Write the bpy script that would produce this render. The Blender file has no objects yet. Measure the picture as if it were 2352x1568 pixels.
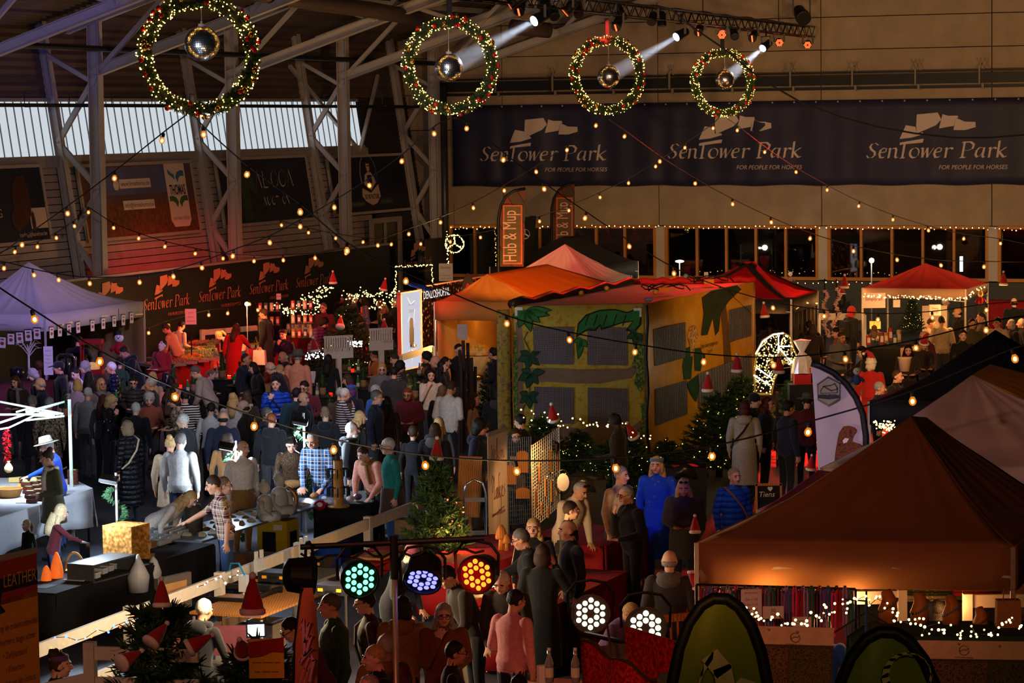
import bpy,bmesh,math,random
import numpy as np
from mathutils import Vector,Matrix,Euler,noise as mnoise
random.seed(7)
S=bpy.context.scene
COL=S.collection
pi=math.pi
FPX,CX,CY,CAMH=6400.0,1176.0,784.0,6.6
PITCH,ROLL=math.atan(516.0/FPX),0.0135
FWD=Vector((0,math.cos(PITCH),-math.sin(PITCH)))
UP0=Vector((0,math.sin(PITCH),math.cos(PITCH)))
R0=Vector((1,0,0))
RIGHT=R0*math.cos(ROLL)-UP0*math.sin(ROLL)
UP=UP0*math.cos(ROLL)+R0*math.sin(ROLL)
CAM=Vector((0,0,CAMH))
cd=bpy.data.cameras.new('camera')
cd.sensor_width=36.0
cd.lens=36.0*FPX/2352.0
cd.clip_end=400
cam=bpy.data.objects.new('camera',cd)
cam.matrix_world=Matrix(((RIGHT.x,UP.x,-FWD.x,CAM.x),(RIGHT.y,UP.y,-FWD.y,CAM.y),(RIGHT.z,UP.z,-FWD.z,CAM.z),(0,0,0,1)))
COL.objects.link(cam)
S.camera=cam
S.view_settings.view_transform='Standard'
S.view_settings.look='None'
S.view_settings.exposure=0.0
S.view_settings.gamma=1.0
S.view_settings.use_curve_mapping=False
S.cycles.use_denoising=True
S.cycles.max_bounces=5
S.cycles.diffuse_bounces=2
S.cycles.glossy_bounces=3
S.cycles.transmission_bounces=4
S.cycles.transparent_max_bounces=12
S.cycles.volume_bounces=0
S.cycles.sample_clamp_indirect=3.0
S.cycles.caustics_reflective=False
S.cycles.caustics_refractive=False
W=bpy.data.worlds.new('hall_air')
S.world=W
W.use_nodes=True
W.node_tree.nodes['Background'].inputs[0].default_value=(0.55,0.45,0.5,1)
W.node_tree.nodes['Background'].inputs[1].default_value=0.008
def ray(px,py):
 return(FWD*FPX+RIGHT*(px-CX)-UP*(py-CY))
def P(px,py,z=0.0):
 d=ray(px,py)
 return CAM+d*((z-CAMH)/d.z)
def PD(px,py,D):
 d=ray(px,py)
 return CAM+d*(D/d.y)
def mpp(D):
 return D/FPX
HA=math.radians(21.8)
UU=Vector((math.sin(HA),math.cos(HA),0))
VV=Vector((math.cos(HA),-math.sin(HA),0))
def HP(u,v,z=0.0):
 return UU*u+VV*v+Vector((0,0,z))
HROT=Matrix(((VV.x,UU.x,0,0),(VV.y,UU.y,0,0),(0,0,1,0),(0,0,0,1)))
def PU(px,py,u):
 d=ray(px,py);t=u/d.dot(UU)
 p=CAM+d*t
 return p.dot(VV),p.z
def PV(px,py,v):
 d=ray(px,py);t=v/d.dot(VV)
 p=CAM+d*t
 return p.dot(UU),p.z
def lin(c):
 def f(x):
  x=x/255.0
  return x/12.92 if x<=0.04045 else((x+0.055)/1.055)**2.4
 return(f(c[0]),f(c[1]),f(c[2]),1.0)
MATS={}
def newmat(name):
 m=bpy.data.materials.new(name);m.use_nodes=True
 return m,m.node_tree.nodes,m.node_tree.links,m.node_tree.nodes['Principled BSDF']
def mat(name,col=(128,128,128),rough=0.7,metal=0.0,noise=0.12,scale=12.0,bump=0.0,bscale=60.0,spec=0.3,sheen=0.0,trans=0.0,emit=None,es=1.0):
 ''
 if name in MATS:return MATS[name]
 m,N,L,B=newmat(name)
 B.inputs['Roughness'].default_value=rough
 B.inputs['Metallic'].default_value=metal
 B.inputs['Specular IOR Level'].default_value=spec
 if sheen:B.inputs['Sheen Weight'].default_value=sheen
 c=lin(col)
 B.inputs['Base Color'].default_value=c
 if noise>0:
  tc=N.new('ShaderNodeTexCoord');nz=N.new('ShaderNodeTexNoise')
  nz.inputs['Scale'].default_value=scale;nz.inputs['Detail'].default_value=3
  L.new(tc.outputs['Object'],nz.inputs['Vector'])
  mr=N.new('ShaderNodeMapRange')
  mr.inputs[1].default_value=0.25;mr.inputs[2].default_value=0.75
  mr.inputs[3].default_value=1-noise;mr.inputs[4].default_value=1+noise
  L.new(nz.outputs[0],mr.inputs[0])
  mx=N.new('ShaderNodeVectorMath');mx.operation='SCALE'
  mx.inputs[0].default_value=c[:3]
  L.new(mr.outputs[0],mx.inputs['Scale'])
  L.new(mx.outputs[0],B.inputs['Base Color'])
 if bump>0:
  tc2=N.new('ShaderNodeTexCoord');nb=N.new('ShaderNodeTexNoise');nb.inputs['Scale'].default_value=bscale
  L.new(tc2 .outputs['Object'],nb.inputs['Vector'])
  bp=N.new('ShaderNodeBump');bp.inputs['Strength'].default_value=bump;bp.inputs['Distance'].default_value=0.02
  L.new(nb.outputs[0],bp.inputs['Height']);L.new(bp.outputs[0],B.inputs['Normal'])
 if trans>0:
  tr=N.new('ShaderNodeBsdfTranslucent');tr.inputs[0].default_value=c
  ms=N.new('ShaderNodeMixShader');ms.inputs[0].default_value=trans
  L.new(B.outputs[0],ms.inputs[1]);L.new(tr.outputs[0],ms.inputs[2])
  L.new(ms.outputs[0],N['Material Output'].inputs[0])
 if emit:
  B.inputs['Emission Color'].default_value=lin(emit);B.inputs['Emission Strength'].default_value=es
 MATS[name]=m
 return m
def glow(name,col=(255,255,255),strength=1.0,sample=False):
 if name in MATS:return MATS[name]
 m=bpy.data.materials.new(name);m.use_nodes=True
 N=m.node_tree.nodes;N.clear()
 e=N.new('ShaderNodeEmission');o=N.new('ShaderNodeOutputMaterial')
 e.inputs[0].default_value=lin(col);e.inputs[1].default_value=strength
 m.node_tree.links.new(e.outputs[0],o.inputs[0])
 m.cycles.emission_sampling='AUTO'if sample else'NONE'
 MATS[name]=m
 return m
def patmat(name,kind,cols,rough=0.8,scale=1.0):
 ''
 if name in MATS:return MATS[name]
 m,N,L,B=newmat(name)
 B.inputs['Roughness'].default_value=rough;B.inputs['Specular IOR Level'].default_value=0.25
 tc=N.new('ShaderNodeTexCoord');V=tc.outputs['Object']
 def math_(op,a,b=None,v=0.5):
  n=N.new('ShaderNodeMath');n.operation=op
  if hasattr(a,'links'):L.new(a,n.inputs[0])
  else:n.inputs[0].default_value=a
  if b is not None:
   if hasattr(b,'links'):L.new(b,n.inputs[1])
   else:n.inputs[1].default_value=b
  return n.outputs[0]
 def mixc(fac,a,b):
  n=N.new('ShaderNodeMix');n.data_type='RGBA'
  if hasattr(fac,'links'):L.new(fac,n.inputs[0])
  else:n.inputs[0].default_value=fac
  for k,x in((6,a),(7,b)):
   if hasattr(x,'links'):L.new(x,n.inputs[k])
   else:n.inputs[k].default_value=lin(x)
  return n.outputs[2]
 sp=N.new('ShaderNodeSeparateXYZ');L.new(V,sp.inputs[0])
 X,Y,Z=sp.outputs
 def band(c,period,duty):
  f=math_('FRACT',math_('DIVIDE',c,period));return math_('LESS_THAN',f,duty)
 out=None
 if kind=='stripes':
  out=mixc(band(Z,0.045*scale,0.42),cols[0],cols[1])
 elif kind=='vstripes':
  out=mixc(band(X,0.05*scale,0.4),cols[0],cols[1])
 elif kind=='plaid':
  h=band(Z,0.11*scale,0.5);v=band(math_('ADD',X,math_('MULTIPLY',Y,0.6)),0.11*scale,0.5)
  c1=mixc(h,cols[0],cols[1]);c2=mixc(v,cols[0],cols[1]);c=mixc(0.5,c1,c2)
  h2=band(math_('ADD',Z,0.02*scale),0.055*scale,0.1);v2=band(math_('ADD',X,math_('MULTIPLY',Y,0.6)),0.055*scale,0.1)
  out=mixc(math_('MAXIMUM',h2,v2),c,cols[2])
 elif kind in('floral','leopard','dots','cells'):
  vo=N.new('ShaderNodeTexVoronoi');vo.inputs['Scale'].default_value={'floral':11,'leopard':26,'dots':30,'cells':40}[kind]/scale
  L.new(V,vo.inputs['Vector'])
  d=vo.outputs['Distance']
  nz=N.new('ShaderNodeTexNoise');nz.inputs['Scale'].default_value=60/scale;L.new(V,nz.inputs['Vector'])
  d2=math_('ADD',d,math_('MULTIPLY',math_('SUBTRACT',nz.outputs[0],0.5),0.5))
  if kind=='floral':
   c=mixc(math_('LESS_THAN',d2,0.38),cols[0],cols[1]);out=mixc(math_('LESS_THAN',d2,0.16),c,cols[2])
  elif kind=='leopard':
   ring=math_('MULTIPLY',math_('GREATER_THAN',d2,0.28),math_('LESS_THAN',d2,0.52))
   out=mixc(ring,cols[0],cols[1])
  elif kind=='dots':
   out=mixc(math_('LESS_THAN',d,0.18),cols[0],cols[1])
  else:
   cr=N.new('ShaderNodeValToRGB');L.new(vo.outputs['Color'],cr.inputs[0])
   e=cr.color_ramp.elements;e[0].color=lin(cols[0]);e[1].color=lin(cols[-1])
   for i,cc in enumerate(cols[1:-1]):
    q=e.new((i+1)/(len(cols)-1));q.color=lin(cc)
   out=cr.outputs[0]
 elif kind in('speckle','osb','noise3'):
  nz=N.new('ShaderNodeTexNoise');nz.inputs['Scale'].default_value={'speckle':140,'osb':22,'noise3':6}[kind]/scale;nz.inputs['Detail'].default_value=4
  L.new(V,nz.inputs['Vector'])
  cr=N.new('ShaderNodeValToRGB');L.new(nz.outputs[0],cr.inputs[0])
  e=cr.color_ramp.elements;e[0].position=0.36;e[1].position=0.66
  e[0].color=lin(cols[0]);e[1].color=lin(cols[-1])
  if len(cols)>2:
   q=e.new(0.5);q.color=lin(cols[1])
  out=cr.outputs[0]
 elif kind=='wood':
  wv=N.new('ShaderNodeTexWave');wv.inputs['Scale'].default_value=6/scale;wv.inputs['Distortion'].default_value=5;wv.inputs['Detail'].default_value=3
  L.new(V,wv.inputs['Vector']);out=mixc(wv.outputs[1],cols[0],cols[1])
 elif kind=='quilt':
  B.inputs['Base Color'].default_value=lin(cols[0])
  wv=math_('ABSOLUTE',math_('SINE',math_('MULTIPLY',Z,pi/(0.085*scale))))
  nz=N.new('ShaderNodeTexNoise');nz.inputs['Scale'].default_value=45;L.new(V,nz.inputs['Vector'])
  h=math_('ADD',math_('POWER',wv,0.5),math_('MULTIPLY',nz.outputs[0],0.5))
  bp=N.new('ShaderNodeBump');bp.inputs['Strength'].default_value=0.9;bp.inputs['Distance'].default_value=0.03
  L.new(h,bp.inputs['Height']);L.new(bp.outputs[0],B.inputs['Normal'])
 if out is not None:L.new(out,B.inputs['Base Color'])
 MATS[name]=m
 return m
def frame_to(d,up=Vector((0,0,1))):
 z=d.normalized()
 x=up.cross(z)
 if x.length<1e-4:x=Vector((1,0,0)).cross(z)
 x.normalize();y=z.cross(x)
 return x,y,z
class MB:
 def __init__(s):s.v=[];s.f=[];s.m=[]
 def add(s,vs,fs,M=None,mi=0):
  b=len(s.v)
  if M is not None:vs=[M@Vector(p)for p in vs]
  s.v.extend([tuple(p)for p in vs])
  for f in fs:
   s.f.append(tuple(i+b for i in f));s.m.append(mi)
  return s
 def box(s,c,sz,rot=None,mi=0,taper=1.0):
  c=Vector(c);hx,hy,hz=sz[0]/2,sz[1]/2,sz[2]/2
  vs=[]
  for k,z in enumerate((-hz,hz)):
   t=taper if k else 1.0
   vs+=[(-hx*t,-hy*t,z),(hx*t,-hy*t,z),(hx*t,hy*t,z),(-hx*t,hy*t,z)]
  M=Matrix.Translation(c)
  if rot is not None:M=M@(rot if isinstance(rot,Matrix)else Euler(rot).to_matrix().to_4x4())
  return s.add(vs,[(3,2,1,0),(4,5,6,7),(0,1,5,4),(1,2,6,5),(2,3,7,6),(3,0,4,7)],M,mi)
 def beam(s,a,b,w,h=None,up=Vector((0,0,1)),mi=0):
  a=Vector(a);b=Vector(b);h=h or w
  x,y,z=frame_to(b-a,up)
  vs=[]
  for p in(a,b):
   vs+=[p-x*w/2-y*h/2,p+x*w/2-y*h/2,p+x*w/2+y*h/2,p-x*w/2+y*h/2]
  return s.add(vs,[(3,2,1,0),(4,5,6,7),(0,1,5,4),(1,2,6,5),(2,3,7,6),(3,0,4,7)],None,mi)
 def ibeam(s,a,b,w,h,t=0.03,up=Vector((0,0,1)),mi=0):
  a=Vector(a);b=Vector(b)
  x,y,z=frame_to(b-a,up)
  s.beam(a,b,t,h,up,mi)
  for k in(-1,1):s.beam(a+y*k*h/2,b+y*k*h/2,w,t,up,mi)
  return s
 def tube(s,path,r,n=6,mi=0,caps=True):
  path=[Vector(p)for p in path];m=len(path)
  rs=r if isinstance(r,(list,tuple))else[r]*m
  vs=[];px=None
  for i,p in enumerate(path):
   d=(path[min(i+1,m-1)]-path[max(i-1,0)])
   if d.length<1e-7:d=Vector((0,0,1))
   d.normalize()
   if px is None:
    px,py,_=frame_to(d)
   else:
    px=(px-d*px.dot(d))
    if px.length<1e-5:px=frame_to(d)[0]
    px.normalize()
   py=d.cross(px)
   for k in range(n):
    a=2*pi*k/n
    vs.append(p+(px*math.cos(a)+py*math.sin(a))*rs[i])
  fs=[]
  for i in range(m-1):
   for k in range(n):
    fs.append((i*n+k,i*n+(k+1)%n,(i+1)*n+(k+1)%n,(i+1)*n+k))
  if caps:
   fs.append(tuple(range(n-1,-1,-1)));fs.append(tuple((m-1)*n+k for k in range(n)))
  return s.add(vs,fs,None,mi)
 def cyl(s,a,b,r0,r1=None,n=10,mi=0):
  return s.tube([a,b],[r0,r0 if r1 is None else r1],n,mi)
 def lathe(s,prof,M=None,n=12,mi=0):
  ''
  vs=[];m=len(prof)
  for r,z in prof:
   for k in range(n):
    a=2*pi*k/n;vs.append((r*math.cos(a),r*math.sin(a),z))
  fs=[]
  for i in range(m-1):
   for k in range(n):
    fs.append((i*n+k,i*n+(k+1)%n,(i+1)*n+(k+1)%n,(i+1)*n+k))
  fs.append(tuple(range(n-1,-1,-1)));fs.append(tuple((m-1)*n+k for k in range(n)))
  if isinstance(M,(tuple,Vector)):M=Matrix.Translation(M)
  return s.add(vs,fs,M,mi)
 def ball(s,c,r,n=8,m=6,mi=0,M=None):
  rx,ry,rz=(r,r,r)if not isinstance(r,(tuple,list))else r
  vs=[(0,0,-1)]
  for i in range(1,m):
   t=-pi/2+pi*i/m
   for k in range(n):
    a=2*pi*k/n;vs.append((math.cos(t)*math.cos(a),math.cos(t)*math.sin(a),math.sin(t)))
  vs.append((0,0,1));fs=[]
  for k in range(n):fs.append((0,1+(k+1)%n,1+k))
  for i in range(m-2):
   for k in range(n):
    a=1+i*n;fs.append((a+k,a+(k+1)%n,a+n+(k+1)%n,a+n+k))
  t=1+(m-2)*n;e=len(vs)-1
  for k in range(n):fs.append((t+k,t+(k+1)%n,e))
  vs=[Vector((p[0]*rx,p[1]*ry,p[2]*rz))for p in vs]
  if M is not None:vs=[M@p for p in vs]
  c=Vector(c)
  return s.add([p+c for p in vs],fs,None,mi)
 def prism(s,poly,d,M=None,mi=0):
  ''
  n=len(poly)
  vs=[(x,y,0)for x,y in poly]+[(x,y,d)for x,y in poly]
  fs=[tuple(range(n-1,-1,-1)),tuple(range(n,2*n))]+[(i,(i+1)%n,n+(i+1)%n,n+i)for i in range(n)]
  return s.add(vs,fs,M,mi)
 def quad(s,a,b,c,d,mi=0):
  return s.add([a,b,c,d],[(0,1,2,3)],None,mi)
 def grid(s,fn,nu,nv,mi=0,M=None,close=False):
  vs=[fn(i/nu,j/nv)for j in range(nv+1)for i in range(nu+1)]
  fs=[(j*(nu+1)+i,j*(nu+1)+i+1,(j+1)*(nu+1)+i+1,(j+1)*(nu+1)+i)for j in range(nv)for i in range(nu)]
  return s.add(vs,fs,M,mi)
 def slab(s,fn,nu,nv,thick,mi=0):
  ''
  A=[[Vector(fn(i/nu,j/nv))for i in range(nu+1)]for j in range(nv+1)]
  nn=(A[0][-1]-A[0][0]).cross(A[-1][0]-A[0][0])
  nn=nn.normalized()if nn.length>1e-9 else Vector((0,0,1))
  vs=[p for r in A for p in r]+[p-nn*thick for r in A for p in r]
  w=nu+1;o=w*(nv+1);fs=[]
  for j in range(nv):
   for i in range(nu):
    a=j*w+i;fs.append((a,a+1,a+w+1,a+w));fs.append((o+a,o+a+w,o+a+w+1,o+a+1))
  for i in range(nu):
   fs.append((i,o+i,o+i+1,i+1));b=nv*w+i;fs.append((b,b+1,o+b+1,o+b))
  for j in range(nv):
   a=j*w;fs.append((a,a+w,o+a+w,o+a));b=a+nu;fs.append((b,o+b,o+b+w,b+w))
  return s.add(vs,fs,None,mi)
 def mesh(s,name,mats,smooth=False):
  me=bpy.data.meshes.new(name)
  me.from_pydata(s.v,[],s.f)
  if not isinstance(mats,(list,tuple)):mats=[mats]
  for m in mats:me.materials.append(m)
  if len(mats)>1:me.polygons.foreach_set('material_index',s.m)
  if smooth:me.polygons.foreach_set('use_smooth',[True]*len(s.f))
  me.update()
  return me
 def build(s,name,mats,parent=None,smooth=False,**kw):
  return link(name,s.mesh(name,mats,smooth),parent,**kw)
def link(name,me,parent=None,loc=None,M=None,label=None,cat=None,group=None,kind=None):
 o=bpy.data.objects.new(name,me);COL.objects.link(o)
 if parent is not None:o.parent=parent
 if M is not None:o.matrix_local=M
 if loc is not None:o.location=loc
 return tag(o,label,cat,group,kind)
def tag(o,label=None,cat=None,group=None,kind=None):
 if label:o['label']=label
 if cat:o['category']=cat
 if group:o['group']=group
 if kind:o['kind']=kind
 return o
def thing(name,label,cat,loc=(0,0,0),rz=0.0,group=None,M=None,scale=None):
 o=bpy.data.objects.new(name,None);COL.objects.link(o)
 o.empty_display_size=0.2
 if M is not None:o.matrix_world=M
 else:
  o.location=loc;o.rotation_euler=(0,0,rz)
 if scale is not None:o.scale=(scale,scale,scale)if not isinstance(scale,(tuple,list))else scale
 return tag(o,label,cat,group)
def WM(o):
 ''
 if o.parent is None:return o.matrix_basis.copy()
 return WM(o.parent)@o.matrix_parent_inverse@o.matrix_basis
def setw(o,M):
 if o.parent is None:o.matrix_basis=M
 else:o.matrix_basis=(WM(o.parent)@o.matrix_parent_inverse).inverted()@M
 return o
def copy_tree(o,parent=None):
 c=o.copy();COL.objects.link(c)
 if parent is not None:
  pm=o.matrix_parent_inverse.copy();ml=o.matrix_local.copy()
  c.parent=parent;c.matrix_parent_inverse=pm;c.matrix_local=ml
 for ch in list(o.children):copy_tree(ch,c)
 return c
_TX={}
def text_geo(s,shear=0.0,spacing=1.0,offset=0.0,align='CENTER'):
 k=(s,shear,spacing,offset,align)
 if k in _TX:return _TX[k]
 cu=bpy.data.curves.new('t','FONT');cu.body=s;cu.size=1.0;cu.shear=shear;cu.space_character=spacing
 cu.offset=offset;cu.align_x=align;cu.resolution_u=3
 ob=bpy.data.objects.new('t',cu);COL.objects.link(ob)
 dg=bpy.context.evaluated_depsgraph_get()
 me=ob.evaluated_get(dg).to_mesh()
 vs=[tuple(v.co)for v in me.vertices];fs=[tuple(p.vertices)for p in me.polygons]
 ob.evaluated_get(dg).to_mesh_clear()
 bpy.data.objects.remove(ob);bpy.data.curves.remove(cu)
 _TX[k]=(vs,fs)
 return _TX[k]
def put_text(mb,s,M,width=None,size=None,mi=0,**kw):
 ''
 vs,fs=text_geo(s,**kw)
 if not vs:return
 xs=[v[0]for v in vs];w=max(xs)-min(xs);cx=(max(xs)+min(xs))/2
 k=width/w if width else size
 ky=size if(size and width)else k
 al=kw.get('align','CENTER')
 ox=cx if al=='CENTER'else min(xs)
 mb.add([((x-ox)*k,y*ky,z)for x,y,z in vs],fs,M,mi)
def nib(mb,strokes,M,nx=0.035,ny=0.02,mi=0,zoff=0.0,th=0.01):
 ''
 for st in strokes:
  for a,b in zip(st[:-1],st[1:]):
   dx,dy=b[0]-a[0],b[1]-a[1];l=math.hypot(dx,dy)or 1
   ex,ey=dx/l*th*0.8,dy/l*th*0.8
   hx,hy=-dy/l*th,dx/l*th
   q=[(a[0]-ex-nx-hx,a[1]-ey-ny-hy),(b[0]+ex-nx-hx,b[1]+ey-ny-hy),(b[0]+ex+nx+hx,b[1]+ey+ny+hy),(a[0]-ex+nx+hx,a[1]-ey+ny+hy)]
   mb.add([(x,y,zoff)for x,y in q],[(0,1,2,3)],M,mi)
def arc(cx,cy,rx,ry,a0,a1,n=8):
 return[(cx+rx*math.cos(math.radians(a0+(a1-a0)*i/n)),cy+ry*math.sin(math.radians(a0+(a1-a0)*i/n)))for i in range(n+1)]
def arena_logo(mb,M,mi=0,slogan=True):
 ''
 k=1/1190.0
 def T(p,sh=0.18):return((p[0]+p[1]*sh)*k,p[1]*k)
 L=[]
 L+=[[(75,108),(52,125),(22,118),(10,95),(24,72),(56,50),(62,25),(40,3),(10,2),(-6,20)]]
 L+=[[(100,42),(150,52),(152,76),(128,84),(104,66),(98,32),(112,3),(140,4),(158,18)]]
 L+=[[(172,78),(184,80),(182,0)],[(184,56),(204,78),(226,82),(238,70),(238,10),(250,0),(262,6)]]
 L+=[[(300,112),(300,4),(285,0),(318,0)]]
 L+=[arc(396,42,38,42,60,420,12)]
 L+=[[(450,80),(462,78),(470,4),(500,80),(512,4),(552,80)]]
 L+=[[(568,42),(618,52),(620,76),(596,84),(572,66),(566,32),(580,3),(608,4),(626,18)]]
 L+=[[(652,78),(664,80),(664,0)],[(666,52),(684,78),(706,80),(714,70)]]
 L+=[[(806,124),(806,4),(790,0),(830,0)],[(790,126),(856,128),(886,106),(880,72),(846,58),(812,60)]]
 L+=[[(976,78),(940,82),(918,58),(914,22),(930,2),(956,16),(972,48)],[(978,80),(974,10),(986,0),(998,8)]]
 L+=[[(1018,78),(1030,80),(1030,0)],[(1032,52),(1050,78),(1068,80),(1078,70)]]
 L+=[[(1096,134),(1100,0)],[(1160,82),(1108,44),(1150,2),(1172,6)]]
 nib(mb,[[T(p)for p in st]for st in L],M,nx=0.0062,ny=0.0026,mi=mi,th=0.0018)
 roof=[(278,106),(282,128),(474,158),(484,154),(474,126),(460,128),(464,142),(330,116),(300,112)]
 polys=[[(278,158),(332,272),(412,258),(420,208),(432,196),(474,212),(484,196),(380,168)],[(424,360),(602,374),(632,316),(588,270),(430,204),(418,258)],[(642,360),(690,346),(770,346),(776,330),(752,322),(738,262),(612,242),(626,292),(636,318)],[(754,328),(830,296),(918,292),(920,250),(830,226),(734,228),(742,264)],roof]
 for pl in polys:
  mb.add([(x*k,y*k,0)for x,y in pl],[tuple(range(len(pl)))],M,mi)
 if slogan:put_text(mb,'FOR PEOPLE FOR HORSES',M@Matrix.Translation((0.755,-0.082,0)),width=0.485,shear=0.22,mi=mi)
def lamp_spot(name,loc,to,power,col,angle=40,blend=0.4,size=0.1):
 l=bpy.data.lights.new(name,'SPOT');l.energy=power;l.color=lin(col)[:3];l.spot_size=math.radians(angle);l.spot_blend=blend;l.shadow_soft_size=size
 o=bpy.data.objects.new(name,l);COL.objects.link(o);o.location=loc
 o.rotation_euler=(Vector(to)-Vector(loc)).to_track_quat('-Z','Y').to_euler()
 return o
def lamp_point(name,loc,power,col,size=0.15):
 l=bpy.data.lights.new(name,'POINT');l.energy=power;l.color=lin(col)[:3];l.shadow_soft_size=size
 o=bpy.data.objects.new(name,l);COL.objects.link(o);o.location=loc
 return o
def lamp_area(name,loc,to,power,col,sx,sy):
 l=bpy.data.lights.new(name,'AREA');l.energy=power;l.color=lin(col)[:3];l.shape='RECTANGLE';l.size=sx;l.size_y=sy
 o=bpy.data.objects.new(name,l);COL.objects.link(o);o.location=loc
 o.rotation_euler=(Vector(to)-Vector(loc)).to_track_quat('-Z','Y').to_euler()
 return o
# ==== stage washes and added fill spots
def wash(nm,loc,to,pw,col,ang,bl=.6,sz=.25):return lamp_spot(nm,loc,to,pw,col,ang,bl,sz)
wash('red_wash',(5.6,73,8.7),P(1560,650,3.2),3000,(255,20,14),24)
wash('red_wash',(2.2,63,8.8),PD(1300,605,72.5),9000,(255,56,50),15)
wash('red_wash',(8.0,78,8.7),P(2120,640,2.8),3600,(255,60,46),30)
wash('red_wash',(8.8,80,8.7),P(1790,660,2.5),9000,(255,14,14),22)
wash('red_wash',(0.6,55,8.8),P(640,790,1),8000,(255,46,40),32)
wash('red_wash',(0.6,55,8.8),P(420,780,1),4200,(255,60,40),20)
wash('orange_wash',(1.5,55,8.8),P(1200,650,2.6),9500,(255,150,40),18,.5)
wash('violet_wash',(-3.5,47,8.9),P(150,800,1.8),8500,(156,132,255),26)
wash('blue_beam',(-6.5,46,7.6),PD(110,55,62),2200,(40,70,255),15)
wash('blue_beam',(3.2,22,8.5),P(1490,1150,1.2),3200,(30,76,255),3.4,.35)
wash('blue_beam',(3.6,22,8.5),P(1668,1150,1.2),1300,(60,130,255),2.6,.35)
wash('rose_wash',(-3.0,10,7.4),P(1940,1150,2.6),1500,(255,128,104),26)
wash('rose_wash',(4.5,20,9.3),PD(2250,1000,36.5),1700,(255,186,166),15)  # added spot to lift the off-white tent
wash('amber_wash',(-1.0,6,6.9),P(1970,1290,2.1),800,(255,168,96),24)
wash('lime_flag_fill',(1.6,3.5,7.6),PD(1830,1500,12.3),240,(255,214,130),34)  # added warm spot to brighten the lime flags
wash('rose_wash',(-4.5,12,7.2),P(960,1430,1.2),800,(255,150,122),40)
wash('amber_wash',(-5.0,14,7.5),PD(40,1420,26),420,(255,190,150),22)
wash('red_led',PD(1090,1322,20.9),P(880,1500,1.6),110,(255,40,26),50)
wash('white_flag_fill',(2.0,20,8.2),PD(1925,960,37),4200,(214,204,255),8)  # added spot to brighten the white beach flag
wash('amber_wash',(6.5,40,7.5),HP(82,-20,3.8),8000,(255,190,124),62)  # added flood to brighten the back wall
wash('amber_wash',(6.0,64,6.4),HP(82,-22,2.9),2000,(255,200,140),80)  # added, like the next spot, to brighten the lower back wall
wash('amber_wash',(13.0,62,6.4),HP(82,-16,2.9),2400,(255,200,130),80)
wash('crowd_fill',(-3.0,44,7.8),P(520,900,1.2),1500,(206,200,226),50)  # added overhead fill for the dim crowd
wash('amber_wash',(1.0,30,8.0),P(1560,900,2),1500,(255,196,120),40)
wash('steel_wash',(-2,40,8.5),HP(68,-35,6.4),2600,(255,214,196),70)
wash('ball_fill',(-8.5,30,5.0),PD(464,100,41),4500,(230,240,255),3.2,.3,.1)  # added spot brightening the mirror ball in the largest ring
wash('ball_fill',(-6,36,9.5),PD(1031,155,51),4500,(230,240,255),3,.3,.1)  # added front spot giving the second mirror ball its highlight
# ==== SETTING
M_floor=mat('dark_floor',(62,64,72),rough=0.55,noise=0.25,scale=1.2,spec=0.35)
M_conc=mat('concrete',(150,132,112),rough=0.9,noise=0.14,scale=1.6,bump=0.15,bscale=14)
M_steel=mat('grey_steel',(150,142,138),rough=0.55,noise=0.1,scale=3)
M_deck=mat('roof_sheet',(88,74,74),rough=0.6,noise=0.15,scale=2)
M_plank=mat('pale_cladding',(176,158,146),rough=0.6,noise=0.12,scale=2.5)
M_black=mat('black_metal',(16,16,18),rough=0.5,noise=0.1)
M_timber=patmat('window_timber','wood',[(190,128,60),(164,104,46)],0.5,0.5)
M_white=mat('white_paint',(205,196,184),rough=0.55,noise=0.08)
M_navy=mat('navy_banner',(38,36,62),rough=0.55,noise=0.12,scale=1.5)
M_dash=mat('black_dasher',(30,28,32),rough=0.6,noise=0.15)
M_logo=mat('banner_print',(190,172,165),rough=0.6,noise=0.05)
M_logo2=mat('dasher_print',(196,130,100),rough=0.6,noise=0.05)
M_poly=glow('daylight_panel',(228,238,246),0.78,True)
UB=82.0
FR=[46.6,53.75,60.15,67.4,74.44,81.15]
def VW(z):return-35.69-0.151*(z-2.74)
MB().box((0,0,-0.05),(220,220,0.1),rot=(0,0,-HA)).build('floor',M_floor,kind='structure').location=HP(45,-5)
wb=MB().box((0,0.35,6.6),(46,0.4,13.6)).build('wall_back',mat('joint_shadow',(48,42,38),rough=0.95),M=Matrix.Translation(HP(UB,-20))@HROT,kind='structure')
wb.location=HP(UB+0.12,-20)
edges=[3.17,6.2,7.32,8.48,9.46,13.2]
for z0,z1 in zip(edges[:-1],edges[1:]):
 me=MB().box((0,0,0),(5.17,0.1,z1-z0-0.025)).mesh('concrete_panel',M_conc)
 for k in range(6):
  p=link('concrete_panel',me);p.parent=wb
  setw(p,Matrix.Translation(HP(UB+0.06,-17.43-2.6-5.2*(k-1),(z0+z1)/2))@HROT)
p=MB().box((0,0,0),(40,0.1,1.5)).build('plinth',mat('plinth_grey',(70,72,70),rough=0.8),wb)
setw(p,Matrix.Translation(HP(UB,-20,0.75))@HROT)
tr=MB().box((0,0,0.2),(36,0.5,0.3)).box((0,-0.1,-0.05),(36,0.35,0.08)).box((0,-0.05,0.42),(36,0.3,0.05)).build('trim_1',M_black,M=Matrix.Translation(HP(UB-0.3,-17,7.36))@HROT,kind='structure')
me=MB().box((0,0,0),(0.05,0.06,0.5)).box((0.1,0,-0.3),(0.07,0.08,0.16)).beam((0,0,0.2),(0.14,0,0.5),0.03).beam((0.14,0,0.2),(0,0,0.5),0.03).mesh('bracket',mat('bracket_grey',(120,112,100),rough=0.5))
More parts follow.
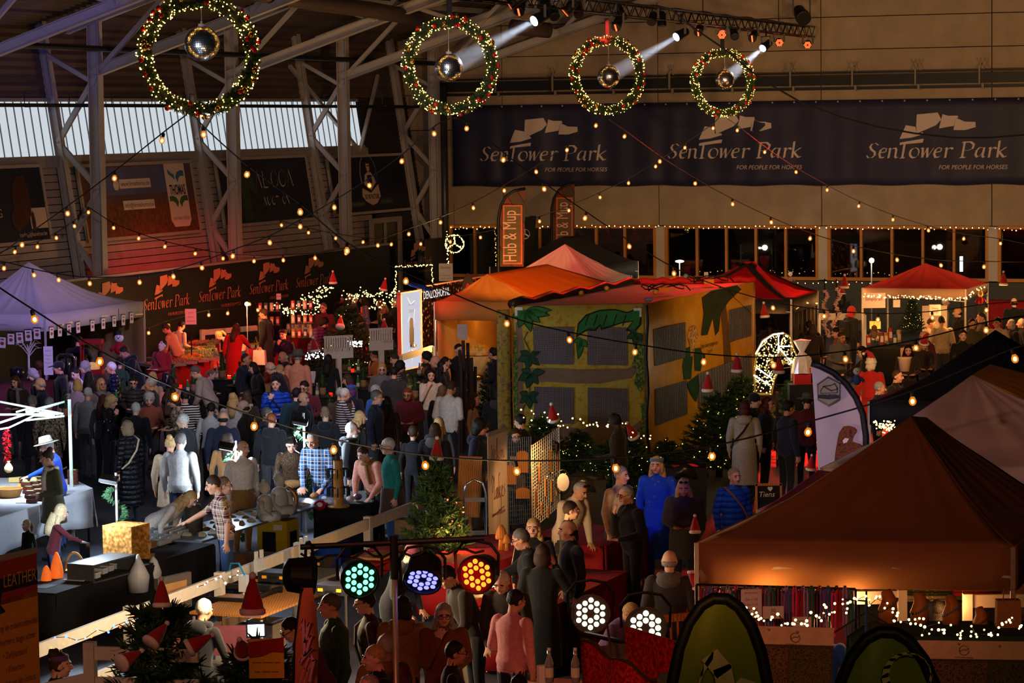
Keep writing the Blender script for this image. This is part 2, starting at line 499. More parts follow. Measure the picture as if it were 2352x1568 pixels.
for k in range(14):
 o=link('bracket',me,tr);o.location=(-16+1.42*k*1.35,-0.3,0.25)
M_glass=bpy.data.materials.new('window_glass');M_glass.use_nodes=True
_n=M_glass.node_tree.nodes;_l=M_glass.node_tree.links;_n.clear()
_o=_n.new('ShaderNodeOutputMaterial');_t=_n.new('ShaderNodeBsdfTransparent');_t.inputs[0].default_value=(0.55,0.58,0.6,1)
_g=_n.new('ShaderNodeBsdfGlossy');_g.inputs['Roughness'].default_value=0.02;_g.inputs[0].default_value=(0.9,0.9,0.9,1)
_f=_n.new('ShaderNodeFresnel');_f.inputs[0].default_value=1.9;_m=_n.new('ShaderNodeMixShader')
_l.new(_f.outputs[0],_m.inputs[0]);_l.new(_t.outputs[0],_m.inputs[1]);_l.new(_g.outputs[0],_m.inputs[2]);_l.new(_m.outputs[0],_o.inputs[0])
M_pil=mat('pillar_paint',(176,166,158),rough=0.7,noise=0.05)
pv=[PU(1518,580,UB)[0]+5.2*k for k in range(-1,4)]
for k,v in enumerate(pv):
 o=MB().box((0,0,0.8),(0.27,0.16,1.62)).box((0,-0.012,1.45),(0.27,0.16,0.04)).build('pillar',M_pil,wb)
 setw(o,Matrix.Translation(HP(UB+0.02,v,1.55))@HROT)
ends=[(PU(1031,580,UB)[0],pv[0]-0.135)]+[(a+0.135,b-0.135)for a,b in zip(pv[:-1],pv[1:])]
pane_meshes={}
for k,(a,b)in enumerate(ends):
 npane=2 if k==0 else 5
 w=b-a;L0=Matrix.Translation(HP(UB+0.02,(a+b)/2,2.36))@HROT
 mb=MB()
 mb.box((0,0,0.77),(w,0.14,0.09)).box((0,0,-0.79),(w,0.16,0.1)).box((-w/2+0.05,0,0),(0.1,0.14,1.5)).box((w/2-0.05,0,0),(0.1,0.14,1.5))
 win=mb.build('window_%d'%(k+1),M_timber,M=L0,kind='structure')
 pw=(w-0.2)/npane
 if npane not in pane_meshes:
  pane_meshes[npane]=MB().box((0,0,0),(pw-0.05,0.012,1.46)).mesh('pane',M_glass)
 for i in range(npane):
  o=link('pane',pane_meshes[npane],win);o.location=(-w/2+0.1+pw*(i+0.5),0.02,0)
 mm=MB().box((0,0,0),(0.075,0.12,1.5)).mesh('mullion',M_timber)
 for i in range(1,npane):
  o=link('mullion',mm,win);o.location=(-w/2+0.1+pw*i,0,0)
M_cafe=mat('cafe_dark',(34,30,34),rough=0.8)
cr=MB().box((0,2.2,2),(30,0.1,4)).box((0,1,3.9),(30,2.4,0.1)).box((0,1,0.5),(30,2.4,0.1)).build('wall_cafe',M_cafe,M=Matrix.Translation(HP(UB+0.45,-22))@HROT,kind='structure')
Lb=Matrix.Translation(HP(UB-0.18,0,0))@HROT
bv0,bv1=PU(1040,330,UB-0.2)[0],PU(2420,330,UB-0.2)[0]
def bfold(s,t):
 x=bv0+(bv1-bv0)*s
 amp=0.075*max(0.0,1-s*1.35)+0.012
 f=math.sin(x*7.1+0.6*math.sin(x*2.3))*0.6+math.sin(x*3.3+t)*0.5+0.35*mnoise.noise((x*1.7,t*2,3))
 return x,-amp*f*(0.35+0.65*t)if t<0.96 else-amp*f*0.7,6.97-2.55*t-0.02*math.sin(x*3)*(t>0.9)
def bpt(s,t):
 x,y,z=bfold(s,t);return HP(UB-0.22+y,x,z)
ban=MB().slab(bpt,260,10,0.01).build('arena_banner',M_navy,smooth=True)
tag(ban,'long navy banner with three printed horse-head emblems on the back wall','banner')
bl=MB()
for x0,y0,x1,y1 in((1102,371,1392,366.5),(1533,364,1841,361.5),(1990,363.5,2314,360.5)):
 a=Vector(PU(x0,y0,UB-0.33));b=Vector(PU(x1,y1,UB-0.33))
 M=Matrix.Translation(HP(UB-0.33,a.x,(a.y+b.y)/2))@HROT@Matrix.Rotation(pi/2,4,'X')@Matrix.Scale(b.x-a.x,4)
 arena_logo(bl,M)
_bm=bmesh.new();_vs=[_bm.verts.new(q)for q in bl.v]
for _f in bl.f:
 try:_bm.faces.new([_vs[i]for i in _f])
 except ValueError:pass
bmesh.ops.triangulate(_bm,faces=_bm.faces[:])
for i in range(70):
 bmesh.ops.bisect_plane(_bm,geom=_bm.verts[:]+_bm.edges[:]+_bm.faces[:],plane_co=HP(UB,bv0+0.5+0.075*i,0),plane_no=VV)
_bm.verts.index_update()
bl.v=[tuple(q.co)for q in _bm.verts];bl.f=[tuple(q.index for q in _f.verts)for _f in _bm.faces];bl.m=[0]*len(bl.f);_bm.free()
nv=[]
for q in bl.v:
 v=Vector(q);s=(v.dot(VV)-bv0)/(bv1-bv0);t=(6.97-v.z)/2.55
 x,y,z=bfold(s,t);nv.append(tuple(HP(UB-0.237+y,x,v.z)))
bl.v=nv
bl.build('emblem_print',M_logo,ban)
me=MB().lathe([(0.02,0),(0.03,0.01),(0.02,0.02)],n=8).mesh('eyelet',M_steel)
for k in range(28):
 s=(k+0.5)/28;x,y,z=bfold(s,0.02)
 o=link('eyelet',me,ban);setw(o,Matrix.Translation(HP(UB-0.24+y,x,6.92))@HROT@Matrix.Rotation(pi/2,4,'X'))
SL=Vector((0,0,1))-VV*0.151
SL.normalize()
NL=UU.cross(SL)
def LW(u,z,off=0.0):
 return HP(u,VW(z),z)+NL*off
def LM(u,z,off=0.0):
 p=LW(u,z,off)
 return Matrix(((UU.x,SL.x,NL.x,p.x),(UU.y,SL.y,NL.y,p.y),(UU.z,SL.z,NL.z,p.z),(0,0,0,1)))
wl=MB()
wl.quad(LW(44,0,-0.2),LW(82,0,-0.2),LW(82,5.7,-0.2),LW(44,5.7,-0.2))
wl.quad(LW(78.6,5.7,-0.12),LW(82,5.7,-0.12),LW(82,9.6,-0.12),LW(78.6,9.6,-0.12))
wl=wl.build('wall_left',mat('joint_dark',(40,34,32),rough=0.9),kind='structure')
lens={}
for a,b in zip(FR[:-1],FR[1:]):
 if b>75:b=78.3
 n=16;h=2.95/n
 me=MB().box((0,0,0),(b-a-0.1,h-0.018,0.06)).mesh('plank',M_plank)
 for i in range(n):
  o=link('plank',me);o.parent=wl;setw(o,LM((a+b)/2,2.75+h*(i+0.5),-0.1))
rb=MB()
for i in range(13):
 z=7.2+i*0.2
 rb.add([LW(44,z,0),LW(82,z,0),LW(82,z+0.1,0.03),LW(44,z+0.1,0.03),LW(82,z+0.2,0),LW(44,z+0.2,0)],[(0,1,2,3),(3,2,4,5)])
M_rib=mat('brown_ribbed_sheet',(92,76,72),rough=0.6,noise=0.12,scale=2)
rb.build('ribbed_sheet',M_rib,wl)
rb=MB()
for i in range(30):
 z=2.8+i*0.15
 rb.add([LW(78.3,z,0),LW(82,z,0),LW(82,z+0.08,0.025),LW(78.3,z+0.08,0.025),LW(82,z+0.15,0),LW(78.3,z+0.15,0)],[(0,1,2,3),(3,2,4,5)])
rb.build('ribbed_sheet',mat('dark_ribbed_sheet',(46,42,46),rough=0.6),wl)
wd=MB()
for z in(5.74,7.16):
 wd.add(*[[LW(44,z-0.04,0.0),LW(78.2,z-0.04,0.0),LW(78.2,z+0.04,0.0),LW(44,z+0.04,0.0),LW(44,z-0.04,0.09),LW(78.2,z-0.04,0.09),LW(78.2,z+0.04,0.09),LW(44,z+0.04,0.09)],[(0,1,5,4),(2,3,7,6),(4,5,6,7)]])
wd=wd.build('window_8',M_steel,kind='structure')
nP=92;pw=(78.2-44)/nP
hh=(7.13-5.76)/SL.z
me=MB().grid(lambda s,t:((s-0.5)*pw,(t-0.5)*hh,-0.035*abs(math.cos(pi*s))**3),6,1).mesh('daylight_panel',M_poly)
mr=MB().box((0,0,-0.03),(0.02,hh,0.04)).mesh('panel_seam',mat('seam_grey',(120,125,130),rough=0.5))
for i in range(nP):
 o=link('daylight_panel',me);o.parent=wd;setw(o,LM(44+pw*(i+0.5),(7.13+5.76)/2,0.02))
 o=link('panel_seam',mr);o.parent=wd;setw(o,LM(44+pw*i,(7.13+5.76)/2,0.025))
o=MB().box((0,0,0),(34.5,0.22,0.1)).build('sill_band',M_steel,wl);setw(o,LM(61.2,5.6,0.0))
M_post=mat('pale_steel',(168,160,158),rough=0.5,noise=0.08,scale=2)
for k,u in enumerate(FR):
 t=MB().ibeam(HP(u,-35,0),HP(u,-35,9.2),0.24,0.28,0.025,VV).build('pillar',M_post,kind='structure')
 t.name='pillar'
 MB().ibeam(LW(u,2.0,0.12),LW(u,9.3,0.12),0.2,0.2,0.02,VV).build('slanted_column',M_post,t)
 zs=[(7.75,-1),(6.1,1),(4.95,-1),(3.75,1),(2.7,-1)]
 pts=[HP(u,-34.98,z)if s<0 else LW(u,z,0.1)for z,s in zs]
 for a,b in zip(pts[:-1],pts[1:]):MB().beam(a,b,0.1,0.13).build('brace',M_post,t)
 MB().beam(LW(u,8.3,0.1),HP(u,-35,7.55),0.11,0.11).build('brace',M_post,t)
 MB().ibeam(HP(u,-35.1,7.8),HP(u,-12,7.8+23.1*0.312),0.2,0.24,0.02).build('rafter',M_post,t)
 MB().ibeam(HP(u,-35.8,8.9),HP(u,-12,8.9+23.8*0.312),0.2,0.24,0.02).build('rafter',M_post,t)
 v=-34.9;lo=True
 for i in range(9):
  a=HP(u,v,7.8+(v+35.1)*0.312)if lo else HP(u,v,8.9+(v+35.8)*0.312)
  v+=2.1;lo=not lo
  b=HP(u,v,7.8+(v+35.1)*0.312)if lo else HP(u,v,8.9+(v+35.8)*0.312)
  MB().beam(a,b,0.11,0.11).build('web_bar',M_post,t)
for a,b in(((687,152),(820,347)),((886,174),(822,347)),((1108,640),(1100,640))):
 if a[0]>1000:continue
 (u0,z0),(u1,z1)=PV(a[0],a[1],-36.1),PV(b[0],b[1],-36.1)
 o=MB().beam(LW(u0,z0,0.1),LW(u1,z1,0.1),0.1).build('wind_brace',M_post,wl)
rbm=MB()
for a,b,v0,v1 in((1,2,-33,-26),(2,3,-33,-27),(3,4,-32,-26),(4,5,-33,-27)):
 rbm.beam(HP(FR[a],v0,8.8+(v0+35.8)*0.312),HP(FR[b],v1,8.8+(v1+35.8)*0.312),0.09)
 rbm.beam(HP(FR[b],v0,8.8+(v0+35.8)*0.312),HP(FR[a],v1,8.8+(v1+35.8)*0.312),0.09)
rf=MB()
v=-37.2
def rz(v):return 9.28+(v+35.8)*0.312
while v<-8:
 d=0.17
 rf.add([HP(40,v,rz(v)),HP(83,v,rz(v)),HP(83,v+d*0.45,rz(v)),HP(40,v+d*0.45,rz(v)),HP(83,v+d*0.55,rz(v)+0.09),HP(40,v+d*0.55,rz(v)+0.09),HP(83,v+d,rz(v)+0.09),HP(40,v+d,rz(v)+0.09),HP(83,v+d*1.05,rz(v+d)),HP(40,v+d*1.05,rz(v+d))],[(0,1,2,3),(3,2,4,5),(5,4,6,7),(7,6,8,9)])
 v+=d
rf=rf.build('ceiling',M_deck,kind='structure')
rbm.build('roof_brace',M_post,rf)
for v in(-33.4,-30.6,-27.8,-25,-22.2,-19.4):
 MB().beam(HP(40,v,rz(v)-0.12),HP(82,v,rz(v)-0.12),0.08,0.16).build('purlin',M_post,rf)
a,b=PV(0,103,-34.6),PV(1000,146,-34.6)
MB().cyl(HP(a[0]-4,-34.6,a[1]+0.03),HP(b[0]+1,-34.6,b[1]),0.07,n=8).build('trim_2',M_black,kind='structure')
a,b=PV(0,240,-35.3),PV(960,245,-35.3)
ct=MB().beam(HP(a[0]-4,-35.3,a[1]),HP(b[0],-35.3,b[1]),0.12,0.09).build('trim_3',M_black,kind='structure')
me=MB().beam((0,0,0),(0,0,0.3),0.02).beam((0,0,0.28),(0.14,0,0.28),0.02).beam((0,0,-0.04),(0.14,0,-0.04),0.02).mesh('tray_hook',M_black)
for k in range(12):
 o=link('tray_hook',me,ct);o.location=HP(a[0]+1+2.05*k,-35.25,a[1]-0.02)
dt=MB().tube([PD(560,-22,66),PD(720,5,69),PD(860,24,72),PD(960,42,75)],0.21,12)
MB.build(dt,'trim_4',mat('duct_brown',(70,56,54),rough=0.5),smooth=True,kind='structure')
MB().tube([PD(1175,62,79),PD(1262,70,79.5)],0.22,12).build('trim_5',mat('duct_brown'),smooth=True,kind='structure')
for px in(1011,1023):
 v,z=PU(px,400,UB-0.5)
 o=MB().cyl((0,0,0),(0,0,7.6),0.09 if px<1015 else 0.13,n=10).build('trim_6'if px<1015 else'trim_7',M_steel if px<1015 else mat('pipe_dark',(60,62,66),rough=0.35,metal=0.4),smooth=True,kind='structure')
 o.location=HP(UB-0.6,v)
du0,du1=PV(848,600,-35.4)[0],PV(913,600,-35.4)[0]
dr=MB()
for u in(du0,du1):dr.beam(HP(u,-35.3,0),HP(u,-35.3,3.55),0.14,0.1,VV)
dr.beam(HP(du0,-35.3,3.5),HP(du1,-35.3,3.5),0.12,0.16);dr.beam(HP((du0+du1)/2,-35.32,0),HP((du0+du1)/2,-35.32,3.5),0.09,0.06,VV)
dr=dr.build('door_1',mat('door_frame_grey',(140,126,116),rough=0.6),kind='structure')
for k in(0,1):
 a=du0+(du1-du0)*(k*0.5+0.04);b=du0+(du1-du0)*(k*0.5+0.46)
 MB().box((0,0,0),(b-a,3.3,0.03)).build('door_leaf',mat('door_dark',(26,24,26),rough=0.3),dr,M=Matrix.Translation(HP((a+b)/2,-35.36,1.75))@Matrix(((UU.x,0,VV.x,0),(UU.y,0,VV.y,0),(0,1,0,0),(0,0,0,1))))
M_alu=mat('pale_frame',(170,154,140),rough=0.5)
def board(pxl,pxr,z0,z1,col,label):
 u0,u1=PV(pxl,430,-36.0)[0],PV(pxr,430,-36.0)[0]
 zc=(z0+z1)/2;w=u1-u0;h=(z1-z0)/SL.z
 t=thing('advertising_board',label,'board',group='advertising boards under the daylight windows',M=LM((u0+u1)/2,zc,0.06))
 MB().box((0,0,0.02),(w,h,0.03)).build('print_sheet',mat('board_%d'%pxl,col,rough=0.45,noise=0.2,scale=1.5),t)
 f=MB()
 f.box((0,h/2,0.03),(w+0.16,0.08,0.07)).box((0,-h/2,0.03),(w+0.16,0.08,0.07))
 f.box((-w/2-0.04,0,0.03),(0.08,h,0.07)).box((w/2+0.04,0,0.03),(0.08,h,0.07))
 f.build('rim',M_alu,t)
 return t,w,h
cream=mat('print_cream',(206,176,150),rough=0.5,noise=0.03)
def TT(x,y,z=0.045):return Matrix.Translation((x,y,z))
t,w,h=board(-190,92,3.72,5.55,(22,26,44),'dark blue advertising board with horse and rider photo, at the left edge')
mb=MB();mb.ball((1.6,0.1,0),(0.42,0.62,0.02),10,6).ball((1.75,0.55,0),(0.12,0.2,0.03),8,5).ball((1.3,-0.35,0),(0.3,0.3,0.02),8,5).ball((2.0,-0.45,0),(0.09,0.3,0.02),8,5)
mb.build('photo_shape',mat('print_brown',(70,34,26),noise=0.3,scale=5),t).location=(0,0,0.04)
mb=MB();put_text(mb,'loading@karelcox.be',TT(1.9,-0.78),width=1.25);put_text(mb,'G',TT(0.55,-0.28),size=0.3)
mb.box((2.25,-0.35,0.03),(0.75,0.5,0.02));mb.build('lettering',cream,t)
t,w,h=board(180,437,3.62,5.5,(96,66,62),'advertising board with farm field photo and white rounded panel, behind the second steel post')
MB().box((0.0,-0.5,0.03),(w,0.85,0.012)).build('photo_field',mat('print_field',(110,64,38),noise=0.5,scale=8),t)
MB().box((-0.3,0.52,0.03),(w*0.7,0.72,0.012)).build('photo_sky',mat('print_sky',(92,92,128),noise=0.2,scale=1),t)
mb=MB();mb.prism([(0.58,0.95),(0.58,-0.6),(0.72,-0.78),(1.5,-0.78),(1.64,-0.62),(1.66,0.95)],0.015,TT(w/2-2.05,0,0.036));mb.build('photo_panel',mat('print_white',(226,200,184),noise=0.04),t)
X0=w/2-2.05
mb=MB();put_text(mb,'THOMAS',TT(X0+1.12,0.08,0.056),width=0.86,size=0.38,offset=0.02);mb.build('lettering',mat('print_ink',(30,30,60)),t)
mb=MB();put_text(mb,'IN MANY FIELDS',TT(X0+1.12,-0.6,0.056),width=0.86);put_text(mb,'info@firmathomas.be',TT(-0.15,-0.18,0.056),width=1.5);put_text(mb,'www.firmathomas.be',TT(-0.2,0.38,0.056),width=1.5);mb.build('lettering',mat('print_grey',(84,76,80)),t)
mb=MB();mb.box((-0.15,-0.12,0.045),(1.62,0.24,0.012)).box((-0.2,0.44,0.045),(1.62,0.24,0.012)).lathe([(0.14,0),(0.14,0.015)],TT(-1.2,0.42,0.045),14);mb.build('label_strip',mat('print_white'),t)
def wing(x,y,s,flip):
 pts=[(0,0),(0.1,0.12),(0.28,0.17),(0.46,0.16),(0.46,0.02),(0.3,0.03),(0.16,-0.03),(0.08,-0.14)]
 return[(x+flip*px*s,y+py*s)for px,py in(pts if flip>0 else pts[::-1])]
mb=MB();mb.prism(wing(X0+1.1,0.55,1,1),0.008,TT(0,0,0.054))
for i in range(4):mb.box((X0+0.75+i*0.085,0.68-i*0.04,0.055),(0.05,0.14,0.01),rot=(0,0,0.35))
mb.build('emblem_print',mat('print_blue',(70,104,140)),t)
mb=MB();mb.prism(wing(X0+1.14,-0.12,1,1),0.008,TT(0,0,0.054)).prism(wing(X0+1.08,-0.12,1,-1),0.008,TT(0,0,0.054));mb.build('emblem_print',mat('print_green',(66,104,44)),t)
t,w,h=board(497,702,3.68,5.52,(26,28,44),'dark advertising board with thin capital letters and a horse head, behind the third post')
mb=MB()
def thin(x,y,st,s):nib(mb,[[(x+a*s,y+b*s)for a,b in q]for q in st],TT(0,0),nx=0.010,ny=0.010)
LET={'A':[[(0,0),(0.38,1),(0.76,0)]],'L':[[(0,1),(0,0),(0.5,0)]],'O':[arc(0.45,0.5,0.45,0.5,0,360,14)],'G':[arc(0.45,0.5,0.45,0.5,50,350,12)+[(0.9,0.45),(0.5,0.45)]],'U':[[(0,1),(0,0.3),(0.2,0),(0.5,0),(0.7,0.3),(0.7,1)]],'C':[arc(0.45,0.5,0.45,0.5,50,310,12)],'T':[[(0.35,0),(0.35,1)],[(0,1),(0.7,1)]],'I':[[(0,0),(0,1)]],'N':[[(0,0),(0,1),(0.6,0),(0.6,1)]]}
def thinword(word,x,y,s,adv):
 for c in word:
  thin(x,y,LET[c],s);x+=adv*(0.5 if c=='I'else 1)
thinword('ALOGA',-0.62,0.08,0.46,0.50);thinword('AUCTION',-0.3,-0.42,0.22,0.27)
mb.build('lettering',cream,t)
mb=MB();mb.prism([(-1.9,0.75),(-1.55,0.7),(-1.2,0.35),(-0.98,-0.05),(-1.08,-0.14),(-1.5,0.1),(-1.45,-0.85),(-2.0,-0.85)],0.01,TT(0.42,0,0.036));mb.build('photo_shape',patmat('print_leaves','speckle',[(26,40,30),(70,84,58)],0.6,3),t)
t,w,h=board(753,926,3.72,5.45,(26,28,46),'dark advertising board with fishmonger emblem in an oval, next to the door corner')
mb=MB();nib(mb,[arc(-0.05,0.25,0.6,0.68,-20,200,20)],TT(0,0),nx=0.016,ny=0.012)
mb.prism([(-0.62,-0.12),(-0.05,-0.28),(0.55,-0.02),(0.62,-0.4),(0.3,-0.6),(-0.05,-0.66),(-0.5,-0.52),(-0.7,-0.36)],0.008,TT(0,0,0.037))
mb.prism([(-0.45,0.0),(-0.3,0.3),(-0.12,0.36),(0.12,0.36),(0.32,0.2),(0.42,0.05),(0,-0.2)],0.006,TT(0,0,0.037))
mb.ball((-0.02,0.56,0.04),(0.13,0.2,0.01),10,6).build('emblem_print',cream,t)
mb=MB();put_text(mb,'DE VIS FACTORIJ',TT(-0.02,-0.46,0.05),width=1.02,size=0.2,offset=0.02)
mb.ball((-0.02,0.7,0.05),(0.15,0.08,0.005),8,4).box((-0.02,0.15,0.048),(0.3,0.25,0.006)).box((-0.02,0.56,0.052),(0.2,0.03,0.006)).build('lettering',mat('print_ink2',(30,28,36)),t)
mb=MB();mb.prism([(-1.6,-0.5),(-0.62,-0.5),(-0.5,-0.68),(-1.6,-0.68)][::-1],0.006,TT(0,0,0.036)).prism([(0.55,-0.5),(1.5,-0.42),(1.5,-0.62),(0.42,-0.68)][::-1],0.006,TT(0,0,0.036)).build('label_strip',mat('print_olive',(60,62,56)),t)
mb=MB();put_text(mb,'DEVISFACTORIJ.BE',TT(-1.15,-0.63,0.046),width=0.85);put_text(mb,'T. +32 12 42 01 10',TT(0.95,-0.6,0.046),width=0.75);mb.build('lettering',mat('print_grey2',(140,126,112)),t)
ds=MB().beam(HP(44,-34.6,1.41),HP(du0-0.3,-34.6,1.41),0.06,2.82).build('wall_dasher',M_dash,kind='structure')
MB().beam(HP(44,-34.55,2.84),HP(du0-0.3,-34.55,2.84),0.16,0.06).build('top_rail',M_steel,ds)
d2=MB().beam(HP(du1+0.2,-34.6,1.41),HP(UB-0.8,-34.6,1.41),0.06,2.82).build('wall_dasher',M_dash,kind='structure')
LDs=[((330.6,712.8),(436.7,699)),((457,693.7),(554,680.5)),((573.6,676),(662.9,663.8)),((680.5,659.7),(762,649)),((928,618),(993,606))]
us=[]
for(a,b)in LDs:
 (ua,za),(ub,zb)=PV(a[0],a[1],-34.55),PV(b[0],b[1],-34.55);us.append(((ua+ub)/2,ub-ua,(za+zb)/2))
us.append((us[0][0]-(us[1][0]-us[0][0]),us[0][1],us[0][2]))
for uc,w,z in us:
 mb=MB();arena_logo(mb,Matrix(((UU.x,0,VV.x,0),(UU.y,0,VV.y,0),(0,1,0,0),(0,0,0,1)))@Matrix.Translation((-w/2,0,0))@Matrix.Diagonal((w,w*1.1,1,1)))
 o=mb.build('emblem_print',M_logo2,ds if uc<du0 else d2);setw(o,Matrix.Translation(HP(uc,-34.55,z)))
# ==== PEOPLE: posed one-piece bodies
def rcone(mb,a,b,ra,rb,n=12):
 a=Vector(a);b=Vector(b);d=b-a
 d=d.normalized()if d.length>1e-6 else Vector((0,0,1))
 mb.tube([a-d*ra*.96,a-d*ra*.6,a,b,b+d*rb*.6,b+d*rb*.96],[ra*.28,ra*.8,ra,rb,rb*.8,rb*.28],n)
ARMS={'down':((.245,.03,1.14),(.25,-.03,.90),(-.03,-.15,-1),(-1,0,0)),'fwd':((.24,.03,1.13),(.12,-.23,1.09),(-.5,-.9,.1),(0,0,-1)),'chin':((.2,-.13,1.12),(.07,-.19,1.39),(-.35,.15,.9),(-.3,.9,0)),'pock':((.29,.08,1.14),(.2,-.04,.95),(-.25,-.2,-1),(-1,0,0)),'reach':((.22,-.2,1.27),(.17,-.45,1.2),(0,-1,-.1),(0,0,-1)),'table':((.24,-.12,1.15),(.15,-.32,1.0),(-.3,-1,-.25),(0,0,-1)),'back':((.27,.12,1.14),(.08,.17,.98),(-.8,.05,-.3),(0,1,0)),'phone':((.22,-.12,1.15),(.09,-.25,1.36),(-.3,-.1,.9),(0,.8,.2)),'ear':((.3,-.05,1.2),(.13,-.06,1.5),(-.3,.1,.9),(-1,0,0)),}
POSES={'stand':(2,5,0,'down','down',0),'standL':(2,8,28,'down','down',0),'one':(3,10,-12,'down','fwd',0),'hold':(5,20,0,'fwd','fwd',0),'pock':(1,4,10,'pock','pock',0),'chin':(4,10,0,'chin','fwd',0),'lean':(24,14,0,'table','table',0),'bend':(60,2,0,'table','table',0),'reach':(10,14,0,'reach','down',0),'back':(4,14,-15,'back','back',0),'phone':(3,4,0,'phone','fwd',0),'up':(-2,-22,0,'fwd','fwd',0),'ear':(3,6,15,'ear','down',0),'sit':(10,6,0,'table','table',1),'sitchin':(12,6,-15,'chin','table',1),'sitL':(8,6,30,'table','table',1),'sitlean':(32,14,0,'table','table',1),}
PROTO={}
def proto(pose,bulk,child):
 key=(pose,bulk,child)
 if key in PROTO:return PROTO[key]
 lean,hp,hy,ra_,la_,seat=POSES[pose]
 bk=0.018*bulk
 pr=[]
 dz=-0.42 if seat else 0.0
 Mt=Matrix.Translation((0,0,0.95+dz))@Matrix.Rotation(math.radians(lean),4,'X')@Matrix.Translation((0,0,-0.95))
 hs=1.22 if child else 1.0
 Mh=Mt@Matrix.Translation((0,-0.005,1.5))@Matrix.Rotation(math.radians(hy),4,'Z')@Matrix.Rotation(math.radians(hp-lean*0.35),4,'X')@Matrix.Translation((0,-0.012,0.13*hs))@Matrix.Scale(hs,4)
 mb=MB()
 w=0.92 if child else 1.0
 prof=[(.90,.155,.115,.0),(.98,.168+bk,.125+bk,.0),(1.08,.152+bk,.112+bk,-.005),(1.18,.16+bk,.115+bk,-.01),(1.30,.18+bk,.122+bk,-.008),(1.39,.178+bk,.108+bk,.005),(1.45,.12+bk*.6,.082,.012),(1.49,.066,.062,.014)]
 n=16;vs=[];fs=[]
 for z,rx,ry,oy in prof:
  for k in range(n):
   a=2*pi*k/n;vs.append(Mt@Vector((rx*w*math.cos(a),oy+ry*math.sin(a),z)))
 for i in range(len(prof)-1):
  for k in range(n):fs.append((i*n+k,i*n+(k+1)%n,(i+1)*n+(k+1)%n,(i+1)*n+k))
 fs.append(tuple(range(n-1,-1,-1)));fs.append(tuple((len(prof)-1)*n+k for k in range(n)))
 mb.add(vs,fs)
 for z,rx,ry,oy in prof[1:7]:
  pr.append((1,Mt@Vector((-rx*.45,oy,z)),Mt@Vector((rx*.45,oy,z)),ry,ry))
 def seg(lab,a,b,ra,rb,M=None,n=12):
  a=Vector(a);b=Vector(b)
  if M is not None:a=M@a;b=M@b
  rcone(mb,a,b,ra,rb,n);pr.append((lab,a,b,ra,rb))
 seg(0,(0,.014,1.44),(0,-.002,1.56),.056,.052,Mt)
 def hb(lab,c,r,n=16,m=12):
  Mq=Mh.to_3x3().to_4x4();cc=Mh@Vector(c)
  mb.ball(cc,r,n,m,M=Mq);pr.append((lab,cc,cc,min(r)*hs,min(r)*hs))
 hb(0,(0,.008,.018),(.076,.096,.100));hb(0,(0,-.022,-.05),(.058,.070,.068));hb(0,(0,-.055,-.085),(.034,.034,.028))
 seg(0,(0,-.09,.02),(0,-.112,-.018),.010,.017,Mh,8)
 for s in(-1,1):
  hb(0,(s*.078,.012,-.005),(.011,.02,.032),8,6)
  hb(0,(s*.04,-.062,-.03),(.026,.026,.024),8,6)
 for s,an in((-1,ra_),(1,la_)):
  el,wr,hd,pn=[Vector((q[0]*s,q[1],q[2]))for q in ARMS[an]]
  sh=Vector((.178*s*w,.012,1.405))
  seg(1,sh,el,.058+bk,.045+bk*.8,Mt);seg(6,el,wr,.044+bk*.8,.031+bk*.4,Mt)
  hd.normalize();pn=(pn-hd*pn.dot(hd)).normalized();sd=hd.cross(pn).normalized()
  for q in(-.02,0,.02):seg(0,wr+sd*q*.6,wr+hd*.075+sd*q,.019,.017,Mt,8)
  for i,(q,l)in enumerate(((-.033,.060),(-.011,.076),(.011,.072),(.033,.054))):
   k0=wr+hd*.085+sd*q;k1=k0+(hd+sd*q*9).normalized()*l*.5;k2=k1+(hd*.8+pn*.5+sd*q*7).normalized()*l*.5
   seg(0,k0,k1,.0105,.0095,Mt,8);seg(0,k1,k2,.0095,.008,Mt,8)
  tb=wr+hd*.028-sd*.022*s;t1=tb+(hd*.6-sd*s*.8+pn*.25).normalized()*.042
  seg(0,tb,t1,.013,.011,Mt,8);seg(0,t1,t1+(hd*.9-sd*s*.25+pn*.2).normalized()*.032,.011,.009,Mt,8)
 for s in(-1,1):
  if seat:
   seg(2,(.085*s,0,.53),(.10*s,-.42,.52),.088,.06);seg(2,(.10*s,-.42,.51),(.10*s,-.40,.11),.058,.042)
   ft=(.10*s,-.40)
  else:
   seg(2,(.088*s,0,.91),(.097*s,-.012,.50),.092,.060);seg(2,(.097*s,-.012,.50),(.10*s,.025,.10),.060,.044)
   ft=(.10*s,.025)
  seg(3,(ft[0],ft[1]+.01,.05),(ft[0]+.02*s,ft[1]-.15,.038),.046,.036)
 seg(2,(-.07,0,.93+dz),(.07,0,.93+dz),.105,.105)
 me=bpy.data.meshes.new('body');me.from_pydata(mb.v,[],mb.f);me.update()
 o=bpy.data.objects.new('body',me);COL.objects.link(o)
 m=o.modifiers.new('r','REMESH');m.mode='VOXEL';m.voxel_size=.0115
 m=o.modifiers.new('s','SMOOTH');m.factor=.5;m.iterations=2
 m=o.modifiers.new('d','DECIMATE');m.ratio=.16
 dg=bpy.context.evaluated_depsgraph_get();ev=o.evaluated_get(dg)
 out=bpy.data.meshes.new_from_object(ev);out.name='body'
 bpy.data.objects.remove(o);bpy.data.meshes.remove(me)
 nv=len(out.vertices);co=np.empty(nv*3);out.vertices.foreach_get('co',co);co=co.reshape(-1,3)
 F=[tuple(p.vertices)for p in out.polygons]
 cen=np.array([co[list(f)].mean(0)for f in F])
 best=np.full(len(F),1e9);lab=np.zeros(len(F),int)
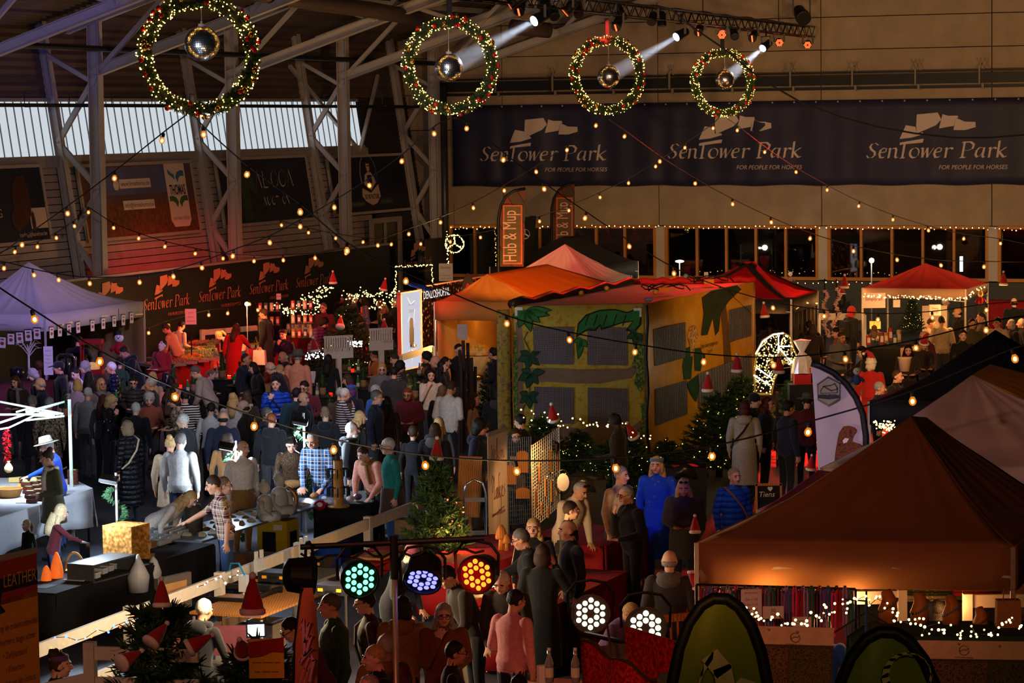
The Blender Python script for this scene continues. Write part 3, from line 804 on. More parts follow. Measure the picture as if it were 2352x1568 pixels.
 for l,a,b,ra,rb in pr:
  A=np.array(a);Bv=np.array(b);d=Bv-A;dd=d.dot(d)
  t=np.clip(((cen-A)@d)/dd,0,1)if dd>1e-9 else np.zeros(len(F))
  ds=np.linalg.norm(cen-(A+t[:,None]*d),axis=1)-(ra+(rb-ra)*t)
  q=ds<best;best[q]=ds[q];lab[q]=l
 ex=MB()
 for s in(-1,1):
  ex.ball((s*.031,-.083,.012),(.017,.012,.0085),8,6,mi=7);ex.ball((s*.031,-.0895,.012),(.0075,.007,.0075),8,6,mi=4)
  ex.box((s*.032,-.0895,.036),(.038,.012,.008),rot=(0,s*.12,0),mi=4)
 ex.ball((0,-.088,-.052),(.025,.010,.008),10,6,mi=5)
 V=[tuple(c)for c in co]+[tuple(Mh@Vector(v))for v in ex.v]
 FF=F+[tuple(i+nv for i in f)for f in ex.f]
 ML=[int(x)for x in lab]+ex.m
 bpy.data.meshes.remove(out)
 nm=bpy.data.meshes.new('body');nm.from_pydata(V,[],FF)
 for i in range(8):nm.materials.append(None)
 nm.polygons.foreach_set('material_index',ML);nm.polygons.foreach_set('use_smooth',[True]*len(FF));nm.update()
 top=Mh@Vector((0,.01,.128))
 PROTO[key]=(nm,Mh,Mt,top)
 return PROTO[key]
def rough(mb,amp,f,i0=0):
 for i in range(i0,len(mb.v)):
  p=Vector(mb.v[i]);d=mnoise.noise(p*f)*amp+mnoise.noise((p.x*f*5,p.y*f*5,p.z*f))*amp*.5
  mb.v[i]=tuple(p*(1+d/max(p.length,.05)))
 return mb
HAIR={}
def hair_mesh(kind):
 if kind in HAIR:return HAIR[kind]
 mb=MB();n,m=20,14
 if kind in('short','pony','bun','updo','bob','long','wavy'):mb.ball((0,.018,.030),(.082,.094,.101),n,m)
 if kind=='crop':mb.ball((0,.016,.022),(.0795,.0925,.103),n,m)
 if kind=='bald':mb.ball((0,.034,-.028),(.0815,.076,.048),n,m)
 if kind=='curly':mb.ball((0,.025,.032),(.105,.108,.118),n,m);mb.ball((0,.05,-.05),(.1,.075,.09),n,m)
 if kind in('bob','long','wavy'):
  mb.ball((0,.034,-.055),(.095,.076,.112),n,m)
  mb.ball((-.07,.0,-.05),(.028,.05,.09),10,8);mb.ball((.07,.0,-.05),(.028,.05,.09),10,8)
 if kind in('long','wavy'):
  mb.tube([(0,.05,-.05),(0,.072,-.16),(0,.088,-.27),(0,.09,-.37)],[.09,.088,.08,.05],14)
  for s in(-1,1):mb.tube([(s*.06,.03,-.05),(s*.08,.02,-.16),(s*.085,.0,-.28)],[.045,.042,.02],10)
 if kind=='pony':mb.tube([(0,.09,.05),(0,.135,.03),(0,.145,-.06),(0,.12,-.17)],[.022,.032,.034,.012],10)
 if kind=='bun':mb.ball((0,.07,.125),(.048,.048,.045),12,8)
 if kind=='updo':mb.ball((0,.065,.10),(.07,.062,.058),14,10)
 rough(mb,{'curly':.022,'updo':.02,'wavy':.016}.get(kind,.008),{'curly':22,'wavy':16}.get(kind,26))
 me=mb.mesh('hair',[mat('hair_brown',(60,42,30))],True)
 HAIR[kind]=me;return me
def hat_mesh(kind,col):
 k=(kind,col)
 if k in HAIR:return HAIR[k]
 mb=MB();c=mat('hat_%d_%d_%d'%col,col,rough=.9,sheen=.3)
 ms=[c,mat('hat_white',(226,214,206),rough=.95,noise=.1,scale=60)]
 T=Matrix.Rotation(-.12,4,'X')
 if kind=='brim':
  mb.lathe([(.19,.052),(.185,.06),(.105,.062),(.098,.12),(.085,.165),(.04,.172)],T,20);mb.lathe([(.108,.064),(.107,.085)],T,20)
  ms[0]=mat('felt_grey',(92,92,80),rough=.8)
 if kind=='cap':
  mb.ball((0,.012,.05),(.09,.108,.092),16,10);mb.prism([(-.07,0),(-.05,-.09),(0,-.12),(.05,-.09),(.07,0)],.012,Matrix.Translation((0,-.075,.055))@Matrix.Rotation(.15,4,'X'))
 if kind=='beanie':mb.ball((0,.014,.045),(.09,.107,.105),16,10);mb.lathe([(.092,-.0),(.098,.01),(.096,.05)],Matrix.Translation((0,.01,.0))@T,18)
 if kind=='hood':mb.ball((0,.032,.012),(.104,.108,.135),16,12);mb.tube([(0,.05,-.08),(0,.07,-.14)],[.1,.12],14)
 if kind=='santa':
  mb.tube([(0,.01,.03),(0,.015,.12),(.02,.03,.2),(.07,.06,.25),(.12,.09,.22)],[.092,.078,.05,.028,.014],14)
  mb.ball((.13,.1,.2),.03,10,8,mi=1);mb.tube([(.095*math.cos(a),.012+.108*math.sin(a),.035)for a in[i*pi/9 for i in range(19)]],.02,8,mi=1)
 if kind=='band':mb.lathe([(.088,.05),(.094,.055),(.09,.095),(.086,.098)],Matrix.Translation((0,.012,0))@T,18)
 me=mb.mesh({'brim':'hat','santa':'santa_hat','band':'headband'}.get(kind,kind),ms,True)
 HAIR[k]=me;return me
_WORN={}
def worn(kind,pose_seat):
 k=(kind,pose_seat)
 if k in _WORN:return _WORN[k]
 mb=MB()
 if kind=='glasses':
  for s in(-1,1):
   mb.tube([(s*.034+.024*math.cos(a),-.1,.010+.019*math.sin(a))for a in[i*pi/5 for i in range(11)]],.0032,5)
   mb.beam((s*.058,-.098,.014),(s*.082,.01,.012),.004)
  mb.beam((-.012,-.103,.014),(.012,-.103,.014),.004)
 elif kind=='shades':
  for s in(-1,1):mb.ball((s*.034,-.06,.112),(.026,.02,.018),10,6)
  mb.beam((-.02,-.07,.112),(.02,-.07,.112),.006)
 elif kind=='beard':mb.ball((0,-.048,-.088),(.056,.056,.05),14,10);rough(mb,.012,30)
 elif kind in('coat','longcoat','skirt'):
  b={'coat':.62,'longcoat':.32,'skirt':.35}[kind];t=.97 if kind=='skirt'else 1.02
  prof=[(t,.185,.145),(.9,.2,.165),(.75,.205,.17),(b+.02,.225,.19),(b,.222,.187),(b+.03,.2,.165),(.85,.16,.13)]
  n=22;vs=[];fs=[]
  for z,rx,ry in prof:
   for q in range(n):
    a=2*pi*q/n;f=1+.03*math.sin(q*5.1)*(1.05-z);vs.append((rx*f*math.cos(a),ry*f*math.sin(a)+.004,z))
  for i in range(len(prof)-1):
   for q in range(n):fs.append((i*n+q,i*n+(q+1)%n,(i+1)*n+(q+1)%n,(i+1)*n+q))
  mb.add(vs,fs)
 elif kind=='scarf':
  mb.tube([(.085*math.cos(a),.01+.085*math.sin(a),1.465+.012*math.sin(3*a))for a in[i*pi/9 for i in range(19)]],.034,8)
  mb.tube([(.04,-.09,1.45),(.07,-.14,1.32),(.075,-.15,1.15)],[.03,.04,.035],8)
 elif kind=='hoodback':mb.ball((0,.1,1.43),(.13,.075,.09),14,8);mb.tube([(.1*math.cos(a),.02+.1*math.sin(a),1.475)for a in[i*pi/8 for i in range(17)]],.035,8)
 elif kind in('strap','bag'):
  mb.tube([(-.13,.0,1.475),(-.07,-.135,1.37),(.06,-.15,1.2),(.19,-.1,1.0),(.215,.03,.96),(.17,.13,1.05),(.0,.155,1.25),(-.1,.12,1.42),(-.13,0,1.475)],.016,6)
  if kind=='bag':mb.box((.23,-.1,.93),(.13,.1,.18));mb.box((.235,-.155,.93),(.1,.015,.1))
 elif kind=='backpack':mb.box((0,.2,1.2),(.28,.15,.4),taper=.85);mb.box((0,.285,1.12),(.2,.04,.18));mb.tube([(-.12,.13,1.4),(-.13,.0,1.47),(-.13,-.13,1.35)],.018,6);mb.tube([(.12,.13,1.4),(.13,.0,1.47),(.13,-.13,1.35)],.018,6)
 elif kind=='tote':mb.box((.25,-.05,.62),(.10,.3,.34),taper=.9);mb.tube([(.25,-.13,.78),(.25,-.06,.92),(.25,.03,.78)],.007,5)
 elif kind=='apron':mb.box((0,-.155,1.0),(.3,.02,.6),taper=.75)
 elif kind=='fannypack':mb.ball((0,-.15,.96),(.16,.06,.075),14,8);mb.tube([(.18*math.cos(a),.145*math.sin(a),.99)for a in[i*pi/8 for i in range(17)]],.016,6)
 elif kind=='phonething':mb.box((-.05,-.27,1.44),(.07,.012,.15),rot=(-.5,0,0))
 me=mb.mesh(kind,[None],kind not in('backpack','tote','bag','strap','phonething'));_WORN[k]=me;return me
WNAME={'shades':'sunglasses','coat':'coat_skirt','longcoat':'coat_skirt','hoodback':'hood','bag':'shoulder_bag','strap':'bag_strap','tote':'paper_bag','fannypack':'waist_bag','phonething':'phone'}
C=dict(black=(20,20,23),navy=(24,28,50),dkgrey=(52,52,56),grey=(104,102,104),ltgrey=(160,156,152),white=(222,216,208),cream=(205,188,164),beige=(176,152,122),brown=(74,52,38),dkbrown=(44,32,26),red=(165,26,26),maroon=(92,26,38),rust=(120,60,38),orange=(178,92,40),pink=(214,140,144),peach=(226,152,130),lilac=(160,136,170),purple=(96,66,110),blue=(30,92,190),royal=(20,70,200),teal=(22,120,112),dkteal=(18,52,62),green=(40,72,46),olive=(74,70,46),lime=(180,196,110),jean=(46,74,120),ljean=(110,122,132),camel=(150,106,58),yellow=(190,160,40),sky=(80,120,170),h_blond=(186,150,96),h_grey=(158,154,150),h_white=(208,202,194),h_brown=(70,46,30),h_dark=(26,20,18),h_red=(132,66,34),h_ash=(120,98,72),h_plat=(222,204,160),h_aub=(74,34,26),h_sp=(96,90,86))
def cloth(spec):
 if spec.startswith('#'):
  k,*cs=spec[1:].split('/');return patmat('cloth_'+spec[1:].replace('/','_'),k,[C[c]for c in cs],.75 if k!='quilt'else.45)
 if spec.startswith('!'):return patmat('shiny_quilt_'+spec[1:],'quilt',[C[spec[1:]]],.22)
 return mat('cloth_'+spec,C[spec],rough=.85,noise=.18,scale=30,sheen=.15)
SKINS=[(214,160,132),(226,172,146),(200,142,112),(232,182,156),(70,46,36)]
for i,c in enumerate(SKINS):mat('skin_%d'%i,c,rough=.6,noise=.06,scale=30)
mat('eye_dark',(24,18,16),rough=.3,noise=0);mat('eye_white',(210,200,195),rough=.3,noise=0);mat('lip',(176,96,88),rough=.5,noise=0)
NP_=[0]
def person(px,py,H,face,pose,hair,hcol,top,bot,label,ex='',skin=None,tee=False,shoes='black',z0=0.0,name='person',group='market visitors',wide=1.0,cat='person'):
 child=H<1.5 and not POSES[pose][5]and'adult'not in ex or'child'in ex
 bulk=1 if any(k in ex.split()for k in('bulk','coat','longcoat'))else 0
 me,Mh,Mt,tp=proto(pose,bulk,child)
 sc=H/1.757
 R=Matrix.Rotation(math.radians(face),4,'Z')
 add=0.045 if'santa'in ex else 0.0
 w=P(px,py,z0+(tp.z+add)*sc)
 off=R@(tp*sc)
 loc=Vector((w.x-off.x,w.y-off.y,z0))
 r=thing(name,label,cat,loc,group=group)
 r.rotation_euler=(0,0,math.radians(face));r.scale=(sc*wide,sc*wide,sc)
 NP_[0]+=1
 sk=mat('skin_%d'%(skin if skin is not None else NP_[0]%4))
 b=link('body',me,r)
 tm=cloth(top);bm_=cloth(bot)
 for i,mm in enumerate((sk,tm,bm_,cloth(shoes),mat('eye_dark'),mat('lip'),sk if tee else tm,mat('eye_white'))):
  b.material_slots[i].link='OBJECT';b.material_slots[i].material=mm
 def put(me2,nm,M,m1):
  o=link(nm,me2,r,M=M)
  if m1 is not None:o.material_slots[0].link='OBJECT';o.material_slots[0].material=m1
  return o
 if hair!='-':put(hair_mesh(hair),'hair',Mh,mat('hair_'+hcol,C['h_'+hcol],rough=.55,noise=.3,scale=50,bump=.5,bscale=90))
 for e in ex.split():
  k,*a=e.split(':')
  if k in('brim','cap','beanie','hood','santa','band'):
   m2=hat_mesh(k,C[a[0]]if a else C['red']);o=link(m2 .name,m2,r,M=Mh)
  elif k=='print':
   mb=MB();put_text(mb,a[0].replace('_',' '),Mt@Matrix.Translation((0,.152,1.24))@Matrix(((-1,0,0,0),(0,0,1,0),(0,1,0,0),(0,0,0,1))),width=.24,shear=.15);mb.build('back_print',mat('print_pale',(220,206,190)),r)
  elif k in('bulk','child','adult','tee'):pass
  else:
   if POSES[pose][5]and k in('coat','longcoat','skirt','tote'):continue
   M=Mh if k in('glasses','shades','beard')else(Matrix()if k in('skirt','tote','longcoat','coat')else Mt)
   m1=mat('glasses_dark',(18,16,16),rough=.3)if k in('glasses','shades','phonething')else(mat('hair_'+a[0],C['h_'+a[0]])if k=='beard'else(cloth(a[0])if a else tm))
   put(worn(k,0),WNAME.get(k,k),M,m1)
 return r
# ==== CANOPY TENTS
def fabric(name,col,trans=0.35,rough=0.75):
 return mat(name,col,rough=rough,noise=0.07,scale=1.5,bump=0.25,bscale=5,trans=trans)
M_pole=mat('tent_pole',(176,172,168),rough=0.4,metal=0.5)
def canopy(label,c,ridge,m_roof,m_val,vh=0.32,walls=(),m_wall=None,hipm=None,sag=1.35,group='pop-up canopy tents',roofm=None,scallop=0):
 ''
 c=[Vector(p)for p in c];ridge=[Vector(p)for p in ridge]
 o0=sum(c,Vector())/4;o0 .z=0
 t=thing('canopy_tent',label,'tent',o0,group=group)
 L=lambda p:Vector(p)-o0
 for i in range(4):
  a,b,ra,rb=c[i],c[(i+1)%4],ridge[i],ridge[(i+1)%4]
  def fn(s,q,a=a,b=b,ra=ra,rb=rb):
   e=a.lerp(b,s);r=ra.lerp(rb,s);p=e.lerp(r,q)
   wr=(0.03*mnoise.noise((p.x*1.6,p.y*1.6,i*3.1))+.02*mnoise.noise((s*9,i,q*.8))+.012*math.sin(s*37+2*math.sin(s*9)))*math.sin(pi*q)
   p.z=e.z+(r.z-e.z)*(q**sag)+wr-0.05*math.sin(pi*s)*(1-q)**2*q*4
   return L(p)
  MB().slab(fn,30,12,0.008).build('roof_panel',(roofm or{}).get(i,m_roof),t,smooth=True)
  def fv(s,q,a=a,b=b):
   p=a.lerp(b,s);nrm=(b-a).cross(Vector((0,0,1))).normalized()
   k=0.012*math.sin(s*17+i)*q
   drop=vh*(1-(0.18*abs(math.sin(pi*scallop*s))if scallop else 0))
   p=p+nrm*(0.012+k);p.z-=drop*q
   return L(p)
  MB().slab(fv,16,2,0.006).build('valance',m_val,t,smooth=True)
  MB().box(L((c[i].x,c[i].y,c[i].z/2)),(0.045,0.045,c[i].z)).box(L((c[i].x,c[i].y,0.01)),(0.12,0.12,0.02)).build('leg',M_pole,t)
  MB().beam(L(a-Vector((0,0,0.08))),L(b-Vector((0,0,0.3))),0.025).beam(L(b-Vector((0,0,0.08))),L(a-Vector((0,0,0.3))),0.025).build('truss_bar',M_pole,t)
  if hipm:
   for sd in(-1,1):
    pass
   pts=[]
   for k in range(13):
    q=k/12;p=c[i].lerp(ridge[i],q);p.z=c[i].z+(ridge[i].z-c[i].z)*q**sag+0.012;pts.append(p)
   nr=(c[(i+1)%4]-c[i-1]);nr.z=0;nr.normalize()
   MB().slab(lambda s,q:L(pts[int(round(q*12))]+nr*(s-0.5)*0.34),2,12,0.006).build('hip_band',hipm,t,smooth=True)
  if i in walls:
   def fw(s,q,a=a,b=b):
    p=a.lerp(b,s);nrm=(b-a).cross(Vector((0,0,1))).normalized()
    p=p-nrm*(0.04+0.03*math.sin(s*40));p.z=a.z*(1-q)-(0.1*(1-q))+0.02
    return L(p)
   MB().slab(fw,40,3,0.006).build('side_wall',m_wall or m_val,t,smooth=True)
 return t
def rect(c0,e1,e2):c0=Vector(c0);return[c0,c0+e1,c0+e1+e2,c0+e2]
F1,R1=P(103,724,2.35),P(330,692,2.35)
pk=PD(66,601,63.3)
m_white_f=fabric('white_canvas',(214,206,210),0.3)
canopy('white peaked tent with picture menu cards on its valance, at the left edge',[F1-VV*3,F1,R1,R1-VV*3],[pk]*4,m_white_f,m_white_f,0.36,sag=1.6,walls=(2,3),m_wall=fabric('tan_sheet',(150,122,82),0.2))
c0=P(998,693,2.35);dv=VV*2.9;du=UU*6.0
ra,rb=PD(1119,629,66.2),PD(1256,606,69.8)
m_or=fabric('canvas_orange_lit',(236,128,40),0.5);m_bei=fabric('beige_canvas',(232,178,110),0.55)  # roof canvas carries the orange stage light in its own colour
canopy('orange-glowing ridge tent with beige gable, beside the lit advertising panels',[c0,c0+dv,c0+dv+du,c0+du],[ra,ra,rb,rb],m_or,m_bei,0.42,roofm={0:m_bei},walls=(2,3,1),m_wall=fabric('cream_drape',(236,200,130),0.35))
c1,c2=P(1374,650,2.35),P(1450,632,2.35)
canopy('white peaked tent glowing red, behind the orange tent',[c1-VV*3.1,c1,c2,c2-VV*3.1],[PD(1298,560,72.9)]*4,m_white_f,m_white_f,0.3)
c2=P(1465,599,2.35);c1=c2-UU*3.6
mblk=fabric('black_canvas',(38,34,34),0.03)
pa,pb=PD(1290,543,78),PD(1334,541,80)
canopy('black ridge tent behind the red-glowing white tent',[c1-VV*3.2,c1,c2,c2-VV*3.2],[pa,pa,pb,pb],mblk,mblk,0.5)
c1,c2=P(1817,687,2.3),P(1878,668,2.3)
mred=fabric('red_canvas',(196,18,26),0.25)
canopy('red tent with black hip bands and black side wall, right of the jungle play house',[c1-VV*3,c1,c2,c2-VV*3],[PD(1720,602,66.4)]*4,mred,mblk,0.34,hipm=mblk,walls=(1,2),m_wall=mblk)
c0,c1,c2=P(1981,661,2.3),P(2217,664,2.3),P(2268,650,2.3)
mcream=fabric('cream_canvas',(214,178,150),0.3)
mred2=fabric('faded_red_canvas',(204,60,56),0.3)
canopy('low red-roofed tent with pale cream valance and fairy lights, in front of the cafe windows',[c0,c1,c2,c0+(c2-c1)],[PD(2126,604,68.4)]*4,mred2,mcream,0.24,sag=1.1)
c0=P(1996,921,2.2)
mnav=fabric('navy_canvas',(14,16,34),0.02)
pk=c0+UU*1.6+VV*1.6;pk=PD(2286,757,pk.y)
canopy('dark navy peaked tent behind the white and mustard tent',rect(c0,VV*3.2,UU*3.2),[pk]*4,mnav,mnav,0.36)
c0=P(1887,1074,2.25)
mmus=fabric('mustard_canvas',(190,130,30),0.2);mwh2=fabric('offwhite_canvas',(206,180,168),0.25)
a,b=PD(2232,861,36.8),PD(2275,836,38.5)
e1=Vector((4.5,-0.9,0));e2=Vector((2.1,5.4,0))
canopy('off-white tent with a mustard rear roof, behind the big brown tent',[c0,c0+e1,c0+e1+e2,c0+e2],[a,a,b,b],mwh2,mwh2,0.3,roofm={1:mmus,2:mmus},sag=1.25)
c0,c1=P(1600,1246,2.3),P(2326,1256,2.3)
e2=UU*3.1
mbrn=fabric('brown_canvas',(148,104,66),0.12)
pk=PD(2092,955,29.7);pk2=PD(2128,958,30.6)
canopy('large olive-brown tent over the dog leash stall, in the front right corner',[c0,c1,c1+e2,c0+e2],[pk,pk,pk2,pk2],mbrn,mbrn,0.44,sag=1.3)
c0=P(1742,1170,2.15);pk=PD(1880,1079,33)
mlil=fabric('lilac_canvas',(176,96,150),0.2)
canopy('small lilac tent peeking out left of the brown tent',rect(c0,Vector((1.5,-0.3,0)),UU*2.6),[pk]*4,mlil,mlil,0.2)
M_card=mat('white_card',(214,206,206),rough=0.5,noise=0.05);M_ink=mat('card_ink',(120,60,44),rough=0.6,noise=0.5,scale=20)
spots=[(8,786),(28,778),(48,775),(68,770),(88,766),(114,764),(133,760),(154,757),(175,752),(208,748),(233,743),(258,738),(279,735),(298,730)]
nF=(R1-F1).cross(Vector((0,0,1))).normalized();nL=VV.cross(Vector((0,0,1))).normalized()
cm=MB().box((0,0,0),(0.17,0.006,0.24)).box((0,0.004,0.12),(0.2,0.008,0.05),mi=1).box((0,-0.005,0.07),(0.09,0.004,0.03),mi=2).ball((0,-0.005,-0.02),(0.05,0.004,0.04),8,5,mi=2).mesh('menu_card',[M_card,M_black,M_ink])
for ci,(px,py)in enumerate(spots):
 n,q=(nF,F1)if px>103 else(nL,F1)
 d=ray(px,py);tt=(q-CAM).dot(n)/d.dot(n);p=CAM+d*tt+n*(0.05 if n is nF else 0.05)
 o=link('menu_card',cm,label='white picture menu card, %s from the left on the lilac-lit tent valance'%('first second third fourth fifth sixth seventh eighth ninth tenth eleventh twelfth thirteenth fourteenth'.split()[ci]),cat='card',group='menu cards on the white tent')
 ang=math.atan2(n.y,n.x)+pi/2
 o.location=p;o.rotation_euler=(0,0.06*math.sin(px),ang)
# ==== JUNGLE PLAY HOUSE
TL,TR,TB=P(1176,706,3.2),P(1481,700,3.2),P(1734,649,3.2)
TK=TL+(TB-TR)
def plane_pt(px,py,p0,n,off=0.0):
 d=ray(px,py);t=(p0-CAM).dot(n)/d.dot(n);return CAM+d*t+n*off
nFr=-((TR-TL).cross(Vector((0,0,1)))).normalized();nFr=nFr if nFr.y<0 else-nFr
nRt=(TB-TR).cross(Vector((0,0,1))).normalized();nRt=nRt if nRt.x>0 else-nRt
cen=(TL+TR+TB+TK)/4;cen.z=0
PH=thing('jungle_play_house','yellow box-shaped play house painted with jungle leaves and a giraffe, in the hall centre','play house',cen)
Q=lambda p:Vector(p)-cen
M_yel=patmat('painted_sheet','noise3',[(150,124,30),(172,148,56),(140,150,70)],0.6,0.6)
M_yel2=mat('amber_sheet',(196,134,20),rough=0.42,noise=0.16,scale=3,bump=0.3,bscale=4,spec=0.5)
def wallsheet(a,b,m,nm):
 def fn(s,q):
  p=a.lerp(b,s);p.z=3.2*(1-q)+0.02
  n=nFr if m is M_yel else nRt
  return Q(p+n*0.01*math.sin(s*23+q*3))
 return MB().slab(fn,40,8,0.01).build(nm,m,PH,smooth=True)
wallsheet(TL,TR,M_yel,'front_sheet');wallsheet(TR,TB,M_yel2,'side_sheet');wallsheet(TB,TK,M_yel2,'back_sheet');wallsheet(TK,TL,M_yel2,'side_sheet')
def fr(s,q):
 p=TL.lerp(TR,s).lerp(TK.lerp(TB,s),q);p.z=3.22-0.03*math.sin(pi*s)*math.sin(pi*q)+0.01*mnoise.noise((p.x*2,p.y*2,0))+(0.05 if s<0.04 else 0)
 return Q(p)
MB().slab(fr,24,24,0.01).build('roof_sheet',mat('grey_roof_sheet',(150,120,122),rough=0.5,noise=0.12,scale=3,spec=0.4),PH,smooth=True)
M_netdark=mat('window_net_dark',(118,116,128),rough=0.5,noise=0.2,scale=3)
M_net=mat('net_cord',(20,20,20),rough=0.8)
def poly_on(pts,p0,n,off,m,nm,mb=None):
 v=[Q(plane_pt(x,y,p0,n,off))for x,y in pts]
 own=mb is None;mb=mb or MB()
 k=len(v);fs=[tuple(range(k))]
 nn=(v[1]-v[0]).cross(v[-1]-v[0])
 v2=[p-n*0.006 for p in v]
 mb.add(v+v2,[tuple(range(k)),tuple(range(2*k-1,k-1,-1))]+[(i,(i+1)%k,k+(i+1)%k,k+i)for i in range(k)])
 return mb.build(nm,m,PH)if own else mb
def net_window(a,b,c,d,p0,n,nx,ny):
 poly_on([a,b,c,d],p0,n,0.03,M_netdark,'net_window')
 mb=MB()
 lp=lambda u_,v_:(a[0]+(b[0]-a[0])*u_+(d[0]-a[0])*v_+(a[0]-b[0]-d[0]+c[0])*u_*v_,a[1]+(b[1]-a[1])*u_+(d[1]-a[1])*v_+(a[1]-b[1]-d[1]+c[1])*u_*v_)
 for i in range(nx+1):mb.beam(Q(plane_pt(*lp(i/nx,0),p0,n,0.036)),Q(plane_pt(*lp(i/nx,1),p0,n,0.036)),0.0045)
 for i in range(ny+1):mb.beam(Q(plane_pt(*lp(0,i/ny),p0,n,0.036)),Q(plane_pt(*lp(1,i/ny),p0,n,0.036)),0.0045)
 mb.build('net',M_net,PH,kind='stuff')
net_window((1224,750),(1316,751),(1316,836),(1227,835),TL,nFr,26,24)
net_window((1349,752),(1440,752),(1441,838),(1349,837),TL,nFr,26,24)
net_window((1227,888),(1317,890),(1317,972),(1227,970),TL,nFr,26,24)
net_window((1350,890),(1441,892),(1443,976),(1350,972),TL,nFr,26,24)
net_window((1498,757),(1571,740),(1571,820),(1501,840),TR,nRt,20,22)
net_window((1503,893),(1574,873),(1575,950),(1504,975),TR,nRt,20,22)
net_window((1672,712),(1722,700),(1722,770),(1672,784),TR,nRt,14,20)
net_window((1600,858),(1722,812),(1724,880),(1602,935),TR,nRt,20,18)
M_leafd=mat('leaf_outline',(14,24,14),rough=0.8);M_leaf=mat('leaf_green',(30,96,44),rough=0.7,noise=0.25,scale=4);M_leaf2=mat('leaf_dark_green',(20,62,38),rough=0.7,noise=0.25,scale=4)
M_vine=mat('vine_brown',(50,40,26));M_branch=mat('branch_grey',(112,92,74),noise=0.2,scale=5)
def leaf(x,y,ang,l,w,p0,n,m,nm='leaf'):
 a=math.radians(ang);pts=[]
 for k in range(7):
  t=k/6;pts.append((t*l,w/2*math.sin(pi*t**.8)))
 for k in range(5,0,-1):
  t=k/6;pts.append((t*l,-w/2*math.sin(pi*t**.8)))
 T=lambda q,s:(x+(q[0]*math.cos(a)-q[1]*s*math.sin(a)),y+(q[0]*math.sin(a)+q[1]*s*math.cos(a)))
 poly_on([(x+(T(q,1)[0]-x)*1.05+(0.8 if q[1]>0 else-.8)*math.sin(-a),y+(T(q,1.18)[1]-y)*1.04)for q in pts],p0,n,0.03,M_leafd,'leaf_edge')
 poly_on([T(q,0.95)for q in pts],p0,n,0.036,m,nm)
for cx,cy,ls,m in((1206,712,[(150,34,18),(110,42,20),(75,50,20),(40,44,18),(12,56,18),(0,60,16)],M_leaf),(1216,816,[(205,24,14),(155,30,16),(100,32,16),(45,32,15),(-20,28,13)],M_leaf2),(1220,856,[(200,24,15),(150,34,18),(105,36,17),(60,30,15),(-5,32,15)],M_leaf2),(1214,908,[(200,22,14),(140,26,14),(85,30,14),(40,28,13),(-15,24,13)],M_leaf2),(1336,778,[(160,20,12),(110,28,14),(60,22,12),(100,46,13)],M_leaf),(1462,764,[(150,26,14),(60,24,16),(100,30,14),(200,18,12)],M_leaf2)):
 for ang,l,w in ls:leaf(cx,cy,ang,l,w,TL,nFr,m)
poly_on([(1322,775),(1327,742),(1345,722),(1376,711),(1412,709),(1440,716),(1462,708),(1474,712),(1472,745),(1456,764),(1436,758),(1452,738),(1428,742),(1404,750),(1380,758),(1378,748),(1368,760),(1352,758),(1342,762)],TL,nFr,0.03,M_leafd,'leaf_edge')
poly_on([(1325,770),(1330,744),(1347,725),(1377,714),(1412,712),(1440,719),(1461,711),(1471,715),(1468,744),(1456,758),(1442,755),(1456,735),(1428,739),(1402,747),(1383,752),(1378,743),(1366,756),(1353,754),(1343,757)],TL,nFr,0.036,M_leaf,'big_leaf')
for x0 in(1350,1370,1392,1414,1436):poly_on([(x0,722),(x0+3,722),(x0-6,748),(x0-8,748)],TL,nFr,0.04,M_leafd,'leaf_rib')
poly_on([(1200,846),(1260,844),(1330,848),(1400,846),(1440,846),(1458,838),(1464,846),(1450,868),(1420,872),(1380,880),(1320,880),(1260,876),(1205,880),(1184,876),(1184,850)],TL,nFr,0.026,M_branch,'painted_branch')
poly_on([(1184,740),(1196,738),(1204,800),(1200,880),(1202,960),(1184,960)],TL,nFr,0.024,M_branch,'painted_trunk')
poly_on([(1200,1010),(1236,976),(1262,966),(1290,978),(1340,984),(1372,968),(1392,964),(1420,976),(1440,988),(1478,960),(1480,1040),(1200,1040)],TL,nFr,0.026,M_branch,'painted_rock')
mb=MB()
for a,b in zip([(1211,762),(1203,778),(1216,806),(1214,850),(1216,905),(1200,940)][:-1],[(1203,778),(1216,806),(1214,850),(1216,905),(1200,940)]):mb.beam(Q(plane_pt(*a,TL,nFr,0.03)),Q(plane_pt(*b,TL,nFr,0.03)),0.012)
mb.build('painted_vine',M_vine,PH)
M_bush=patmat('painted_bush','noise3',[(24,70,36),(60,96,40),(150,130,40)],0.7,0.25)
for pts in([(1466,780),(1478,790),(1480,880),(1470,900),(1456,880),(1462,850),(1450,840),(1460,810)],[(1470,925),(1482,930),(1484,1000),(1466,1010),(1474,960)],[(1180,760),(1188,770),(1190,950),(1182,985),(1178,900)]):
 poly_on(pts,TL,nFr,0.032,M_bush,'painted_bush')
M_dkg=mat('painted_palm',(38,48,22),noise=0.3,scale=4)
poly_on([(1610,682),(1630,668),(1664,660),(1690,655),(1700,664),(1672,690),(1652,720),(1648,760),(1640,770),(1634,730),(1622,768),(1608,770),(1614,720)],TR,nRt,0.03,M_dkg,'palm_leaf')
poly_on([(1650,700),(1664,696),(1672,760),(1680,860),(1672,905),(1654,908),(1662,840),(1658,760)],TR,nRt,0.028,mat('painted_bark',(96,70,40),noise=0.3,scale=5),'palm_trunk')
M_gir=patmat('painted_giraffe','leopard',[(196,150,90),(110,64,30)],0.7,1.6)
poly_on([(1580,756),(1586,748),(1592,746),(1598,754),(1600,772),(1592,790),(1590,816),(1582,818),(1582,790),(1576,774)],TR,nRt,0.034,M_gir,'giraffe_head')
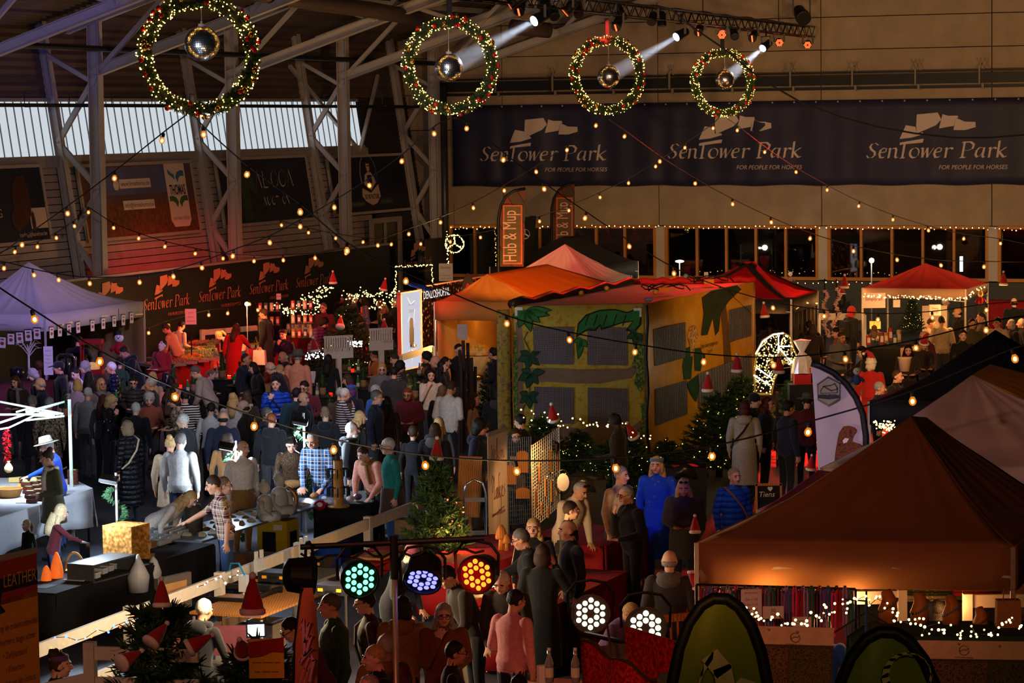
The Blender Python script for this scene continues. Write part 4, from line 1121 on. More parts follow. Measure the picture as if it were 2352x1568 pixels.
for pts in([(1570,800),(1582,796),(1588,820),(1584,870),(1568,872),(1564,840)],[(1592,800),(1606,798),(1612,820),(1606,852),(1594,850)],[(1574,880),(1600,860),(1604,890),(1596,922),(1582,900)]):
 poly_on(pts,TR,nRt,0.03,M_leaf2,'painted_leaf')
mb=MB()
a,b=plane_pt(1607,800,TR,nRt,0.03),plane_pt(1645,790,TR,nRt,0.03)
xd=(b-a);w_=xd.length;xd.normalize()
M4=Matrix(((xd.x,0,nRt.x,Q(a).x+xd.x*w_/2),(xd.y,0,nRt.y,Q(a).y+xd.y*w_/2),(xd.z,1,nRt.z,Q(a).z),(0,0,0,1)))
put_text(mb,'baby beer jungle van',M4,width=w_,shear=0.2);put_text(mb,'1 tot 4',M4@Matrix.Translation((0,-0.13,0)),size=0.12)
mb.build('lettering',M_leafd,PH)
M_tape=mat('white_tape',(196,188,180),rough=0.5)
poly_on([(1182,705),(1200,705),(1200,712),(1188,712),(1188,725),(1182,725)],TL,nFr,0.04,M_tape,'tape')
poly_on([(1455,707),(1473,707),(1473,727),(1468,727),(1468,713),(1455,713)],TL,nFr,0.04,M_tape,'tape')
MB().tube([Q(TR+nRt*.03+Vector((0.02*math.sin(k*1.7),0,-0.32*k)))for k in range(10)],0.03,6).build('lacing_cord',M_black,PH)
MB().tube([Q(TL.lerp(TK,k/14)+Vector((0,0,0.06+0.04*math.sin(k*2.1))))for k in range(15)],0.09,7).build('edge_roll',mat('dark_sheet',(46,30,24),rough=0.4),PH,smooth=True)
MB().tube([Q(TK.lerp(TB,k/14)+Vector((0,0,0.06+0.03*math.sin(k*2.7))))for k in range(15)],0.07,7).build('edge_roll',mred,PH,smooth=True)  # red light along the back edge is put into this roll's colour
fl=MB()
def ff(s,q):p=TL+(TL-TR).normalized()*(0.05+0.24*s)+nFr*(0.1+0.05*math.sin(q*9));p.z=3.15*(1-q)+.02;return Q(p)
fl.slab(ff,3,14,0.05).build('rolled_flap',patmat('flap_print','noise3',[(80,74,64),(150,122,30),(110,96,60)],0.6,0.5),PH,smooth=True)
M_blk2=mat('black_cable',(20,20,22),rough=0.5)
for px,py,r,c,lab in((1335,673,0.05,(190,140,40),'small yellow ball at the red edge of the play house roof'),(1505,671,0.05,(190,140,40),'small yellow ball beside the cables on the play house roof'),(1393,662,0.05,(180,140,50),'small yellow ball among the red folds of the play house roof')):
 p=P(px,py,3.27);MB().ball((0,0,0),r,12,8).build('yellow_ball',mat('yellow_ball',c,rough=0.4),smooth=True,loc=p,label=lab,cat='ball')
p=P(1488,688,3.27);MB().cyl((-0.05,0,0),(0.06,0.02,0),0.04,n=10).cyl((0.06,0.02,0),(0.09,0.02,0),0.02,n=8).build('tape_roll',mat('tape_blue',(140,160,220)),loc=p,label='blue and white roll lying near the front corner of the play house roof',cat='roll')
for px,py,lab in((1525,671,'black and orange ratchet strap coil in the middle of the play house roof'),(1628,652,'black lamp holder with orange tape near the back of the play house roof')):
 t=thing('cable_coil',lab,'cable',P(px,py,3.26))
 MB().box((0,0,0.05),(0.2,0.12,0.09)).build('strap_buckle',mat('orange_tape',(196,110,30)),t)
 MB().tube([(0.5*math.cos(k*.5)*(1-k*.02),0.2*math.sin(k*.9),0.03+0.12*abs(math.sin(k*.7)))for k in range(22)],0.012,5).build('cord',M_blk2,t)
# ==== HANGING DECORATION: wreaths, mirror balls, festoons
M_fir=mat('fir_needles',(44,72,34),rough=0.8,noise=0.35,scale=8)
M_bark=mat('fir_bark',(58,42,30),rough=0.9)
M_fairy=glow('fairy_light',(255,196,104),14.0)
M_fairyw=glow('fairy_light_cool',(226,236,255),12.0)
M_wlight=glow('wreath_light',(255,180,76),26.0,True)
M_red=mat('red_bauble',(170,14,16),rough=0.18,noise=0.05,spec=0.6)
M_gold=mat('gold_bauble',(200,150,70),rough=0.25,metal=0.9,noise=0.1)
def needles(mb,pts,ln,n=5,rnd=random,w=0.16):
 ''
 for p,d in pts:
  p=Vector(p);d=Vector(d)
  for k in range(n):
   e=(d+Vector((rnd.uniform(-1,1),rnd.uniform(-1,1),rnd.uniform(-1,1)))*0.75)
   if e.length<.05:continue
   e=e.normalized()*ln*rnd.uniform(.7,1.2)
   sd=e.cross(Vector((rnd.uniform(-1,1),rnd.uniform(-1,1),rnd.uniform(-1,1))))
   if sd.length<1e-6:continue
   sd=sd.normalized()*ln*w
   mb.add([p-sd,p+sd,p+e+sd*.2,p+e-sd*.2],[(0,1,2,3)])
 return mb
rw=random.Random(3)
RMAJ,RMIN=0.79,0.085
def ring_pt(a,b,r):return Vector(((RMAJ+r*math.cos(b))*math.cos(a),r*math.sin(b),(RMAJ+r*math.cos(b))*math.sin(a)))
pts=[]
for i in range(1500):
 a,b=rw.uniform(0,2*pi),rw.uniform(0,2*pi);p=ring_pt(a,b,RMIN*rw.uniform(.5,1.05));c=ring_pt(a,0,0)
 pts.append((p,(p-Vector((RMAJ*math.cos(a),0,RMAJ*math.sin(a)))).normalized()+Vector((-math.sin(a),0,math.cos(a)))*.6))
me_fol=needles(MB(),pts,0.06,6,rw).mesh('foliage',M_fir)
me_ring=MB().tube([(RMAJ*math.cos(a),0,RMAJ*math.sin(a))for a in[i*2*pi/40 for i in range(41)]],0.06,8).mesh('ring_core',mat('ring_core',(24,34,18)))
mb=MB()
for i in range(420):
 a,b=rw.uniform(0,2*pi),rw.uniform(0,2*pi);mb.ball(ring_pt(a,b,RMIN*rw.uniform(1.0,1.6)),rw.uniform(.006,.0115),6,4)
me_wl=mb.mesh('light_string',M_wlight)
me_rb=MB().ball((0,0,0),.04,12,8).cyl((0,0,.036),(0,0,.05),.01,n=6).mesh('bauble',M_red,True)
me_gb=MB().ball((0,0,0),.045,12,8).cyl((0,0,.04),(0,0,.055),.01,n=6).mesh('bauble',M_gold,True)
mb=MB();R=0.255
for j in range(1,25):
 t0,t1=-pi/2+pi*j/26,-pi/2+pi*(j+1)/26
 n=max(6,int(52*math.cos((t0+t1)/2)))
 for k in range(n):
  a0,a1=2*pi*k/n+.012,2*pi*(k+1)/n-.012
  q=[Vector((math.cos(t)*math.cos(a),math.cos(t)*math.sin(a),math.sin(t)))*R for t,a in((t0+.01,a0),(t0+.01,a1),(t1-.01,a1),(t1-.01,a0))]
  c=sum(q,Vector())/4;ax=Vector((rw.uniform(-1,1),rw.uniform(-1,1),rw.uniform(-1,1))).normalized();rt=Matrix.Rotation(rw.uniform(-.05,.05),3,ax)
  mb.add([c*1.012+rt@(p-c)for p in q],[(0,1,2,3)])
me_tiles=mb.mesh('mirror_tile',mat('mirror',(225,228,232),rough=0.22,metal=1.0,noise=0))
me_core=MB().ball((0,0,0),R*.985,24,16).mesh('core',mat('ball_core',(70,70,76),rough=0.4,metal=0.6),True)
me_cap=MB().lathe([(.05,R-.01),(.05,R+.03),(.015,R+.04),(.015,R+.07)],n=10).mesh('cap',M_steel)
WR=[(457,127,41,'largest garland ring with baubles and lights, at the top left'),(1034,151,51,'second garland ring from the left, hanging beside the roof beams'),(1395,173,63.5,'third garland ring from the left, in front of the concrete wall'),(1660,190,73,'smallest garland ring, below the end of the lighting truss')]
wpos=[]
for k,(px,py,D,lab)in enumerate(WR):
 c=PD(px,py,D);wpos.append(c)
 t=thing('garland_ring',lab,'wreath',c,rz=0.25+.02*k,group='light rings under the truss')
 link('foliage',me_fol,t,kind='stuff');link('ring_core',me_ring,t);link('light_string',me_wl,t,kind='stuff')
 for i in range(30):
  a,b=rw.uniform(0,2*pi),rw.uniform(-2.2,.2)
  o=link('bauble',me_rb if i%3 else me_gb,t);o.location=ring_pt(a,b,RMIN*1.35)
 MB().box((0,0,RMAJ+.25),(0.09,0.05,0.5)).build('hanging_strap',M_black,t)
 bp=PD([464,1031,1398,1665][k],[100,155,176,183][k],D)
 b=thing('mirror_ball','mirror ball hanging inside the '+['largest garland ring at top left','second garland ring, caught by a white beam','third garland ring from the left','smallest garland ring at right'][k],'mirror ball',bp,rz=k*.7,group='mirror balls')
 link('mirror_tiles',me_tiles,b);link('core',me_core,b);link('cap',me_cap,b)
 MB().cyl((0,0,R),(0,0,(c.z+RMAJ)-bp.z),.006,n=5).build('wire',M_steel,b)
M_amber=bpy.data.materials.new('bulb_glass');M_amber.use_nodes=True
_n=M_amber.node_tree.nodes;_l=M_amber.node_tree.links;_n.clear()
_o=_n.new('ShaderNodeOutputMaterial');_t=_n.new('ShaderNodeBsdfTransparent');_t.inputs[0].default_value=(1,.86,.6,1)
_e=_n.new('ShaderNodeEmission');_e.inputs[0].default_value=lin((255,150,40));_e.inputs[1].default_value=0.85
_m=_n.new('ShaderNodeMixShader');_m.inputs[0].default_value=.62
_l.new(_t.outputs[0],_m.inputs[1]);_l.new(_e.outputs[0],_m.inputs[2]);_l.new(_m.outputs[0],_o.inputs[0]);M_amber.cycles.emission_sampling='NONE'
M_core=glow('bulb_filament',(255,226,160),10.0)
me_bulb=MB().lathe([(.004,-.135),(.026,-.128),(.041,-.108),(.046,-.085),(.041,-.062),(.028,-.04),(.018,-.02),(.018,-.012)],n=12).ball((0,0,-.085),(.024,.024,.03),8,6,mi=1).mesh('bulb',[M_amber,M_core],True)
me_sock=MB().lathe([(.024,-.028),(.027,.0),(.022,.035),(.008,.042)],n=8).mesh('socket',M_black)
STR=[('cable string of glowing bulbs falling left from the largest garland ring',(430,262),[(375,322),(264,409),(154,490),(52,562)],(-20,596),41,55),('long bulb string from the largest garland ring sagging past the play house front',(446,262),[(467,308),(570,400),(688,486),(797,575),(933,645),(1163,742),(1305,780),(1460,808),(1616,830),(1780,838),(1940,824),(2103,798),(2265,757)],(2380,722),41,44),('bulb string from the second garland ring down to the white tent at left',(1034,272),[(996,307),(924,370),(846,426),(767,476),(690,520),(618,557),(537,588),(463,615),(396,635),(320,648),(205,651),(133,643),(76,632),(10,616)],(-30,604),51,56),('bulb string from the third garland ring to the second steel post',(1382,270),[(1370,289),(1304,345),(1230,395),(1158,438),(1086,478),(1012,511),(939,538),(867,564),(795,582),(723,593),(650,598),(584,600),(512,594),(450,583),(381,567),(320,548),(260,524),(203,488)],(200,482),63.5,68.3),('short bulb string running left from the second steel post',(202,482),[(169,520),(128,547),(87,567),(36,579)],(-20,588),68.3,62),('bulb string from the smallest garland ring to the third steel post',(1652,268),[(1638,295),(1575,340),(1507,383),(1444,421),(1377,454),(1307,484),(1239,509),(1170,530),(1103,546),(1035,556),(967,561),(900,562),(834,557),(772,548),(708,535),(645,518)],(560,480),73,75),('bulb string from the second garland ring sagging right past the red and black tent',(1042,272),[(1072,295),(1158,367),(1248,434),(1346,501),(1443,566),(1546,628),(1655,673),(1774,707),(1893,726),(2017,734),(2141,729),(2266,712)],(2380,690),51,57),('bulb string from the third garland ring to the low red-roofed tent side',(1398,274),[(1437,314),(1515,371),(1596,422),(1682,469),(1770,511),(1862,548),(1960,577),(2059,597),(2159,610),(2261,613)],(2380,602),63.5,64),('bulb string from the smallest garland ring across the banner to the far right',(1670,272),[(1694,300),(1758,350),(1827,396),(1900,437),(1974,474),(2051,505),(2131,530),(2214,549),(2297,560)],(2380,566),73,73),('near black bulb string sagging across the whole hall below the play house',(-20,648),[(75,732),(230,828),(397,910),(585,977),(767,1031),(973,1067),(1185,1080),(1412,1073),(1635,1046),(1859,990),(2096,919),(2327,822)],(2380,796),33,33),('short string of bare bulbs over the sweets stall',(330,756),[(341,765),(388,748),(479,724),(524,720),(572,699),(590,713)],(600,706),68,72)]
M_blue=mat('blue_tape',(24,44,120),rough=0.5)
for si,(lab,p0,bl,p1,d0,d1)in enumerate(STR):
 px=[p0]+bl+[p1];N_=len(px)
 W3=[PD(x,y-(3 if 0<i<N_-1 else 0),d0+(d1-d0)*i/(N_-1))for i,(x,y)in enumerate(px)]
 up=0.10
 path=[]
 for i,w in enumerate(W3):
  path.append(w+Vector((0,0,up if 0<i<N_-1 else 0)))
 sm=[]
 for i in range(N_-1):
  a=path[max(i-1,0)];b=path[i];c=path[i+1];d=path[min(i+2,N_-1)]
  for q in range(5):
   t=q/5;sm.append(0.5*((2*b)+(c-a)*t+(2*a-5*b+4*c-d)*t*t+(3*b-a-3*c+d)*t**3))
 sm.append(path[-1])
 root=thing('festoon_string',lab,'string lights',W3[0],group='festoon light strings')
 o0=W3[0]
 MB().tube([p-o0 for p in sm],0.011,5).build('cable',M_blk2,root)
 for i in range(1,N_-1):
  b=link('bulb',me_bulb,root);b.location=path[i]-o0-Vector((0,0,.045));b.rotation_euler=(rw.uniform(-.25,.25),rw.uniform(-.3,.3),rw.uniform(0,6))
  s_=link('socket',me_sock,b)
 if si==1:
  q=PD(960,656,42.5);MB().tube([(-.22,0,.07),(-.1,0,.03),(.1,0,-.03),(.22,0,-.08)],[.01,.04,.04,.01],8).build('tape_wrap',M_blue,root).location=q-o0
heavy=thing('power_cable','thick black cable drooping from the lighting truss to the right edge','cable',PD(1590,60,55))
MB().tube([PD(x,y,55)-PD(1590,60,55)for x,y in((1540,20),(1590,62),(1660,110),(1750,183),(1840,235),(1930,268),(2010,290),(2100,306),(2190,316),(2270,316),(2370,308))],0.02,6).build('cable',M_blk2,heavy)
# ==== LIGHTING TRUSS
def trY(px):
 k=(px-CX)/FPX
 return(2.17-0.3526*63.5)/(k-0.3526)
def trP(Y):return Vector((2.17+0.3526*(Y-63.5),Y,9.03-0.003*(Y-63.5)))
TA,TBn=trP(46.0),trP(82.6)
td=(TBn-TA).normalized();ts=td.cross(Vector((0,0,1)))
tr=thing('lighting_truss','long black lighting truss carrying stage lamps, hanging under the roof','truss',TA)
cor=[ts*a*.145+Vector((0,0,b*.145))for a,b in((-1,-1),(1,-1),(1,1),(-1,1))]
M_truss=mat('truss_black',(30,28,28),rough=0.4,metal=0.5)
for c in cor:MB().cyl(c,TBn-TA+c,0.024,n=8).build('chord',M_truss,tr,smooth=True)
mb=MB();n=110
for f in range(4):
 a,b=cor[f],cor[(f+1)%4]
 for i in range(n):
  p,q=td*((TBn-TA).length*i/n),td*((TBn-TA).length*(i+1)/n)
  mb.cyl((a if i%2 else b)+p,(b if i%2 else a)+q,.011,n=4)
mb.build('lacing',M_truss,tr,kind='stuff')
MB().tube([Vector((0.05*math.sin(k),0,0.17+.02*math.sin(k*1.7)))+td*k*.6 for k in range(60)],.03,5).build('cable_bundle',M_blk2,tr)
for k in range(5):MB().cyl(td*(3+8*k),td*(3+8*k)+Vector((0,0,3.5)),.012,n=5).build('chain',M_truss,tr)
M_lens0=mat('lens_dark',(40,40,46),rough=0.1,spec=0.7)
M_can=mat('lamp_can',(22,21,23),rough=0.45)
M_redled=glow('led_red',(255,60,26),9.0);M_whiteled=glow('beam_lens',(235,242,255),16.0)
M_mag=glow('led_magenta',(255,60,150),6.0)
ledpos=[(0.0,0.0)]
hexp=[(x*.045+(y%2)*.0225,y*.039)for y in range(-2,3)for x in range(-2,3)]
hexp=[p for p in hexp if.02<math.hypot(p[0]-(0),p[1])<.10]
def stage_lamp(px,py,kind,lab,aim,D=None,sc=1.0):
 Y=D or trY(px);p=PD(px,py,Y)
 d=(Vector(aim)-p).normalized()
 t=thing('stage_lamp',lab,'stage lamp',p,group='stage lamps on the truss')
 x,y,z=frame_to(d);M=Matrix(((x.x,y.x,z.x,0),(x.y,y.y,z.y,0),(x.z,y.z,z.z,0),(0,0,0,1)))
 L_,r=(0.34,.115)if kind!='par'else(0.2,.125)
 L_*=sc;r*=sc
 mb=MB();mb.lathe([(r*.6,-L_),(r*.85,-L_*.9),(r*.9,-L_*.3),(r,-L_*.25),(r,.02),(r*.92,.025)],M,14);mb.build('can',M_can,t,smooth=False)
 mb=MB()
 if kind=='beam':mb.lathe([(r*.86,.015),(r*.86,.03)],M,16);mb.build('lens',M_whiteled,t)
 elif kind=='red':
  mb.lathe([(r*.9,.01),(r*.9,.022)],M,16);mb.build('lens',mat('lens_red',(120,8,8),rough=.2),t)
  mb=MB()
  for hx,hy in hexp:mb.ball(M@Vector((hx*sc,hy*sc,.03)),.017*sc,8,5)
  mb.build('led_array',M_redled,t,kind='stuff')
 elif kind=='slit':
  mb.lathe([(r*.9,.01),(r*.9,.022)],M,16);mb.build('lens',mat('lens_red'),t);MB().add([(-r*.15,-r*.8,.03),(r*.15,-r*.8,.03),(r*.15,r*.8,.03),(-r*.15,r*.8,.03)],[(0,1,2,3)],M).build('led_strip',M_redled,t)
 else:mb.lathe([(r*.9,.01),(r*.9,.022)],M,16);mb.build('lens',M_lens0,t)
 top=trP(Y).z-.16-p.z
 mb=MB();yk=x*(r+.03)
 mb.beam(yk-d*L_*.4,yk*1.0+Vector((0,0,.24*sc))-d*L_*.4,.02,.05);mb.beam(-yk-d*L_*.4,-yk+Vector((0,0,.24*sc))-d*L_*.4,.02,.05)
 mb.beam(yk+Vector((0,0,.24*sc))-d*L_*.4,-yk+Vector((0,0,.24*sc))-d*L_*.4,.05,.02)
 if abs(top)<1.2 and top>.2:mb.cyl(Vector((0,0,.24*sc))-d*L_*.4,Vector((0,0,top))-d*L_*.4,.025,n=6)
 mb.build('yoke',M_truss,t)
 return p
balls=[PD([464,1031,1398,1665][k],[100,155,176,183][k],WR[k][2])for k in range(4)]
BEAMS=[]
for(px,py),tgt,lab in(((1229,47),1,'spotlight sending a white beam to the second mirror ball'),((1555,84),2,'spotlight sending a white beam to the third mirror ball'),((1753,110),3,'spotlight sending a white beam to the mirror ball of the smallest ring')):
 BEAMS.append((stage_lamp(px,py,'beam',lab,balls[tgt],D=WR[tgt][2]+1.2),balls[tgt]))
FL=Vector((0,40,0))
stage_lamp(1658,80,'red','lit red spot right above the smallest garland ring',(4,40,3));stage_lamp(1790,98,'red','lit red lamp second from the truss end',(6,40,3));stage_lamp(1855,103,'red','lit red lamp at the very end of the truss',(4,50,2))
stage_lamp(1172,10,'slit','lamp showing a bright slanted slit, first on the truss at left',(-8,56,4));stage_lamp(1192,26,'slit','lamp with a red rim hanging beside the slit lamp',(-2,50,2));stage_lamp(1300,28,'slit','lamp with a thin red edge between the beam lamp and the third ring',(-4,58,3));stage_lamp(1415,62,'slit','red-edged lamp just above the third garland ring',(0,58,3));stage_lamp(1604,74,'slit','wide red-lit lamp right of the second white beam lamp',(2,60,3));stage_lamp(1728,88,'slit','red slit lamp left of the third white beam lamp',(3,64,3))
for i,(px,py,lab,aim)in enumerate(((1252,22,'unlit black lamp above the first white beam',(0,50,0)),(1274,38,'unlit lamp right of the first white beam lamp',(4,50,0)),(1330,34,'unlit box lamp left of the third ring strap',(3,55,0)),(1496,50,'unlit small lamp midway along the truss',(0,55,0)),(1520,58,'unlit drop-shaped lamp left of the second white beam lamp',(4,66,0)),(1688,84,'unlit lamp right of the red spot',(7,62,0)),(1430,42,'unlit lamp behind the third ring strap',(6,60,0)))):
 stage_lamp(px,py,'plain',lab,aim)
stage_lamp(1846,42,'plain','large black projector standing on the end of the truss',(10,70,5),D=80,sc=1.9)
def hazemat():
 m=bpy.data.materials.new('stage_haze');m.use_nodes=True;N=m.node_tree.nodes;N.clear()
 o=N.new('ShaderNodeOutputMaterial');v=N.new('ShaderNodeVolumeScatter');v.inputs['Color'].default_value=(1,1,1,1);v.inputs['Density'].default_value=0.12;v.inputs['Anisotropy'].default_value=0.0
 m.node_tree.links.new(v.outputs[0],o.inputs['Volume']);return m
M_haze=hazemat()
for i,(a,b)in enumerate(BEAMS):
 d=(b-a).normalized();a2=a+d*.06;ln=(b-a2).length-.2
 o=MB().cyl((0,0,0),d*ln,.11,.20,n=16).build('haze_beam',M_haze,loc=a2,kind='stuff',label='hazy white light beam, %s of the three'%('left','middle','right')[i],cat='haze')
 lamp_spot('beam_lamp',a+d*.05,b,[2600,2600,2600][i],(225,236,255),angle=math.degrees(2*math.atan(.2/ln)),blend=.25,size=.05)
# ==== FRONT STAND OF LED LAMPS
M_gled=glow('led_green',(110,255,180),3.0);M_bled=glow('led_blue',(110,110,255),3.5);M_oled=glow('led_amber',(255,130,30),3.0);M_wled=glow('led_white',(255,244,205),5.0)
def led_par(px,py,D,nrm,lm,lab,rim,r=.14,roll=0.0,led=.0205):
 p=PD(px,py,D);d=Vector(nrm).normalized()
 t=thing('led_lamp',lab,'stage lamp',p,group='LED lamps on the front stands')
 x,y,z=frame_to(d);M=Matrix(((x.x,y.x,z.x,0),(x.y,y.y,z.y,0),(x.z,y.z,z.z,0),(0,0,0,1)))@Matrix.Rotation(roll,4,'Z')
 MB().lathe([(r*.5,-.2),(r*.9,-.17),(r*1.02,-.05),(r*1.08,0),(r*1.08,.03),(r*.98,.03),(r*.96,-.005)],M,20).build('can',M_can,t)
 MB().lathe([(r*.96,-.01),(r*.96,.004)],M,20).build('front_plate',mat('plate_'+rim,{'green':(6,40,20),'blue':(8,8,40),'red':(60,6,4),'white':(26,26,18),'off':(20,20,22)}[rim],rough=.35),t)  # spill from the lit LEDs is put into the plate colour
 if lm:
  for q in range(-2,3):
   for s_ in range(-2,3):
    if abs(q+s_)>2 or(q==0 and s_==0):continue
    o=MB().ball((0,0,0),(led,led,.008),12,5).build('led',lm,t,smooth=True)
    o.matrix_local=M@Matrix.Translation((.052*(q+s_*.5),.052*.866*s_,.008))
 mb=MB()
 for k in(-1,1):mb.tube([x*k*(r+.03),x*k*(r+.035)+Vector((0,0,.16)),x*k*r*.8+Vector((0,0,.24)),Vector((0,0,.26))],.012,6)
 mb.build('bracket',M_can,t)
 return p
DS=21.0
led_par(826,1329,DS,(.25,-1,-.1),M_gled,'LED lamp glowing green on the front cross bar','green',roll=-.55)
led_par(971,1330,DS,(-.15,-1,-.85),M_bled,'LED lamp glowing blue-violet on the front cross bar','blue',roll=.2)
led_par(1096,1319,DS,(-.35,-1,-.05),M_oled,'LED lamp glowing red and amber on the front cross bar','red',roll=.62)
led_par(712,1322,DS,(1,.25,-.1),None,'unlit LED lamp seen from its side at the left end of the cross bar','off')
led_par(1357,1409,DS,(-.1,-1,.12),M_wled,'left LED lamp glowing white, above the red gift bag','white',roll=.5)
led_par(1483,1441,20,(-.05,-1,.12),M_wled,'right LED lamp glowing white, beside the green beach flag','white',roll=.5,r=.145,led=.022)
base=PD(905,1245,DS);base=Vector((base.x,base.y,0));h=PD(905,1245,DS).z
st=thing('lamp_stand','tall T-shaped stand holding four LED lamps over the foreground crowd','stand',base)
a,b=PD(690,1256,DS)-base,PD(1112,1236,DS)-base
MB().cyl(a,b,.022,n=8).build('cross_bar',M_can,st)
MB().cyl((0,0,.0),(0,0,h-.25),.022,n=10).build('pole',mat('pole_warm',(190,160,130),rough=.35,metal=.5),st,smooth=True)
MB().cyl((0,0,h-.28),(0,0,h+.05),.034,n=10).build('collar',M_can,st)
for k in range(3):MB().beam((0,0,.9),(.6*math.cos(k*2.1+.4),.6*math.sin(k*2.1+.4),.02),.03).build('leg',M_can,st)
MB().tube([a.lerp(b,k/20)+Vector((0,0,-.05-.06*abs(math.sin(k*.9))))for k in range(21)],.01,5).build('cable',M_blk2,st)
p2=PD(1440,1500,DS);s2=thing('lamp_stand','low dark stand under the two white LED lamps','stand',(p2 .x,p2 .y,0))
MB().cyl((0,0,0),(0,0,p2 .z+.15),.022,n=8).build('pole',M_can,s2)
a,b=PD(1330,1452,DS)-Vector((p2 .x,p2 .y,0)),PD(1510,1490,20.5)-Vector((p2 .x,p2 .y,0))
MB().cyl(a,b,.02,n=8).build('cross_bar',M_can,s2)
# ==== STALLS AND SMALL THINGS
def one(name,label,cat,loc,mb,mats,group=None,rz=0.0,smooth=False,M=None,kind=None):
 o=mb.build(name,mats,smooth=smooth,label=label,cat=cat,group=group,kind=kind)
 if M is not None:o.matrix_basis=M
 else:o.location=loc;o.rotation_euler=(0,0,rz)
 return o
RZ=-HA
M_blackcloth=mat('black_tablecloth',(22,22,26),rough=0.9,noise=0.2,scale=4)
M_whitecloth=mat('white_tablecloth',(206,208,214),rough=0.85,noise=0.06)
M_redcloth=mat('red_tablecloth',(150,16,22),rough=0.8,noise=0.15,scale=4)
M_greencloth=mat('green_tablecloth',(34,62,40),rough=0.9)
M_card2=mat('cardboard',(150,108,66),rough=0.85,noise=0.15,scale=6)
M_plastic=mat('clear_plastic',(176,182,190),rough=0.3,noise=0.05)
M_wood=patmat('wood_board','wood',[(186,126,66),(150,94,44)],0.55,0.6)
M_osb=patmat('osb_board','osb',[(138,88,34),(182,124,54),(216,166,90)],0.7,1.0)
M_greytop=mat('grey_tabletop',(92,98,106),rough=0.4,noise=0.1)
M_chrome=mat('chrome',(200,204,210),rough=0.15,metal=1.0,noise=0)
def table(label,c,eu,ev,z,cloth,drop=None,legs=True,top=None,group='market tables'):
 c=Vector(c);t=thing('market_table',label,'table',(c.x,c.y,0));o0=Vector((c.x,c.y,0))
 q=[c,c+ev,c+ev+eu,c+eu];q=[Vector((p.x,p.y,z))-o0 for p in q]
 MB().slab(lambda s,r:q[0].lerp(q[1],s).lerp(q[3].lerp(q[2],s),r),2,2,.03).build('table_top',top or cloth,t)
 if drop:
  m=sum(q,Vector())/4
  for i in range(4):
   a,b=q[i],q[(i+1)%4];n=(b-a).cross(Vector((0,0,1))).normalized()
   if n.dot((a+b)/2-m)<0:n=-n
   def fn(s,r,a=a,b=b,n=n):
    p=a.lerp(b,s);return p+n*(.015+.035*r*math.sin(s*(b-a).length*14+i))+Vector((0,0,.004-drop*r))
   MB().slab(fn,max(6,int((b-a).length*10)),3,.008).build('cloth_drop',cloth,t,smooth=True)
 if legs:
  for p in q:
   w=p.lerp(sum(q,Vector())/4,.06);MB().cyl((w.x,w.y,0),(w.x,w.y,z-.03),.018,n=6).build('leg',M_steel,t)
 return t
rf_=random.Random(11)
FIRM={}
def fir_mesh(k):
 if k in FIRM:return FIRM[k]
 r=random.Random(k);pts=[];br=MB();br.tube([(0,0,0),(0.01,0,.5),(0,0,1.0)],[.03,.02,.006],7)
 for lv in range(11):
  z=.1+.08*lv;L=.36*(1-z)+.05;nb=9-lv//3
  for b in range(nb):
   a=2*pi*b/nb+lv*.7+r.uniform(-.2,.2);d=Vector((math.cos(a),math.sin(a),.28+.3*z));d.normalize()
   br.cyl((0,0,z),d*L+Vector((0,0,z)),.009,.003,n=4)
   for q in range(9):
    f=.15+.85*q/8;p=Vector((0,0,z))+d*L*f
    for s in(-1,1):
     sd=Vector((-d.y,d.x,.1))*s*(1.1-f*.7);pts.append((p,(d*.8+sd).normalized()))
 for i in range(8):pts.append(((0,0,1-i*.012),(r.uniform(-.3,.3),r.uniform(-.3,.3),1)))
 fo=needles(MB(),pts,.062,5,r,.13)
 li=MB()
 for i in range(95):
  p,d=pts[r.randrange(len(pts))];li.ball(Vector(p)+Vector(d)*.03,.0042,5,4)
 FIRM[k]=(br.mesh('trunk',M_bark,True),fo.mesh('needles',M_fir),li.mesh('fairy_lights',M_fairy));return FIRM[k]
def fir(px,py,ztop,label,lights=True,k=1,D=None,wide=1.0):
 p=PD(px,py,D)if D else P(px,py,ztop)
 t=thing('fir_tree',label,'tree',(p.x,p.y,0),rz=px*.37,group='fir trees in the market',scale=(p.z*wide,p.z*wide,p.z))
 a,b,c=fir_mesh(k);link('trunk',a,t);link('needles',b,t,kind='stuff')
 if lights:link('fairy_lights',c,t,kind='stuff')
 return t
M_hatred=mat('hat_165_26_26',C['red'],rough=.9,sheen=.3);M_hatw=mat('hat_white',(226,214,206),rough=.95)
sh=MB();sh.lathe([(.135,.04),(.115,.14),(.07,.3),(.03,.4),(.02,.42)],n=14)
me_hc=sh.mesh('hat_cone',M_hatred,True)
me_hb=MB().lathe([(.13,0),(.15,.02),(.15,.06),(.125,.08)],n=14).ball((0,0,.44),.042,10,8).mesh('fur_trim',M_hatw,True)
def hat(px,py,D,label,tilt=(0,0),s=1.0):
 s*=(.42 if px in(1862,1597,1592)else.72)if D>26 else(.8 if px==580 else.58)
 p=PD(px,py,D);t=thing('santa_hat',label,'santa hat',M=Matrix.Translation(p)@Euler((tilt[0],tilt[1],px*.3)).to_matrix().to_4x4()@Matrix.Scale(s,4),group='santa hats on the trees')
 link('hat_cone',me_hc,t);link('fur_trim',me_hb,t)
fir(1650,905,0,'dark fir with warm fairy lights beside the amber side of the play house',k=1,D=50.5,wide=1.5)
fir(1705,862,0,'bare-branched fir with a santa hat near the back corner of the play house',k=2,D=54,wide=1.3)
fir(1245,958,0,'fairy-lit fir in front of the left lower window of the play house',k=3,D=48.6,wide=1.4);fir(1330,990,0,'low fir with lights below the middle of the play house',k=1,D=48.4,wide=1.5)
